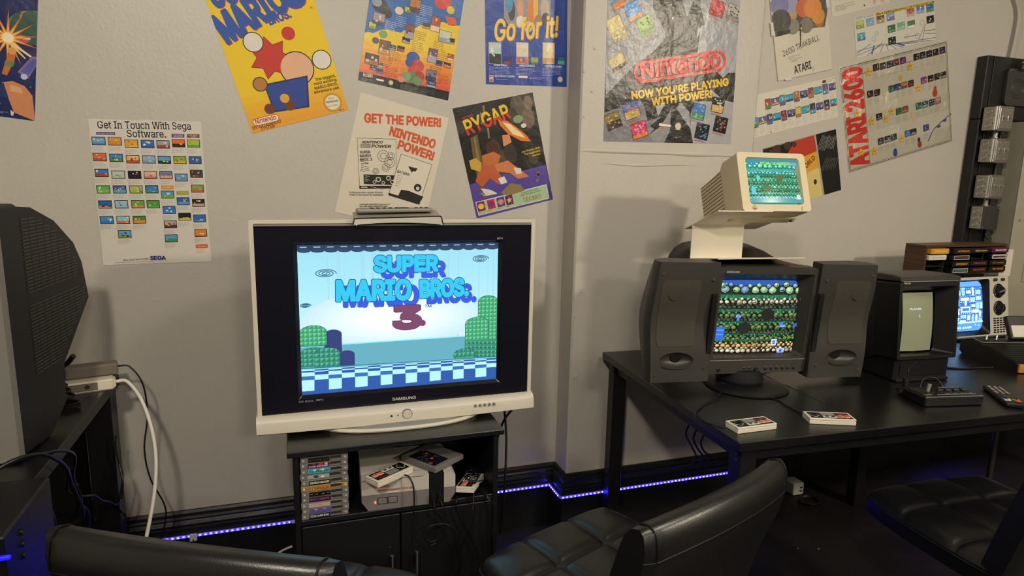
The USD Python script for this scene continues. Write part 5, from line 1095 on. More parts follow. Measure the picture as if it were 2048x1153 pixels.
# speakers
def speaker(s):
    zz = np.linspace(-.184, .186, 19); rings = []
    def prof(z):
        u = (z + .184) / .37                       # 0 bottom .. 1 top
        fy = -.013 - .016 * math.sin(PI * min(1, max(0, u))) ** 2 * 0 + .016 * math.exp(-((u - .5) / .22) ** 2) - .010 * (1 - u)
        dep = .055 + .075 * math.sin(PI * min(1, u * .9 + .05)) ** .8
        xo = .374 + .008 * math.sin(PI * u)
        return fy, dep, xo
    for z in zz:
        fy, dep, xo = prof(z); x0, x1 = .1745, xo
        rings.append([(s * x0, fy + .004, z), (s * (x0 + .012), fy, z), (s * (x1 - .03), fy, z), (s * (x1 - .004), fy - .002, z), (s * x1, fy + .004, z), (s * (x1 + .004), fy + .03, z), (s * (x1 - .006), fy + dep * .7, z), (s * (x1 - .05), fy + dep, z), (s * (x0 + .03), fy + dep * .8, z), (s * x0, fy + .05, z)])
    fyp, _, _ = prof(-.118)
    lf = MB().loft(rings if s > 0 else [r[::-1] for r in rings])
    v, f = np.vstack(lf.v), np.vstack(lf.f); tm = trimesh.Trimesh(v, f, process=True)
    if tm.volume < 0: tm.invert()
    body = m3.Manifold(m3.Mesh(tm.vertices.astype(np.float32), tm.faces.astype(np.uint32)))
    scoop = m3.Manifold.sphere(1.0, 40).scale((.058, .030, .026)).rotate((-16, 0, 0)).translate((s * .290, fyp - .006, -.116))
    cut = body - scoop
    k = bld(MB().man(cut if not cut.is_empty() else body), 'speaker', 'charcoal', smooth=42)
    # grille: follows the curved front
    gz = np.linspace(-.073, .133, 13); gx = (.231, .361); g = []
    for j, z in enumerate(gz):
        fy, _, _ = prof(z); e = .006 if j in (0, 12) else 0
        g.append([(s * (gx[0] + e), fy + .0005, z), (s * (gx[0] + e + .002), fy - .0022, z), (s * (gx[1] - e - .002), fy - .0022, z), (s * (gx[1] - e), fy + .0005, z)])
    bld(MB().loft(g if s > 0 else [r[::-1] for r in g], closed=True), 'grille', 'charcoal_grille', k, 45)
    fy, _, _ = prof(.09)
    bld(MB().lathe([(.0205, -.0002), (.0215, .0012), (.0225, -.0002)], 28, (s * .315, fy - .002, .092), R=rot(0, PI / 2)), 'tweeter_ring', 'charcoal_grille', k)
    fy, _, _ = prof(-.108)
    bld(MB().lathe([(0, .004), (.019, .003), (.021, 0)], 24, (s * .281, fy + .0205, -.109), R=rot(0, PI / 2)), 'port_opening', 'matte_black', k)
    fy, _, _ = prof(-.14)
    bld(MB().tube([(s * .243, fy - .0015, -.1335), (s * .262, fy - .0022, -.1395), (s * .29, fy - .0024, -.1415), (s * .318, fy - .0022, -.1395), (s * .337, fy - .0015, -.1335)], .0016, 6), 'port_rim', 'charcoal', k, 60)
    for x, z in ((.195, .134), (.360, .150), (.196, -.141), (.358, -.160)):
        f2, _, _ = prof(z); bld(MB().lathe([(0, .0025), (.0045, .002), (.0062, 0), (.0062, -.002)], 16, (s * x, f2 - .0008, z), R=rot(0, PI / 2)), 'screw_cap', 'charcoal_grille', k)
    bld(MB().box((s * .184, -.012, -.003), (.018, .012, .19), .002), 'hinge_block', 'black_plastic', k)
for s in (-1, 1): speaker(s)
# picture: a cave of stones
def stones(P, pal, rows, seed, light=1.0):
    rr = random.Random(seed); W, H = P.w, P.h
    for (v0, v1, kind) in rows:
        y0, y1 = H * (1 - v1), H * (1 - v0); h = y1 - y0; r = h * .5
        if kind in pal['bands']: P.rect(0, y0, W, y1, pal['bands'][kind], 1)
        if kind == 'grass':
            for i in range(60): x = rr.uniform(0, W); P.rect(x, y0, x + W * .012, y0 + h * rr.uniform(.3, 1), rr.choice(pal['grass']), 1.5 + i * .01)
            continue
        cols = pal.get(kind)
        if not cols: continue
        r = h * .58; k_ = 0
        for lane in (0, 1):
            n = int(W / (r * 1.75)) + 1
            for i in range(n + 1):
                k_ += 1
                rr_ = r * rr.uniform(.62, 1.0) * (1 if lane == 0 else .62)
                x = (i + .5 * lane + rr.uniform(-.12, .12)) * W / n; y = y0 + h * ((.46 if lane == 0 else .92) + rr.uniform(-.06, .06))
                q = [(x + rr_ * 1.1 * math.cos(a) * rr.uniform(.8, 1.08), y + rr_ * .92 * math.sin(a) * rr.uniform(.82, 1.06)) for a in np.linspace(0, 2 * PI, 9)[:-1]]
                g = Polygon(q).buffer(0); P.add(g, pal['edge'], 2)
                cc = rr.choice(cols)
                P.add(affinity.translate(affinity.scale(g, .80, .78), 0, rr_ * .08), cc, 2)
                P.add(affinity.translate(affinity.scale(g, .46, .42), -rr_ * .16, rr_ * .26), tuple(np.minimum(1, np.array(c(cc)) * 1.6 + .03)), 2)
                P.add(affinity.translate(affinity.scale(g, .30, .16), rr_ * .2, -rr_ * .38), tuple(np.array(c(cc)) * .45), 2)
ROWS_ = [(0, .075, 'sky'), (.06, .20, 'top'), (.20, .26, 'grass'), (.25, .335, 'pale'), (.33, .40, 'dark'), (.395, .44, 'grass'), (.43, .515, 'mid'), (.505, .57, 'dark'), (.565, .60, 'grass'), (.59, .685, 'mid'), (.675, .735, 'dark'), (.73, .765, 'grass'), (.755, .83, 'mid'), (.82, .86, 'grass'), (.85, .93, 'gold'), (.92, 1.0, 'pale')]
PALG = dict(bands=dict(sky='#1c4a98', top='#12300f', pale='#1a1c14', dark='#10180c', mid='#121a0e', gold='#1a160c', grass='#1f6a4a'), grass=['#3aa878', '#2a8a60', '#1c5a40', '#144030'], edge='#0c0f0a', top=['#88b078', '#7a98a0', '#6a8ab0', '#98b888'], pale=['#b8b094', '#a89c80', '#c8c0a8', '#988a70'], dark=['#34402a', '#404a30', '#2c3622'], mid=['#52702f', '#5c7a38', '#48622c', '#64783c'], gold=['#b8924a', '#c8a45a', '#a87c3a'])
def bulge(W, H, d, M4):
    """a tube face that swells towards the viewer, with the print on it"""
    def f(u, v, z):
        a, b = (u - W / 2) / (W / 2), (v - H / 2) / (H / 2)
        P = np.stack([u, v, z + d * (1 - .5 * a * a - .5 * b * b)], 1); return P @ M4[:3, :3].T + M4[:3, 3]
    return f
W, H = sx1 - sx0 + .004, sz1 - sz0 + .004
def tube_screen(P, name, m, parent, M4, d, size=.018):
    W, H = P.w, P.h
    P2 = Print(W, H); off = 0
    for v, f, cc, kk in zip(P.V, P.F, P.C, P.K):
        ff = np.asarray(f) - off; off += len(v)
        vv, f2 = np.asarray(v), ff
        if max(np.ptp(vv[:, 0]), np.ptp(vv[:, 1])) > size:
            vv, f2 = trimesh.remesh.subdivide_to_size(vv, ff, size, max_iter=12)
        P2.V.append(vv); P2.K.append(kk); P2.F.append(np.asarray(f2) + P2.n); P2.C.append(np.tile(cc[0], (len(vv), 1))); P2.n += len(vv)
    F = P2.F
    pr = P2.mesh(name, m, parent, eps=1.2e-4, fn=bulge(W, H, d, M4))
    return pr
P = Print(W, H, '#0c100c'); stones(P, PALG, ROWS_, 3)
P.rect(0, H * .925, W, H, '#2a5ab0', 1.2); P.rect(W * .02, H * .935, W * .12, H * .955, '#88b8e8', 1.4)
for u, v, r in ((.60, .45, .020), (.34, .63, .019)): P.add(Polygon([(u * W + r * 1.15 * math.cos(a) * (1 + .15 * math.sin(5 * a)), (1 - v) * H + r * math.sin(a)) for a in np.linspace(0, 2 * PI, 16)]), '#17160f', 3)
for u, v, w_, h_, col in ((.0, .62, .11, .19, '#2f6ad8'), (.02, .66, .08, .015, '#5a9af0'), (.02, .72, .08, .015, '#5a9af0'), (.235, .44, .03, .10, '#4a86d8'), (.22, .46, .06, .03, '#6aa8f0'), (.765, .56, .05, .07, '#4a7ad8'), (.78, .60, .07, .03, '#7aa0e8'), (.95, .58, .05, .05, '#3a5ac8'), (.70, .80, .07, .09, '#c8d8f8'), (.72, .82, .03, .05, '#2a4ab0'), (.80, .93, .09, .07, '#a8c0f8'), (.83, .95, .03, .04, '#3a50c0')): P.rect(u * W, H * (1 - v - h_), (u + w_) * W, H * (1 - v), col, 3.2)
tube_screen(P, 'screen_picture', 'tube_picture', t, BT @ XZat(sx0 - .002, .0475, sz0 - .002), .012)
# wires under the monitor
loose('thin black wire lying on the desk behind the monitor foot', [(1.25, 1.72, DZ + .003), (1.35, 1.76, DZ + .003), (1.5, 1.74, DZ + .003), (1.6, 1.78, DZ + .003)], .002)

# ---------------------------------------------------------------- small beige monitor on its bent-plate stand
AL = np.array([1.425, 1.675, 1.376]); ay = -.08
SP = np.array([1.318, 1.79, 1.1245])           # foot of the stand's upright
t = thing('monitor_stand', 'cream bent metal plate stand on top of the charcoal monitor', 'monitor stand', tuple(SP), yaw=ay)
w2 = .094
def slab(mb, pts, x0, x1, th=.003):
    P_ = LineString(pts).buffer(th / 2, cap_style=2, join_style=2); mb.prism(P_, x0, x1, YZ); return mb
slab(MB(), [(0, .0), (0, .1115)], -w2, w2).build('upright', 'white_enamel', t)
slab(MB(), [(-.165, .0215), (-.16, .0215), (.0, .0), (.004, .0)], -w2, w2 + .115).build('base_plate', 'white_enamel', t)
slab(MB(), [(0, .110), (.045, .094), (.06, .094)], -w2, w2).build('rear_flange', 'white_enamel', t)
slab(MB(), [(0, .110), (-.145, .163)], -w2, w2).build('sloping_plate', 'white_enamel', t)
t = thing('small_monitor', 'small beige monitor with rainbow fruit logo tilted back on the cream stand', 'monitor', tuple(AL), yaw=ay, tilt=-.343)
outer = rrect(-.1205, -.094, .1205, .094, .012, 5); hole = rrect(-.092, -.072, .098, .078, .010)
MB().prism(outer.difference(hole), 0, .03, XZat(0, .03, 0)).build('front_bezel', 'beige', t)
MB().loft([ringbox(-.092, .098, -.072, .078, .0005, .010), ringbox(-.087, .093, -.067, .073, .020, .014)], cap=False).build('screen_recess', 'beige', t, smooth=50)
MB().loft([ringbox(-.1205, .1205, -.094, .094, .029, .012), ringbox(-.119, .119, -.093, .093, .085, .012), ringbox(-.112, .112, -.088, .085, .108, .012)]).build('front_shell', 'beige', t, smooth=40)
MB().loft([ringbox(-.108, .108, -.086, .078, .107, .006), ringbox(-.100, .100, -.084, .060, .255, .006)]).build('rear_housing', 'beige', t, smooth=40)
for s in (-1, 1):
    for k in range(12):
        z0 = .056 - k * .0118; 
        MB().loft([[(s * (.1083 + .0), .110, z0 + .010), (s * .1086, .110, z0 + .010), (s * .1086, .110, z0 + .0125), (s * .1083, .110, z0 + .0125)], [(s * .1003, .253, z0 + .002 - .002), (s * .1008, .253, z0), (s * .1008, .253, z0 + .0022), (s * .1003, .253, z0 + .0022)]]).build('vent_slot', 'beige_dark', t)
    MB().lathe([(0, .006), (.010, .006), (.012, .003), (.012, -.006)], 20, (s * .1125, .085, -.092), R=rot(0, 0, s * PI / 2)).build('pivot_knob', 'beige', t)
MB().box((0, .09, -.0955), (.23, .05, .008), .002).build('foot_plate', 'beige', t)
MB().rbox((.088, -.001, -.0835), (.004, .005, .014), .0015, 8, R=rot(0, 0, .35)).build('power_switch', 'beige', t)
# fruit mark in six bands
fruit = unary_union([Point(-.0022, 0).buffer(.0042), Point(.0022, 0).buffer(.0042), Point(0, -.001).buffer(.0046)]).difference(Point(.0068, .0004).buffer(.0024)); fruit = affinity.scale(fruit, 1.05, 1.0)
Q = Print(1, 1)
fr_ = affinity.translate(affinity.scale(fruit, 1.35, 1.35), .5, .5); fx0, fz0, fx1, fz1 = fr_.bounds
for k, col in enumerate(('#3a8ac0', '#7a4a8a', '#c8403a', '#d87a30', '#d8b030', '#5a9a48')): Q.add(fr_.intersection(sbox(0, fz0 + (fz1 - fz0) * k / 6, 1, fz0 + (fz1 - fz0) * (k + 1) / 6)), col, 1)
Q.add(affinity.translate(affinity.rotate(affinity.scale(Point(0, 0).buffer(.0022), .6, 1.2), -35), .5012, .5092), '#5a9a48', 1)
Q.mesh('fruit_logo', 'label_print', t, M4=XZat(-.080 - .5, -.0006, -.083 - .5))
W, H = .180, .140
PALA = dict(bands=dict(sky='#2a8a9a', top='#3a9a90', pale='#3a8a78', dark='#2a6a50', mid='#2f7a58', gold='#3a9a88', grass='#4ab088'), grass=['#58c8a0', '#3aa080', '#2f8a70'], edge='#1c4a38', top=['#6ac8b8', '#58b0c0', '#88d8b0'], pale=['#58c0c8', '#68d0d0', '#50b0b8'], dark=['#4a8a60', '#58a070', '#3f7850'], mid=['#58b088', '#68c098', '#4aa078'], gold=['#68d0d8', '#78e0e0', '#58c0c8'])
P = Print(W, H, '#3a9a80'); stones(P, PALA, ROWS_, 9)
P.rect(0, H * .90, W, H, '#3f8aa0', 3); P.rect(W * .24, H * .86, W * .82, H * .93, '#88d870', 3.1); P.rect(W * .82, H * .86, W * .97, H * .93, '#7aa8b0', 3.1); P.rect(0, 0, W, H * .10, '#4a98a0', 2.9)
for i in range(30): P.rect(*(lambda x, y: (x, y, x + .004, y + .0016))(rg.uniform(W * .24, W * .8), rg.uniform(H * .865, H * .92)), '#3a7a48', 3.3)
for u, v, r in ((.57, .44, .0115), (.30, .68, .011)): P.add(Polygon([(u * W + r * 1.15 * math.cos(a) * (1 + .12 * math.sin(5 * a)), (1 - v) * H + r * math.sin(a)) for a in np.linspace(0, 2 * PI, 16)]), '#5a6a38', 3.2)
for u, v, w_, h_, col in ((.01, .66, .08, .16, '#48c8d8'), (.13, .40, .06, .09, '#58d0d8'), (.88, .82, .08, .10, '#d8f0d0')): P.rect(u * W, H * (1 - v - h_), (u + w_) * W, H * (1 - v), col, 3.4)
tube_screen(P, 'screen_picture', 'tube_picture', t, XZat(-.087, .0215, -.067), .008)
loose('black wire leaving the back of the small beige monitor', [at_y(1408, 448, 1.93), at_y(1402, 458, 1.935), at_y(1394, 470, 1.94), at_y(1391, 477, 1.945)], .0022)
# ---------------------------------------------------------------- vector game machine
t = thing('vector_game_machine', 'tall black tabletop game machine with portrait screen right of the speaker', 'game machine', (1.967, 1.512, DZ), yaw=-.093)
Rv = rot(0, -.096); VT = T4((0, 0, 0), Rv)
def bv(mb, name, m, parent=t, smooth=30): return xf(mb, VT).build(name, m, parent, smooth)
outer = rrect(-.1175, .079, .1175, .333, .006); hole = rrect(-.107, .090, .107, .318, .006)
bv(MB().prism(outer.difference(hole), 0, .10, XZat(0, .10, 0)), 'front_shell', 'black_plastic')
bv(MB().loft([ringbox(-.107, .107, .090, .318, .001, .006), ringbox(-.075, .072, .092, .298, .049, .016)], cap=False), 'screen_recess', 'black_plastic', smooth=40)
bv(MB().loft([ringbox(-.1175, .1175, .075, .333, .099, .006), ringbox(-.112, .112, .03, .33, .20, .02), ringbox(-.10, .10, .06, .30, .27, .03)]), 'rear_housing', 'black_plastic', smooth=40)
bv(MB().loft([[(-.119, y, z + dz) for y, z in ((0, 0),)] for dz in (0,)] and [ringbox(-.1185, .1185, .335, .350, -.002, .005), ringbox(-.1185, .1185, .335, .356, .03, .005), ringbox(-.113, .113, .335, .362, .14, .006), ringbox(-.10, .10, .33, .345, .24, .006)]), 'top_cap', 'charcoal', smooth=50)
bv(MB().box((.0, -.0018, .3345), (.215, .003, .0028), .001), 'top_groove', 'silver_grey')
Q = Print(.24, .4); Q.text('Vectrex', (.006, .325), (.032, .325), .0065, '#c8c4b8', 1, px=False, shear=.2, bold=False); Q.mesh('lettering', 'label_print', t, M4=VT @ XZat(-.112, -.0025, .0015))
# base: controller dock
bx_ = MB(); bx_.box((0, .02 + .12, .040), (.215, .24, .079), .006); bx_.build('base', 'black_plastic', t)
MB().box((0, .022, .006), (.208, .02, .010), .002).build('base_lip', 'black_plastic', t)
MB().box((0, .0185, .042), (.180, .003, .045), .001).build('dock_door', 'black_rubber', t)
# tube face
W, H = .122, .196
n = 15; us, vs = np.linspace(0, W, n), np.linspace(0, H, n); uu, vv = np.meshgrid(us, vs)
mb = MB(); g = bulge(W, H, .012, VT @ XZat(-.060, .0495, .098)); V_ = g(uu.ravel(), vv.ravel(), np.zeros(n * n))
F_ = [[i * n + j, i * n + j + 1, (i + 1) * n + j + 1, (i + 1) * n + j] for i in range(n - 1) for j in range(n - 1)]
mb.add(V_, np.array(F_)); mb.build('screen', 'tube_phosphor', t, smooth=60)
Q = Print(W, H); Q.text('PLAYER', (.025, .139), (.068, .139), .0055, '#e0ecff', 1, px=False); Q.text('1', (.060, .114), (.0645, .114), .0085, '#e0ecff', 1, px=False)
Q.mesh('screen_text', 'tube_picture', t, eps=4e-4, fn=bulge(W, H, .0125, VT @ XZat(-.060, .0495, .098)))
# its controller
t = thing('joystick_panel', 'low black control panel with stubby joystick before the tall black game machine', 'controller', (1.850, 1.362, DZ), yaw=-.19)
MB().box((0, 0, .015), (.192, .094, .029), .003).build('case', 'black_plastic', t)
MB().box((0, .0, .0304), (.176, .080, .0016), .0005).build('top_plate', 'black_metal', t)
MB().box((0, -.0445, .0298), (.188, .003, .0022), .0008).build('front_trim', 'silver_grey', t)
MB().box((.02, -.029, .0316), (.128, .003, .0008)).build('silver_line', 'silver_grey', t); MB().box((-.075, -.029, .0316), (.03, .003, .0008)).build('silver_line', 'silver_grey', t)
MB().box((.045, .032, .0316), (.07, .004, .0008)).build('silver_line', 'silver_grey', t)
MB().lathe([(0, .003), (.012, .0025), (.016, .0012), (.017, 0)], 24, (-.055, -.004, .0312)).build('stick_collar', 'black_rubber', t)
MB().cyl((-.055, -.004, .033), (-.049, -.001, .056), .0045, .006, 16).build('joystick', 'silver_grey', t)
for k in range(4): MB().lathe([(0, .004), (.006, .0035), (.0072, .0015), (.0072, 0)], 18, (-.010 + k * .0265, .006, .0312)).build('fire_button', 'black_plastic', t); MB().box((-.006 + k * .0265, -.022, .0318), (.009, .0022, .0008), R=rot(-.5)).build('button_mark', 'silver_grey', t); MB().box((-.006 + k * .0265, .0005, .0352), (.009, .0014, .0008), R=rot(-.5)).build('button_mark', 'silver_grey', t)
# coiled lead
hel = [(-.10 + .075 * s_ , .062 + .010 * math.cos(s_ * 75), .011 + .010 * math.sin(s_ * 75)) for s_ in np.linspace(0, 1, 110)]
MB().tube(hel, .0017, 6, 0).build('coiled_lead', 'black_rubber', t, smooth=60)
hel = [(-.065 + .008 * math.cos(s_ * 50), .075 + .008 * math.sin(s_ * 50), .02 + .032 * s_) for s_ in np.linspace(0, 1, 70)]
MB().tube(hel, .0016, 6, 0).build('coiled_lead', 'black_rubber', t, smooth=60)
MB().tube([(-.057, .075, .052), (-.055, .082, .075), (-.02, .10, .088), (.01, .125, .085)], .0018, 6).build('lead', 'black_rubber', t, smooth=60)
MB().tube([(-.028, .06, .012), (-.01, .07, .045), (.022, .066, .052), (.04, .058, .036), (.045, .048, .022)], .0028, 7).build('lead', 'black_rubber', t, smooth=60)

# ---------------------------------------------------------------- small portable television
TL = np.array([2.765, 1.905, DZ]); tt = -.165
t = thing('portable_television', 'small silver portable television with two round dials showing a blue maze', 'television', tuple(TL))
BT2 = T4((0, 0, 0.003), rot(0, tt))
def b2(mb, name, m, parent=t, smooth=30): return xf(mb, BT2).build(name, m, parent, smooth)
fo = rrect(-.168, .002, .168, .258, .008)
ho = rrect(-.158, .012, .058, .248, .010)
b2(MB().prism(fo.difference(ho), 0, .03, XZat(0, .03, 0)), 'silver_front', 'silver_plastic')
b2(MB().loft([ringbox(-.158, .058, .012, .248, .002, .010), ringbox(-.150, .046, .030, .240, .028, .03)], cap=False), 'screen_mask', 'black_plastic', smooth=40)
b2(MB().loft([ringbox(-.166, .166, .010, .256, .029, .01), ringbox(-.163, .163, .028, .252, .12, .02), ringbox(-.13, .13, .055, .22, .20, .03)]), 'rear_case', 'black_plastic', smooth=40)
MB().box((0, .08, .0095), (.30, .12, .018), .003).build('foot', 'black_plastic', t)
for z in (.196, .122):
    b2(MB().lathe([(0, .0015), (.030, .0015), (.0315, 0)], 32, (.108, -.001, z), R=rot(0, PI / 2)), 'dial_plate', 'black_plastic')
    b2(MB().lathe([(0, .016), (.0175, .016), (.0195, .013), (.021, .001)], 24, (.108, -.002, z), R=rot(0, PI / 2)), 'dial_knob', 'black_plastic')
    b2(MB().box((.108, -.019, z), (.006, .006, .036), .001, R=rot(0, 0, 1.3 if z > .15 else .4)), 'knob_bar', 'silver_grey' if z > .15 else 'black_plastic')
    for k in range(7): a = 2.1 + k * .28; b2(MB().box((.108 + .0265 * math.cos(a), -.0028, z + .0265 * math.sin(a)), (.006, .0006, .002), R=rot(0, 0, -a)), 'dial_mark', 'silver_plastic')
for x in (.085, .130): b2(MB().cyl((x, 0, .244), (x, -.010, .244), .0065, n=16), 'small_knob', 'dark_steel')
b2(MB().box((.092, -.0008, .160), (.018, .001, .004)), 'name_badge', 'controller_white')
for j in range(7):
    for i in range(4): b2(MB().box((.083 + i * .0185, -.0006, .019 + j * .0098), (.0135, .0016, .0058), .0006), 'speaker_slot', 'black_rubber')
b2(MB().box((0, -.010, .004), (.33, .024, .006), .002), 'front_lip', 'dark_steel')
W, H = .196, .21
P = Print(W, H, '#1f4c94')
LT = '#88d0f0'
def mz(u0, v0, u1, v1, col=LT, fill='#3f8ad0'):
    P.rect(u0 * W, H * (1 - v1), u1 * W, H * (1 - v0), col, 2); P.rect(u0 * W + .0016, H * (1 - v1) + .0016, u1 * W - .0016, H * (1 - v0) - .0016, fill, 2.2)
P.rect(0, 0, W, H * .17, '#3f74b8', 1); P.rect(0, H * .9, W, H, '#4a78a8', 1); P.rect(0, H * .165, W, H * .185, '#a8e4f4', 2)
PAL_ = ['#68b0e8', '#8ac4e4', '#58a0e0', '#a8ccd8', '#b0c8e8']
for k, (u0, v0, u1, v1) in enumerate(((.02, .18, .14, .27), (.18, .18, .30, .27), (.34, .12, .42, .27), (.46, .18, .60, .24), (.64, .12, .70, .28), (.76, .18, .92, .26), (.02, .32, .12, .38), (.17, .32, .25, .48), (.30, .32, .54, .38), (.40, .38, .46, .48), (.58, .32, .72, .41), (.76, .31, .93, .38), (.02, .44, .12, .52), (.30, .50, .56, .62), (.60, .46, .72, .52), (.76, .43, .84, .55), (.88, .43, .97, .55), (.02, .58, .14, .66), (.18, .54, .25, .66), (.60, .57, .84, .63), (.30, .67, .44, .73), (.48, .67, .56, .78), (.62, .67, .68, .80), (.73, .67, .80, .80), (.85, .60, .92, .72), (.06, .72, .24, .79), (.28, .77, .44, .81), (.85, .76, .96, .81))): mz(u0, v0, u1, v1, '#a8e0f4', PAL_[k % 5])
P.rect(.33 * W, H * .41, .53 * W, H * .47, '#2a5a98', 2.5)
for i in range(17):
    for v in (.145, .295, .415, .555, .645, .74, .815): P.rect((i + .3) / 17 * W, H * (1 - v), (i + .65) / 17 * W, H * (1 - v) + .0022, '#b8e8f8', 1.5)
for j in range(14):
    for u in (.155, .275, .57, .745, .86): P.rect(u * W, H * (.2 + j * .048), u * W + .0026, H * (.2 + j * .048) + .0024, '#b8e8f8', 1.5)
P.text('1981 ATARI', (.10 * W, .055 * H), (.62 * W, .055 * H), .0075, '#d0f0fa', 3, px=False); P.disc(.86 * W, .10 * H, .004, '#88d0f0', 3, px=False); P.disc(.74 * W, .12 * H, .004, '#88d0f0', 3, px=False)
tube_screen(P, 'screen_picture', 'blue_tube_picture', t, BT2 @ XZat(-.150, .0295, .030), .012)

# ---------------------------------------------------------------- wooden cartridge rack on the portable television
RX0, RX1, RY, RZ0, RZ1 = 2.445, 2.915, 1.955, 1.0065, 1.131
RD = .095; rx, rz = (RX0 + RX1) / 2, RZ0
t = thing('cartridge_rack', 'dark wooden open rack holding cartridges on top of the portable television', 'rack', (rx, RY, rz))
rw, rh = (RX1 - RX0), RZ1 - RZ0
MB().box((0, RD / 2, rh - .005), (rw, RD, .010), .0012).build('top_board', 'wood', t)
for s in (-1, 1): MB().box((s * (rw / 2 - .005), RD / 2, rh / 2 - .005), (.010, RD, rh - .0102), .0012).build('side_board', 'wood', t)
MB().box((0, RD / 2, .004), (rw - .0205, RD, .008), .001).build('bottom_board', 'wood', t)
MB().box((0, RD - .003, rh / 2), (rw - .021, .004, rh - .0185)).build('back_board', 'cart_dark', t)
for k in (1, 2, 3): MB().box(((rw - .024) * (k / 4 - .5), RD / 2 + .004, rh / 2 - .001), (.004, RD - .016, rh - .0185)).build('divider', 'cart_dark', t)
for j in (1, 2, 3): MB().box((0, RD / 2 + .004, .008 + (rh - .018) * j / 4), (rw - .021, RD - .017, .0015)).build('shelf', 'cart_dark', t)
cw = (rw - .03) / 4; ch = (rh - .018) / 4
def gcart(i, j, label, text, ink, bg='#15110f', shell='black_plastic', style='plain', out=.022, dx=0.0):
    x = (rw - .024) * ((i + .5) / 4 - .5); z = .008 + ch * (3 - j) + .0015
    hh = ch - .005
    q = thing('cartridge', label, 'game cartridge', (rx + x, RY - out, rz + z + hh / 2), group='cartridges in the wooden rack')
    MB().box((0, .045, 0), (.098, .09, hh), .0022).build('shell', shell, q)
    Q = Print(.086, hh - .004, bg)
    if style == 'frame': Q.rect(0, 0, .086, hh, '#b8b4ac', 1); Q.rect(.003, .003, .083, hh - .007, bg, 2)
    if style == 'white': Q.rect(0, 0, .086, hh, '#d8d4ca', 1); Q.rect(.006, .004, .080, hh - .009, '#4a2a2a', 2); Q.rect(.04, 0, .07, .004, '#e8e4da', 3)
    Q.text(text, (.010, .006), (.076, .006), hh * .34, ink, 4, px=False, shear=.12)
    Q.mesh('label', 'label_print', q, M4=XZat(-.043, -.0008, -hh / 2 + .002))
mat('cart_orange', '#d89a24', .5, .4); mat('cart_maroon', '#561c3c', .45, .4); mat('cart_paper', '#d8d4c8', .6, .3)
gcart(0, 0, 'yellow orange cartridge, first in the top row of the rack', 'SUPER COBRA', '#f0c860', '#d89a24', 'cart_orange', out=.012, dx=-.006)
gcart(1, 0, 'black cartridge with orange word, second in the top row of the rack', 'ASTEROIDS', '#e0902a', out=.024)
gcart(2, 0, 'black cartridge with pale yellow words, third in the top row of the rack', 'missile command', '#d8b878', out=.016)
gcart(3, 0, 'maroon cartridge with white words, at the right end of the top row', 'GRAND PRIX', '#e8d8dc', '#561c3c', 'cart_maroon', out=.020, dx=.004)
gcart(0, 1, 'white-labelled cartridge under the yellow orange one', '== == ====', '#8a867c', '#d8d4c8', 'cart_paper', out=.004, dx=-.006)
gcart(1, 1, 'black cartridge with silver framed red label, second in the second row', '--- ---- --', '#b06a5a', '#3a2422', style='frame', out=.020)
gcart(3, 1, 'black cartridge with thick white framed label, right end of the second row', '---', '#7a4a48', style='white', out=.018, dx=.004)
gcart(1, 2, 'black cartridge with yellow capitals, leftmost in the third row', 'SUPER BREAKOUT', '#e0a838', out=.024)
gcart(2, 2, 'black cartridge with dull red word, middle of the third row', 'CIRCUS ATARI', '#a8503a', out=.018)
gcart(3, 2, 'black cartridge with big orange initials, right end of the third row', 'E.T. =======', '#d87a2a', out=.018, dx=.004)
gcart(1, 3, 'black cartridge with silver framed blue grey label, leftmost in the bottom row', 'DEFENDER', '#5a8a98', '#22282a', style='frame', out=.022)
gcart(2, 3, 'black cartridge with thin red word, middle of the bottom row', 'GALAXIAN', '#c04a38', out=.018)
gcart(3, 3, 'black cartridge with orange capitals, right end of the bottom row', "YARS' REVENGE", '#d8862a', out=.018, dx=.002)
t = thing('white_card', 'blank white card standing beside the right end of the cartridge rack', 'card', (2.985, 2.00, .985))
MB().box((0, 0, .055), (.075, .004, .12), .001).build('card', 'cart_paper', t)
MB().box((0, .03, .0), (.06, .06, .006), .001).build('foot', 'cart_paper', t)

# ---------------------------------------------------------------- ribbed console with switches, and a dark ribbed case behind it
t = thing('switch_console', 'black ribbed game console with silver switches and wooden front at the right edge', 'game console', (2.384, 1.505, DZ), yaw=-.26)
CWd, CD = .35, .27
prof = Polygon([(0, 0), (0, .030), (.012, .036), (.165, .060), (.21, .066), (.27, .050), (.27, .012), (.255, .0), ])
MB().prism(prof, 0, CWd, YZ).build('case', 'black_plastic', t)
MB().box((CWd / 2, -.003, .018), (CWd - .006, .008, .030), .001).build('wood_front', 'wood_front', t)
mb = MB()
for k in range(26):
    y = .016 + k * .0056; z = .036 + (y - .012) * (.024 / .153)
    mb.box((CWd / 2, y, z + .0012), (CWd - .01, .0028, .0026), R=rot(0, .155))
tag(mb.build('ridges', 'black_plastic', t, smooth=False), kind='stuff')
pn = MB().box((CWd / 2 - .005, .2, .0655), (CWd - .03, .055, .003), .001, R=rot(0, .09)).build('switch_panel', 'black_metal', t)
mb = MB(); mb.box((CWd / 2 - .005, .1705, .0645), (CWd - .024, .002, .003)); mb.box((.0105, .2, .0665), (.002, .058, .003), R=rot(0, .09)); mb.build('panel_trim', 'silver_grey', t)
for k, x in enumerate((.045, .085, .125)):
    MB().cyl((x, .2, .066), (x + .004, .204, .083), .0034, .0034, 12).build('switch_lever', 'chrome', t); MB().lathe([(0, .002), (.006, .0015), (.007, 0)], 16, (x, .2, .067)).build('switch_collar', 'black_metal', t)
t = thing('cartridge', 'black cartridge with red lettering and white end label standing in the ribbed console', 'game cartridge', (2.625, 1.655, DZ + .068), yaw=-.26, tilt=-.45)
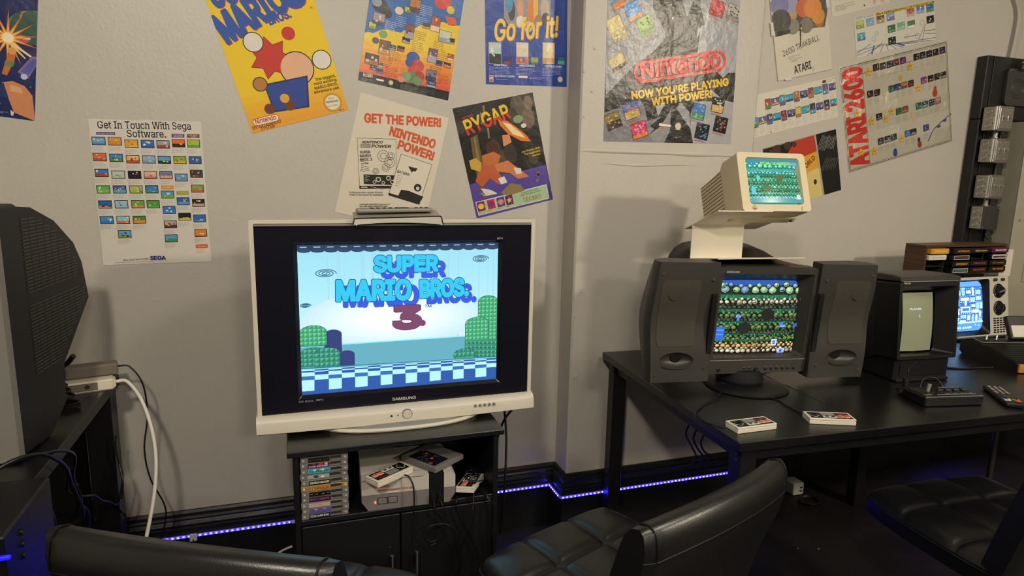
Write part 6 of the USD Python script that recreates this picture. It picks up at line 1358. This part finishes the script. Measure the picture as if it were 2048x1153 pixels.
MB().box((0, 0, .045), (.10, .02, .09), .002).build('shell', 'black_plastic', t)
Q = Print(.09, .016, '#1a1210'); Q.text('BLACKJACK', (.006, .004), (.084, .004), .008, '#c83a2a', 2, px=False); Q.mesh('label', 'label_print', t, M4=T4((-.045, -.008, .0906)))
MB().box((0, -.0106, .030), (.085, .0008, .045)).build('end_label', 'cart_paper', t)
t = thing('ribbed_case', 'black ribbed plastic case standing behind the console at the right edge', 'case', (3.03, 1.80, DZ + .007), yaw=-.3, tilt=-.12)
MB().rbox((.06, 0, .13), (.16, .09, .26), .02, 10).build('shell', 'black_plastic', t)
mb = MB()
for k in range(18): mb.box((.06, -.046, .04 + k * .010), (.09, .004, .004), .001)
tag(mb.build('ribs', 'charcoal', t, smooth=False), kind='stuff')
# remote
t = thing('remote_control', 'black remote control with coloured buttons near the right front of the desk', 'remote control', (2.03, 1.285, DZ), yaw=-.62)
MB().rbox((.0, .05, .008), (.05, .18, .015), .005, 10).build('body', 'black_plastic', t)
for j in range(6):
    for i in range(3): MB().rbox((-.015 + i * .015, .055 + j * .013, .016), (.009, .006, .003), .0013, 8).build('button', 'controller_grey' if (i + j) % 2 else 'dark_grey', t)
MB().lathe([(0, .002), (.013, .002), (.0155, .0005), (.0155, 0)], 24, (0, .022, .0156)).build('ring_pad', 'charcoal', t)
for k, (col, hx) in enumerate((('blue', '#3a70c8'), ('yellow', '#d8b83a'), ('green', '#5a9a4a'), ('red', '#d84a3a'))):
    mat('button_' + col, hx, .4, .4); MB().rbox((-.018 + k * .012, -.004, .016), (.009, .0055, .003), .0013, 8).build('button', 'button_' + col, t)
for k in range(2): MB().rbox((-.013 + k * .026, -.016, .016), (.018, .006, .003), .0013, 8).build('button', 'controller_white' if k == 0 else 'button_red', t)
loose('black lead lying on the desk between the game machine and the ribbed console', [(2.10, 1.665, DZ + .003), (2.14, 1.66, DZ + .003), (2.22, 1.60, DZ + .003), (2.36, 1.57, DZ + .003)], .003)
# ---------------------------------------------------------------- left desk and its television
t = thing('side_desk', 'black desk against the wall at the left edge of the picture', 'desk', (-0.514, 2.23, 0))
LZt = .745
MB().box((-.60, -.40, LZt - .017), (1.20, .80, .034), .002).build('tabletop', 'black_edge', t)
MB().box((-.60, -.40, LZt + .0005), (1.198, .798, .001)).build('desk_surface', 'black_laminate', t)
for y in (-.045, -.755): MB().box((-.045, y, (LZt - .0345) / 2), (.07, .07, LZt - .0345), .003).build('leg', 'black_metal', t)
for y in (-.045, -.755): MB().box((-1.15, y, (LZt - .0345) / 2), (.07, .07, LZt - .0345), .003).build('leg', 'black_metal', t)
MB().box((-.60, -.02, .42), (1.0, .018, .30), .002).build('modesty_panel', 'cabinet_black', t)
# television, seen from its side
ox, oy = -.562, 1.622
t = thing('television', 'bulky black CRT television on the left desk, seen from its ribbed side', 'television', (ox - .36, oy, LZt + .0005), yaw=-.10)
HT = .553; hwid = .36
fo = rrect(-hwid, .004, hwid, HT, .012); ho = rrect(-hwid + .035, .07, hwid - .035, HT - .04, .01)
MB().prism(fo.difference(ho), 0, .10, XZat(0, .10, 0)).build('front_frame', 'tv_black', t)
MB().prism(rrect(-hwid - .0005, .006, hwid + .0005, HT - .05, .008).difference(rrect(-hwid + .036, .05, hwid - .036, HT - .041 - .03, .008)), 0, .024, XZat(0, .020, 0)).build('silver_trim', 'silver_grey', t)
MB().loft([ringbox(-hwid + .035, hwid - .035, .07, HT - .04, .004, .01), ringbox(-hwid + .05, hwid - .05, .085, HT - .055, .03, .03)], cap=False).build('screen_mask', 'tv_black', t)
MB().box((0, .034, .29), (2 * hwid - .10, .006, .42), .002).build('screen', 'screen_off', t)
# rear housing: flat side, sloping top and underside
def shell(k): return Polygon([(.10, .03), (.10, HT - .006), (.16, HT - .012), (.25, HT - .05), (.34, HT - .115), (.37, HT - .17), (.39, HT - .285), (.37, HT - .32), (.255, .24), (.245, .13), (.25, .06), (.16, .004)]).buffer(-k) if k else Polygon([(.10, .004), (.10, HT - .006), (.17, HT - .012), (.28, HT - .05), (.38, HT - .115), (.42, HT - .17), (.445, HT - .270), (.262, .150), (.255, .13), (.252, .055), (.16, .004)])
MB().prism(shell(0), -hwid + .004, hwid - .004, YZ).build('rear_housing', 'tv_black', t)
k_ = shell(0).buffer(-.012)
sl = MB(); n_ = 0
for j in range(46):
    z = .165 + j * .0078
    if 20 < j < 24: continue
    row = sbox(.115, z, .44, z + .003)
    row = affinity.skew(row, 0, 0)
    seg = row.intersection(k_)
    if seg.is_empty: continue
    a, b0_, b, b1_ = seg.bounds; a = max(a, .118); 
    for i in range(int((b - a) / .034)):
        y0 = a + i * .034
        sl.box((hwid - .0036, y0 + .015, z + .0015 + .0), (.0022, .030, .0030)); n_ += 1
tag(sl.build('vent_slots', 'charcoal', t, smooth=False), kind='stuff')
lw = lambda px, py, y: tuple(rot(-.10).T @ (at_y(px, py, y) - np.array([ox - .36, oy, LZt + .0005])))
MB().tube([lw(112, 765, 1.90), lw(121, 740, 1.91), lw(119, 722, 1.91), lw(123, 706, 1.90)], .0065, 8).build('antenna_arm', 'black_rubber', t, smooth=60)
MB().tube([lw(112, 760, 1.90), lw(124, 735, 1.91), lw(136, 726, 1.91), lw(147, 712, 1.90)], .0065, 8).build('antenna_arm', 'black_rubber', t, smooth=60)
# power strip, adapter and cords
SZ0 = LZt + .001
t = thing('power_strip', 'white power strip lying at the back corner of the left desk', 'power strip', (-.585, 2.075, SZ0), yaw=.25)
MB().box((0, 0, .016), (.18, .052, .032), .004).build('body', 'white_enamel', t)
MB().box((.0, -.0265, .017), (.10, .002, .022), .0005).build('side_label', 'adapter_brown', t)
for k in range(2): MB().cyl((-.02 + k * .045, -.0262, .018), (-.02 + k * .045, -.029, .018), .006, n=14).build('hole', 'cart_dark', t)
MB().box((.089, 0, .016), (.012, .040, .024), .003).build('end_cap', 'white_enamel', t)
MB().tube([(.094, 0, .016), (.125, -.005, .010), (.158, -.055, -.05), (.175, -.10, -.16), (.165, -.13, -.28), (.13, -.16, -.42), (.10, -.17, -.52), (.08, -.16, -.62), (.06, -.10, -.735)], .0052, 10).build('white_cord', 'white_cord', t, smooth=60)
t = thing('power_adapter', 'brown grey power adapter brick resting on the white power strip', 'power adapter', (-.555, 2.115, SZ0 + .0335), yaw=.22, tilt=0)
MB().rbox((0, 0, .018), (.13, .045, .034), .006, 10).build('brick', 'adapter_brown', t)
MB().box((-.075, 0, .016), (.035, .03, .026), .003).build('plug', 'black_rubber', t)
MB().tube([(.064, 0, .020), (.095, -.01, .016), (.125, -.02, -.04), (.13, -.02, -.14), (.115, -.03, -.24), (.125, -.03, -.34), (.16, -.01, -.46), (.14, .01, -.58), (.12, .02, -.74)], .0024, 7).build('cord', 'black_rubber', t, smooth=60)
MB().tube([(-.09, 0, .016), (-.12, -.02, .016), (-.16, -.05, .005), (-.18, -.09, -.02)], .004, 7).build('cord', 'black_rubber', t, smooth=60)
hel = [(-.60 + .030 * math.cos(a) * (1 - .02 * a), 1.99 + .022 * math.sin(a), SZ0 + .008 + .0011 * a + .016 * (1 + math.cos(a * .5)) * .3) for a in np.linspace(0, 28, 90)]
o = MB().tube(hel, .0034, 6, 0).build('cable', 'black_rubber', None, smooth=60); tag(o, 'black cable coiled in a bundle beside the white power strip', 'cable')
hel = [(-.575 + .034 * math.cos(a), 1.93 + .018 * math.sin(a), SZ0 + .005 + .0009 * a) for a in np.linspace(0, 16, 60)]
o = MB().tube(hel, .0034, 6, 0).build('cable', 'black_rubber', None, smooth=60); tag(o, 'smaller coil of black cable near the foot of the left television', 'cable')
def PX(pts, r, label, ys, m='black_rubber'):
    loose(label, [at_y(a, b, y) for (a, b), y in zip(pts, ys)], r, m=m)
k = 3.463
Q_ = lambda *p: [(a / k, 820 + b / k) for a, b in p]
PX(Q_((-60, 440), (100, 350), (270, 310), (380, 340), (455, 400), (500, 520), (545, 620), (575, 690), (570, 740), (500, 790), (420, 800), (260, 770)), .004, 'thick black cable arching off the left desk and looping back under it', [1.38, 1.40, 1.44, 1.50, 1.58, 1.66, 1.70, 1.72, 1.74, 1.74, 1.74, 1.76])
PX(Q_((-60, 430), (160, 340), (330, 300), (450, 285), (510, 310), (520, 360), (505, 440), (520, 520), (560, 600), (565, 660), (610, 710), (612, 790), (600, 900)), .0036, 'black cable arching highest off the left desk then falling behind the chair', [1.41, 1.43, 1.47, 1.54, 1.62, 1.68, 1.72, 1.76, 1.78, 1.8, 1.82, 1.84, 1.86])
PX(Q_((460, 395), (490, 500), (530, 600), (545, 650), (520, 720), (495, 785), (480, 900)), .0055, 'thick black cable hanging straight under the left desk edge', [1.755, 1.775, 1.80, 1.815, 1.825, 1.84, 1.86])
PX(Q_((545, 530), (480, 490), (465, 550), (500, 590), (580, 600), (650, 595), (710, 632), (760, 640), (800, 660), (840, 620), (850, 500), (825, 380)), .0032, 'thin black cable crossing sideways behind the white cord', [1.78, 1.8, 1.82, 1.84, 1.88, 1.95, 2.0, 2.04, 2.06, 2.08, 2.08, 2.1])
PX(Q_((805, 180), (800, 240), (815, 340), (850, 460), (830, 600), (825, 680), (870, 740)), .0024, 'thin black cable hanging beside the back leg of the left desk', [2.12, 2.12, 2.12, 2.12, 2.12, 2.14, 2.16])
PX(Q_((0, 525), (110, 530), (230, 560), (310, 630), (350, 700), (375, 790), (370, 900)), .0042, 'black cable arching over the dark box at far left', [1.446, 1.446, 1.448, 1.455, 1.46, 1.48, 1.5])
PX(Q_((330, 985), (290, 1020), (265, 1070), (245, 1150), (240, 1250)), .0016, 'thin grey wire dropping behind the dark box at far left', [2.20, 2.18, 2.16, 2.14, 2.12], 'controller_grey')
# box at far left, under the desk
t = thing('speaker_box', 'dark box standing at far left below the desk', 'box', (-.66, 1.30, 0))
a = at_y(59, 1006, 1.32)
MB().box((a[0] - .12 + .66, .015, a[2] / 2), (.24, .23, a[2]), .004).build('cabinet', 'cabinet_black', t)
MB().box((a[0] - .12 + .66, -.1015, a[2] / 2), (.21, .004, a[2] - .04), .002).build('front_panel', 'black_rubber', t)
MB().box((a[0] - .10 + .66, -.105, a[2] - .05), (.10, .004, .008), .001).build('drive_slot', 'silver_grey', t)
for kk in range(3): MB().cyl((a[0] + .6605, -.03, a[2] - .03 - kk * .022), (a[0] + .664, -.03, a[2] - .03 - kk * .022), .006, n=14).build('side_knob', 'black_plastic', t)
t = thing('floor_light', 'small blue light glowing on the floor beside the dark box at far left', 'light', (-.49, 2.16, 0))
b1 = at_y(84, 1105, 2.17)
MB().rbox((b1[0] + .49, .01, b1[2]), (.02, .012, .012), .004, 8).build('glow', 'led_dim', t); MB().cyl((b1[0] + .49, .01, 0), (b1[0] + .49, .01, b1[2] - .006), .003).build('stem', 'black_rubber', t)
t = thing('front_light', 'small blue light on the front of the dark box at the far left edge', 'light', (at_y(8, 1118, 1.19)[0], 1.188, at_y(8, 1118, 1.19)[2]))
MB().rbox((0, .004, 0), (.018, .008, .008), .003, 8).build('glow', 'led_dim', t)
loose('white cord on the floor beside the TV stand', [at_y(545, 1118, 2.0), at_y(562, 1104, 1.98), at_y(583, 1094, 1.95)], .004, m='white_cord')
loose('black power cord hanging behind the right side of the TV stand', [(.662, 1.86, .66), (.655, 1.95, .58), (.650, 2.0, .50), (.655, 2.06, .40), (.62, 2.1, .3), (.60, 2.12, .02)], .004)
# white plug-in box and wires under the right desk
t = thing('charger_block', 'white charger block with dark slots on the floor behind the centre chair', 'charger', (at_z(1585, 985, .0)[0], at_z(1585, 985, 0)[1], 0))
g0 = at_z(1585, 985, 0)
MB().rbox((0, .0, .03), (.06, .07, .058), .008, 10).build('block', 'white_cord', t)
for kk in range(2): MB().box((.012, -.0352, .022 + kk * .016), (.014, .002, .006)).build('slot', 'cart_dark', t)
for i in range(3): loose(['black wire hanging under the desk edge, left of three', 'black wire hanging under the desk edge, middle of three', 'black wire hanging under the desk edge, right of three'][i], [at_y(1378 + i * 16, 850 + i * 8, 1.6), at_y(1372 + i * 15, 870 + i * 8, 1.62), at_y(1384 + i * 12, 895 + i * 4, 1.64), at_y(1392 + i * 14, 915, 1.66), at_y(1380 + i * 16, 935, 1.68)], .003)
o = MB().tube([tuple(g0 + np.array([.0 + .05 * math.cos(a) , -.10 + .04 * math.sin(a), .004 + .001 * a])) for a in np.linspace(0, 12, 40)], .003, 6, 0).build('cable', 'black_rubber', None, smooth=60); tag(o, 'black cable coiled on the floor by the white charger block', 'cable')

# ---------------------------------------------------------------- electrical boxes on the wall, right
t = thing('wiring_trough', 'tall black metal wiring trough fixed to the wall at right', 'wiring trough', (2.97, WY, 0))
MB().box((.086, -.026, 1.2225), (.172, .050, .895), .003).build('body', 'black_metal', t)
MB().box((.20, -.026, 1.8077), (.40, .050, .2745), .003).build('body', 'black_metal', t)
MB().box((.104, -.053, 1.2225), (.134, .004, .89), .0015).build('cover', 'black_plastic', t)
MB().box((.217, -.053, 1.8077), (.36, .004, .270), .0015).build('cover', 'black_plastic', t)
t = thing('breaker_panel', 'pale greenish grey breaker panel at the right edge', 'electrical panel', (3.145, WY, 0))
pz1 = 1.66
MB().box((.25, -.075, 1.15), (.50, .148, 1.02), .004).build('box', 'panel_grey', t)
MB().box((.25, -.152, 1.15), (.51, .006, 1.03), .002).build('cover', 'panel_grey', t)
MB().box((.285, -.157, 1.16), (.36, .005, .46), .008).build('door', 'panel_grey', t)
for z in (1.52, 1.22): MB().lathe([(0, .003), (.004, .0025), (.006, 0)], 14, (.028, -.1555, z), R=rot(0, PI / 2)).build('screw', 'steel', t)
MB().cyl((.108, -.160, 1.20), (.108, -.160, 1.25), .004).build('hinge', 'steel', t)
def elbox(label, px, py, cover, i):
    yb_ = WY - .056
    p = at_y(px, py, yb_)
    t = thing('switch_box', label, 'electrical box', tuple(p), group=None)
    S, Dp = .104, .056
    MB().box((S / 2, -Dp / 2, S / 2), (S, Dp, S), .003).build('box', 'galvanised', t)
    for z in (.022, .052, .082):
        MB().lathe([(.0105, 0), (.0118, .0012), (.013, 0)], 20, (-.0002, -Dp / 2, z), R=rot(0, 0, -PI / 2)).build('knockout', 'galvanised', t)
    for z in (.03, .065): MB().cyl((0, -Dp + .006, z), (-.0012, -Dp + .006, z), .0022, n=8).build('hole', 'black_rubber', t)
    if cover:
        k = MB().box((S / 2, -Dp - .004, S / 2), (S + .006, .008, S + .006), .004).build('cover', 'steel', t)
        MB().rbox((S / 2 + .005, -Dp - .009, S / 2), (S - .02, .006, S - .012), .0028, 8).build('raised_plate', 'steel', k)
        MB().tube([(.006, -Dp - .010, S + .0), (.006, -Dp - .010, .02), (.004, -Dp - .009, .004)], .0035, 8).build('cover_rim', 'steel', k, smooth=60)
        for x in (.036, .072):
            MB().rbox((x, -Dp - .0125, S / 2), (.013, .004, .026), .0015, 8).build('switch_plate', 'steel', k)
            MB().rbox((x, -Dp - .020, S / 2 + .004), (.0085, .016, .010), .002, 8, R=rot(0, .5)).build('toggle', 'controller_grey', k)
        for x in (.036, .072):
            for z in (.016, .088): MB().lathe([(0, .002), (.003, .0016), (.004, 0)], 12, (x, -Dp - .012, z), R=rot(0, PI / 2)).build('screw', 'galvanised', k)
        for x, z in ((.008, .098), (.008, .006)): MB().lathe([(0, .003), (.004, .002), (.005, 0)], 12, (x, -Dp - .010, z), R=rot(0, PI / 2)).build('corner_screw', 'chrome', k)
    else:
        k = MB().box((S / 2, -Dp - .0015, S / 2), (S, .003, S), .001).build('blank_cover', 'dark_steel', t)
        for x, z in ((.008, .008), (.096, .096)): MB().lathe([(0, .003), (.004, .002), (.005, 0)], 12, (x, -Dp - .003, z), R=rot(0, PI / 2)).build('screw', 'chrome', k)
    return p
b = [elbox('metal switch box with two toggles, topmost on the black trough', 1961, 262, True, 0), elbox('metal switch box with two toggles, second from the top', 1954, 325, True, 1), elbox('metal switch box with two toggles, third from the top', 1945, 396, True, 2), elbox('metal junction box with blank dark cover, lowest on the black trough', 1936, 457, False, 3)]
for i, (u, l) in enumerate(((0, 1), (2, 3))):
    t = thing('pipe_nipple', ['short pipe joining the two upper switch boxes', 'short pipe joining the third switch box to the blank box'][i], 'pipe', tuple(b[l] + np.array([.05, -.028, .1045])))
    hgt = b[u][2] - b[l][2] - .105
    MB().cyl((0, 0, .0005), (0, 0, max(.01, hgt - .0005)), .011, n=18).build('pipe', 'galvanised', t); MB().cyl((0, 0, .001), (0, 0, .006), .015, n=6).build('locknut', 'galvanised', t)
t = thing('conduit_box', 'dark metal plate with ringed knockout under the silver conduit', 'electrical box', (3.085, WY - .056, 1.735))
MB().prism(rrect(0, 0, .18, .16, .02).difference(sbox(.16, .14, .2, .2)), 0, .012, XZat()).build('plate', 'dark_steel', t)
for r in (.030, .042): MB().lathe([(r - .002, 0), (r, .0015), (r + .002, 0)], 32, (.075, -.0122, .075), R=rot(0, PI / 2)).build('ring', 'dark_steel', t)
MB().box((.034, -.006, -.32), (.044, .011, .62), .003).build('lower_plate', 'dark_steel', t)
for z in (-.06, -.13, -.44, -.52): MB().lathe([(.012, 0), (.014, .002), (.016, 0)], 20, (.03, -.0122, z), R=rot(0, PI / 2)).build('knockout', 'dark_steel', t)
MB().lathe([(.019, 0), (.021, .003), (.023, 0)], 32, (.028, -.0122, -.59), R=rot(0, PI / 2)).build('ring', 'dark_steel', t)
t = thing('conduit', 'silver steel conduit pipe bending up the wall at the right edge', 'conduit', (3.16, WY - .068, 1.89))
MB().tube([(.0, -.02, .012), (.012, -.02, .12), (.02, -.02, .22), (.012, -.015, .28), (-.04, .02, .36), (-.06, .03, .45), (-.06, .03, .70)], .0135, 14).build('pipe', 'steel', t, smooth=60)
MB().cyl((0, -.02, .002), (0, -.02, .022), .019, n=20).build('connector', 'steel', t); MB().cyl((0, -.02, .024), (.001, -.02, .032), .0205, n=20).build('collar', 'chrome', t)

# ---------------------------------------------------------------- leather chairs
def padded(sx, sy, n, r, edge):
    pass
def chair(label, loc, yaw, up=0.0, tall=0.0):
    t = thing('low_back_chair', label, 'chair', loc, yaw)
    Wd, Dp, Z = .470, .470, .500 + up
    N = 49; xs = np.linspace(-1, 1, N)
    def hgt(x, y):
        # tufted squares, three each way
        fx, fy = abs(((x + 1) * 1.5) % 1 - .5) * 2, abs(((y + 1) * 1.5) % 1 - .5) * 2
        seam = min(1, (1 - fx) * 4.5) ** .5 * min(1, (1 - fy) * 4.5) ** .5
        edge = (max(0, 1 - max(abs(x), abs(y)) ** 8)) ** .5
        dome = (1 - fx * fx) * (1 - fy * fy)
        return edge * (.016 + .012 * seam + .010 * dome) 
    def warp(x, y):     # rounded square
        r = max(abs(x), abs(y)); a = math.hypot(x, y) + 1e-9
        k = 1 - .10 * (max(0, abs(x) * abs(y)) ** 3)
        return x * k * Wd / 2, y * k * Dp / 2
    V, Fq = [], []
    for j in range(N):
        for i in range(N):
            X, Y = warp(xs[i], xs[j]); V.append((X, Y, Z - .034 + hgt(xs[i], xs[j])))
    for j in range(N - 1):
        for i in range(N - 1): a = j * N + i; Fq.append((a, a + 1, a + N + 1, a + N))
    mb = MB().add(V, np.array(Fq))
    rim = [warp(x, y) for x, y in [(x, -1) for x in xs] + [(1, y) for y in xs[1:]] + [(x, 1) for x in xs[::-1][1:]] + [(-1, y) for y in xs[::-1][1:-1]]]
    R1 = [np.array([(x * k, y * k, z) for x, y in rim]) for k, z in ((1.0, Z - .034), (1.004, Z - .045), (1.0, Z - .078), (.97, Z - .085))]
    st = MB(); st.loft(R1, cap=True); mb.add(np.vstack(st.v), st.f[0])
    seat = mb.build('seat', 'leather', t, smooth=60)
    MB().tube([(*p, Z - .0405) for p in [(x * 1.008, y * 1.008) for x, y in rim[::4]] + [(rim[0][0] * 1.008, rim[0][1] * 1.008)]], .0032, 6, 3).build('seat_piping', 'leather_piping', seat, smooth=60)
    # back: a padded slab, slightly curved, leaning back
    secs = []; ns = 25; th = .068
    for i, u in enumerate(np.linspace(-1, 1, ns)):
        e = 1 - max(0, (abs(u) - .90) / .10) ** 2 * .22
        x = u * Wd / 2 * 1.0; cv = .030 * u * u
        top = .335 + tall - .020 * u * u; t2 = th / 2 * e
        prof = [(-t2, -.02), (-t2 * .95, .10), (-t2 * 1.22, top - .105), (-t2 * 1.12, top - .062), (-t2 * .98, top - .040), (-t2 * .55, top - .012), (-t2 * .05, top - .002), (t2 * .55, top - .008), (t2 * .92, top - .028), (t2, top - .05), (t2 * 1.1, .12), (t2, .0)]
        secs.append([(x, -Dp / 2 + .005 + cv + yy - .085 * (zz / .32) * 1.0 + .02, Z - .02 + zz * (1 if True else 0)) for yy, zz in prof])
    bk = MB().loft(secs).build('backrest', 'leather', t, smooth=55)
    # stitched seam along the back of the crest and down the ends
    MB().tube([np.array(s[3]) + (0, -.0004, 0) for s in secs], .0017, 6, 3).build('seam', 'leather_piping', bk, smooth=60)
    for s_, sg in ((secs[1], -1), (secs[-2], 1)): MB().tube([np.array(p) + (sg * .0004, 0, 0) for p in s_[3:11]], .0016, 6, 3).build('seam', 'leather_piping', bk, smooth=60)
    MB().cyl((0, 0, .012), (0, 0, Z - .086), .028, n=24).build('column', 'black_metal', t)
    MB().lathe([(0, .026), (.03, .024), (.15, .014), (.20, .008), (.205, .0015), (0, .0015)], 40).build('base', 'black_metal', t, smooth=50)
    MB().box((0, 0, Z - .093), (.2, .2, .014), .003).build('seat_plate', 'black_metal', t)
    return t
chair('black leather low-back chair in the foreground at lower left, seen from behind', (-.030, 1.235, 0), -.50, .012, .026)
chair('black leather low-back chair in the centre, tufted seat turned to the TV stand', (.674, 1.226, 0), .36)
chair('black leather chair at lower right, tufted seat in the shade of the desk', (1.80, 1.135, 0), -.05)
t = thing('metal_post', 'thin metal post standing under the right part of the desk', 'post', (2.945, 1.9, 0))
MB().cyl((0, 0, .004), (0, 0, .66), .012, n=18).build('tube', 'dark_steel', t); MB().lathe([(0, .012), (.05, .008), (.06, .001), (0, .001)], 24).build('foot', 'chrome', t)
# scraps on the floor
for i, (px, py) in enumerate(((1637, 1099), (1596, 1098))):
    p = at_z(px, py, 0); t = thing('paper_scrap', ['tan paper scrap lying on the dark floor right of the centre chair', 'tiny pale paper scrap lying left of the tan one'][i], 'scrap', (p[0], p[1], 0), yaw=.4)
    MB().box((0, 0, .0012), (.012 - .006 * i, .008 - .004 * i, .002), .0005).build('scrap', 'adapter_brown' if i == 0 else 'controller_grey', t)
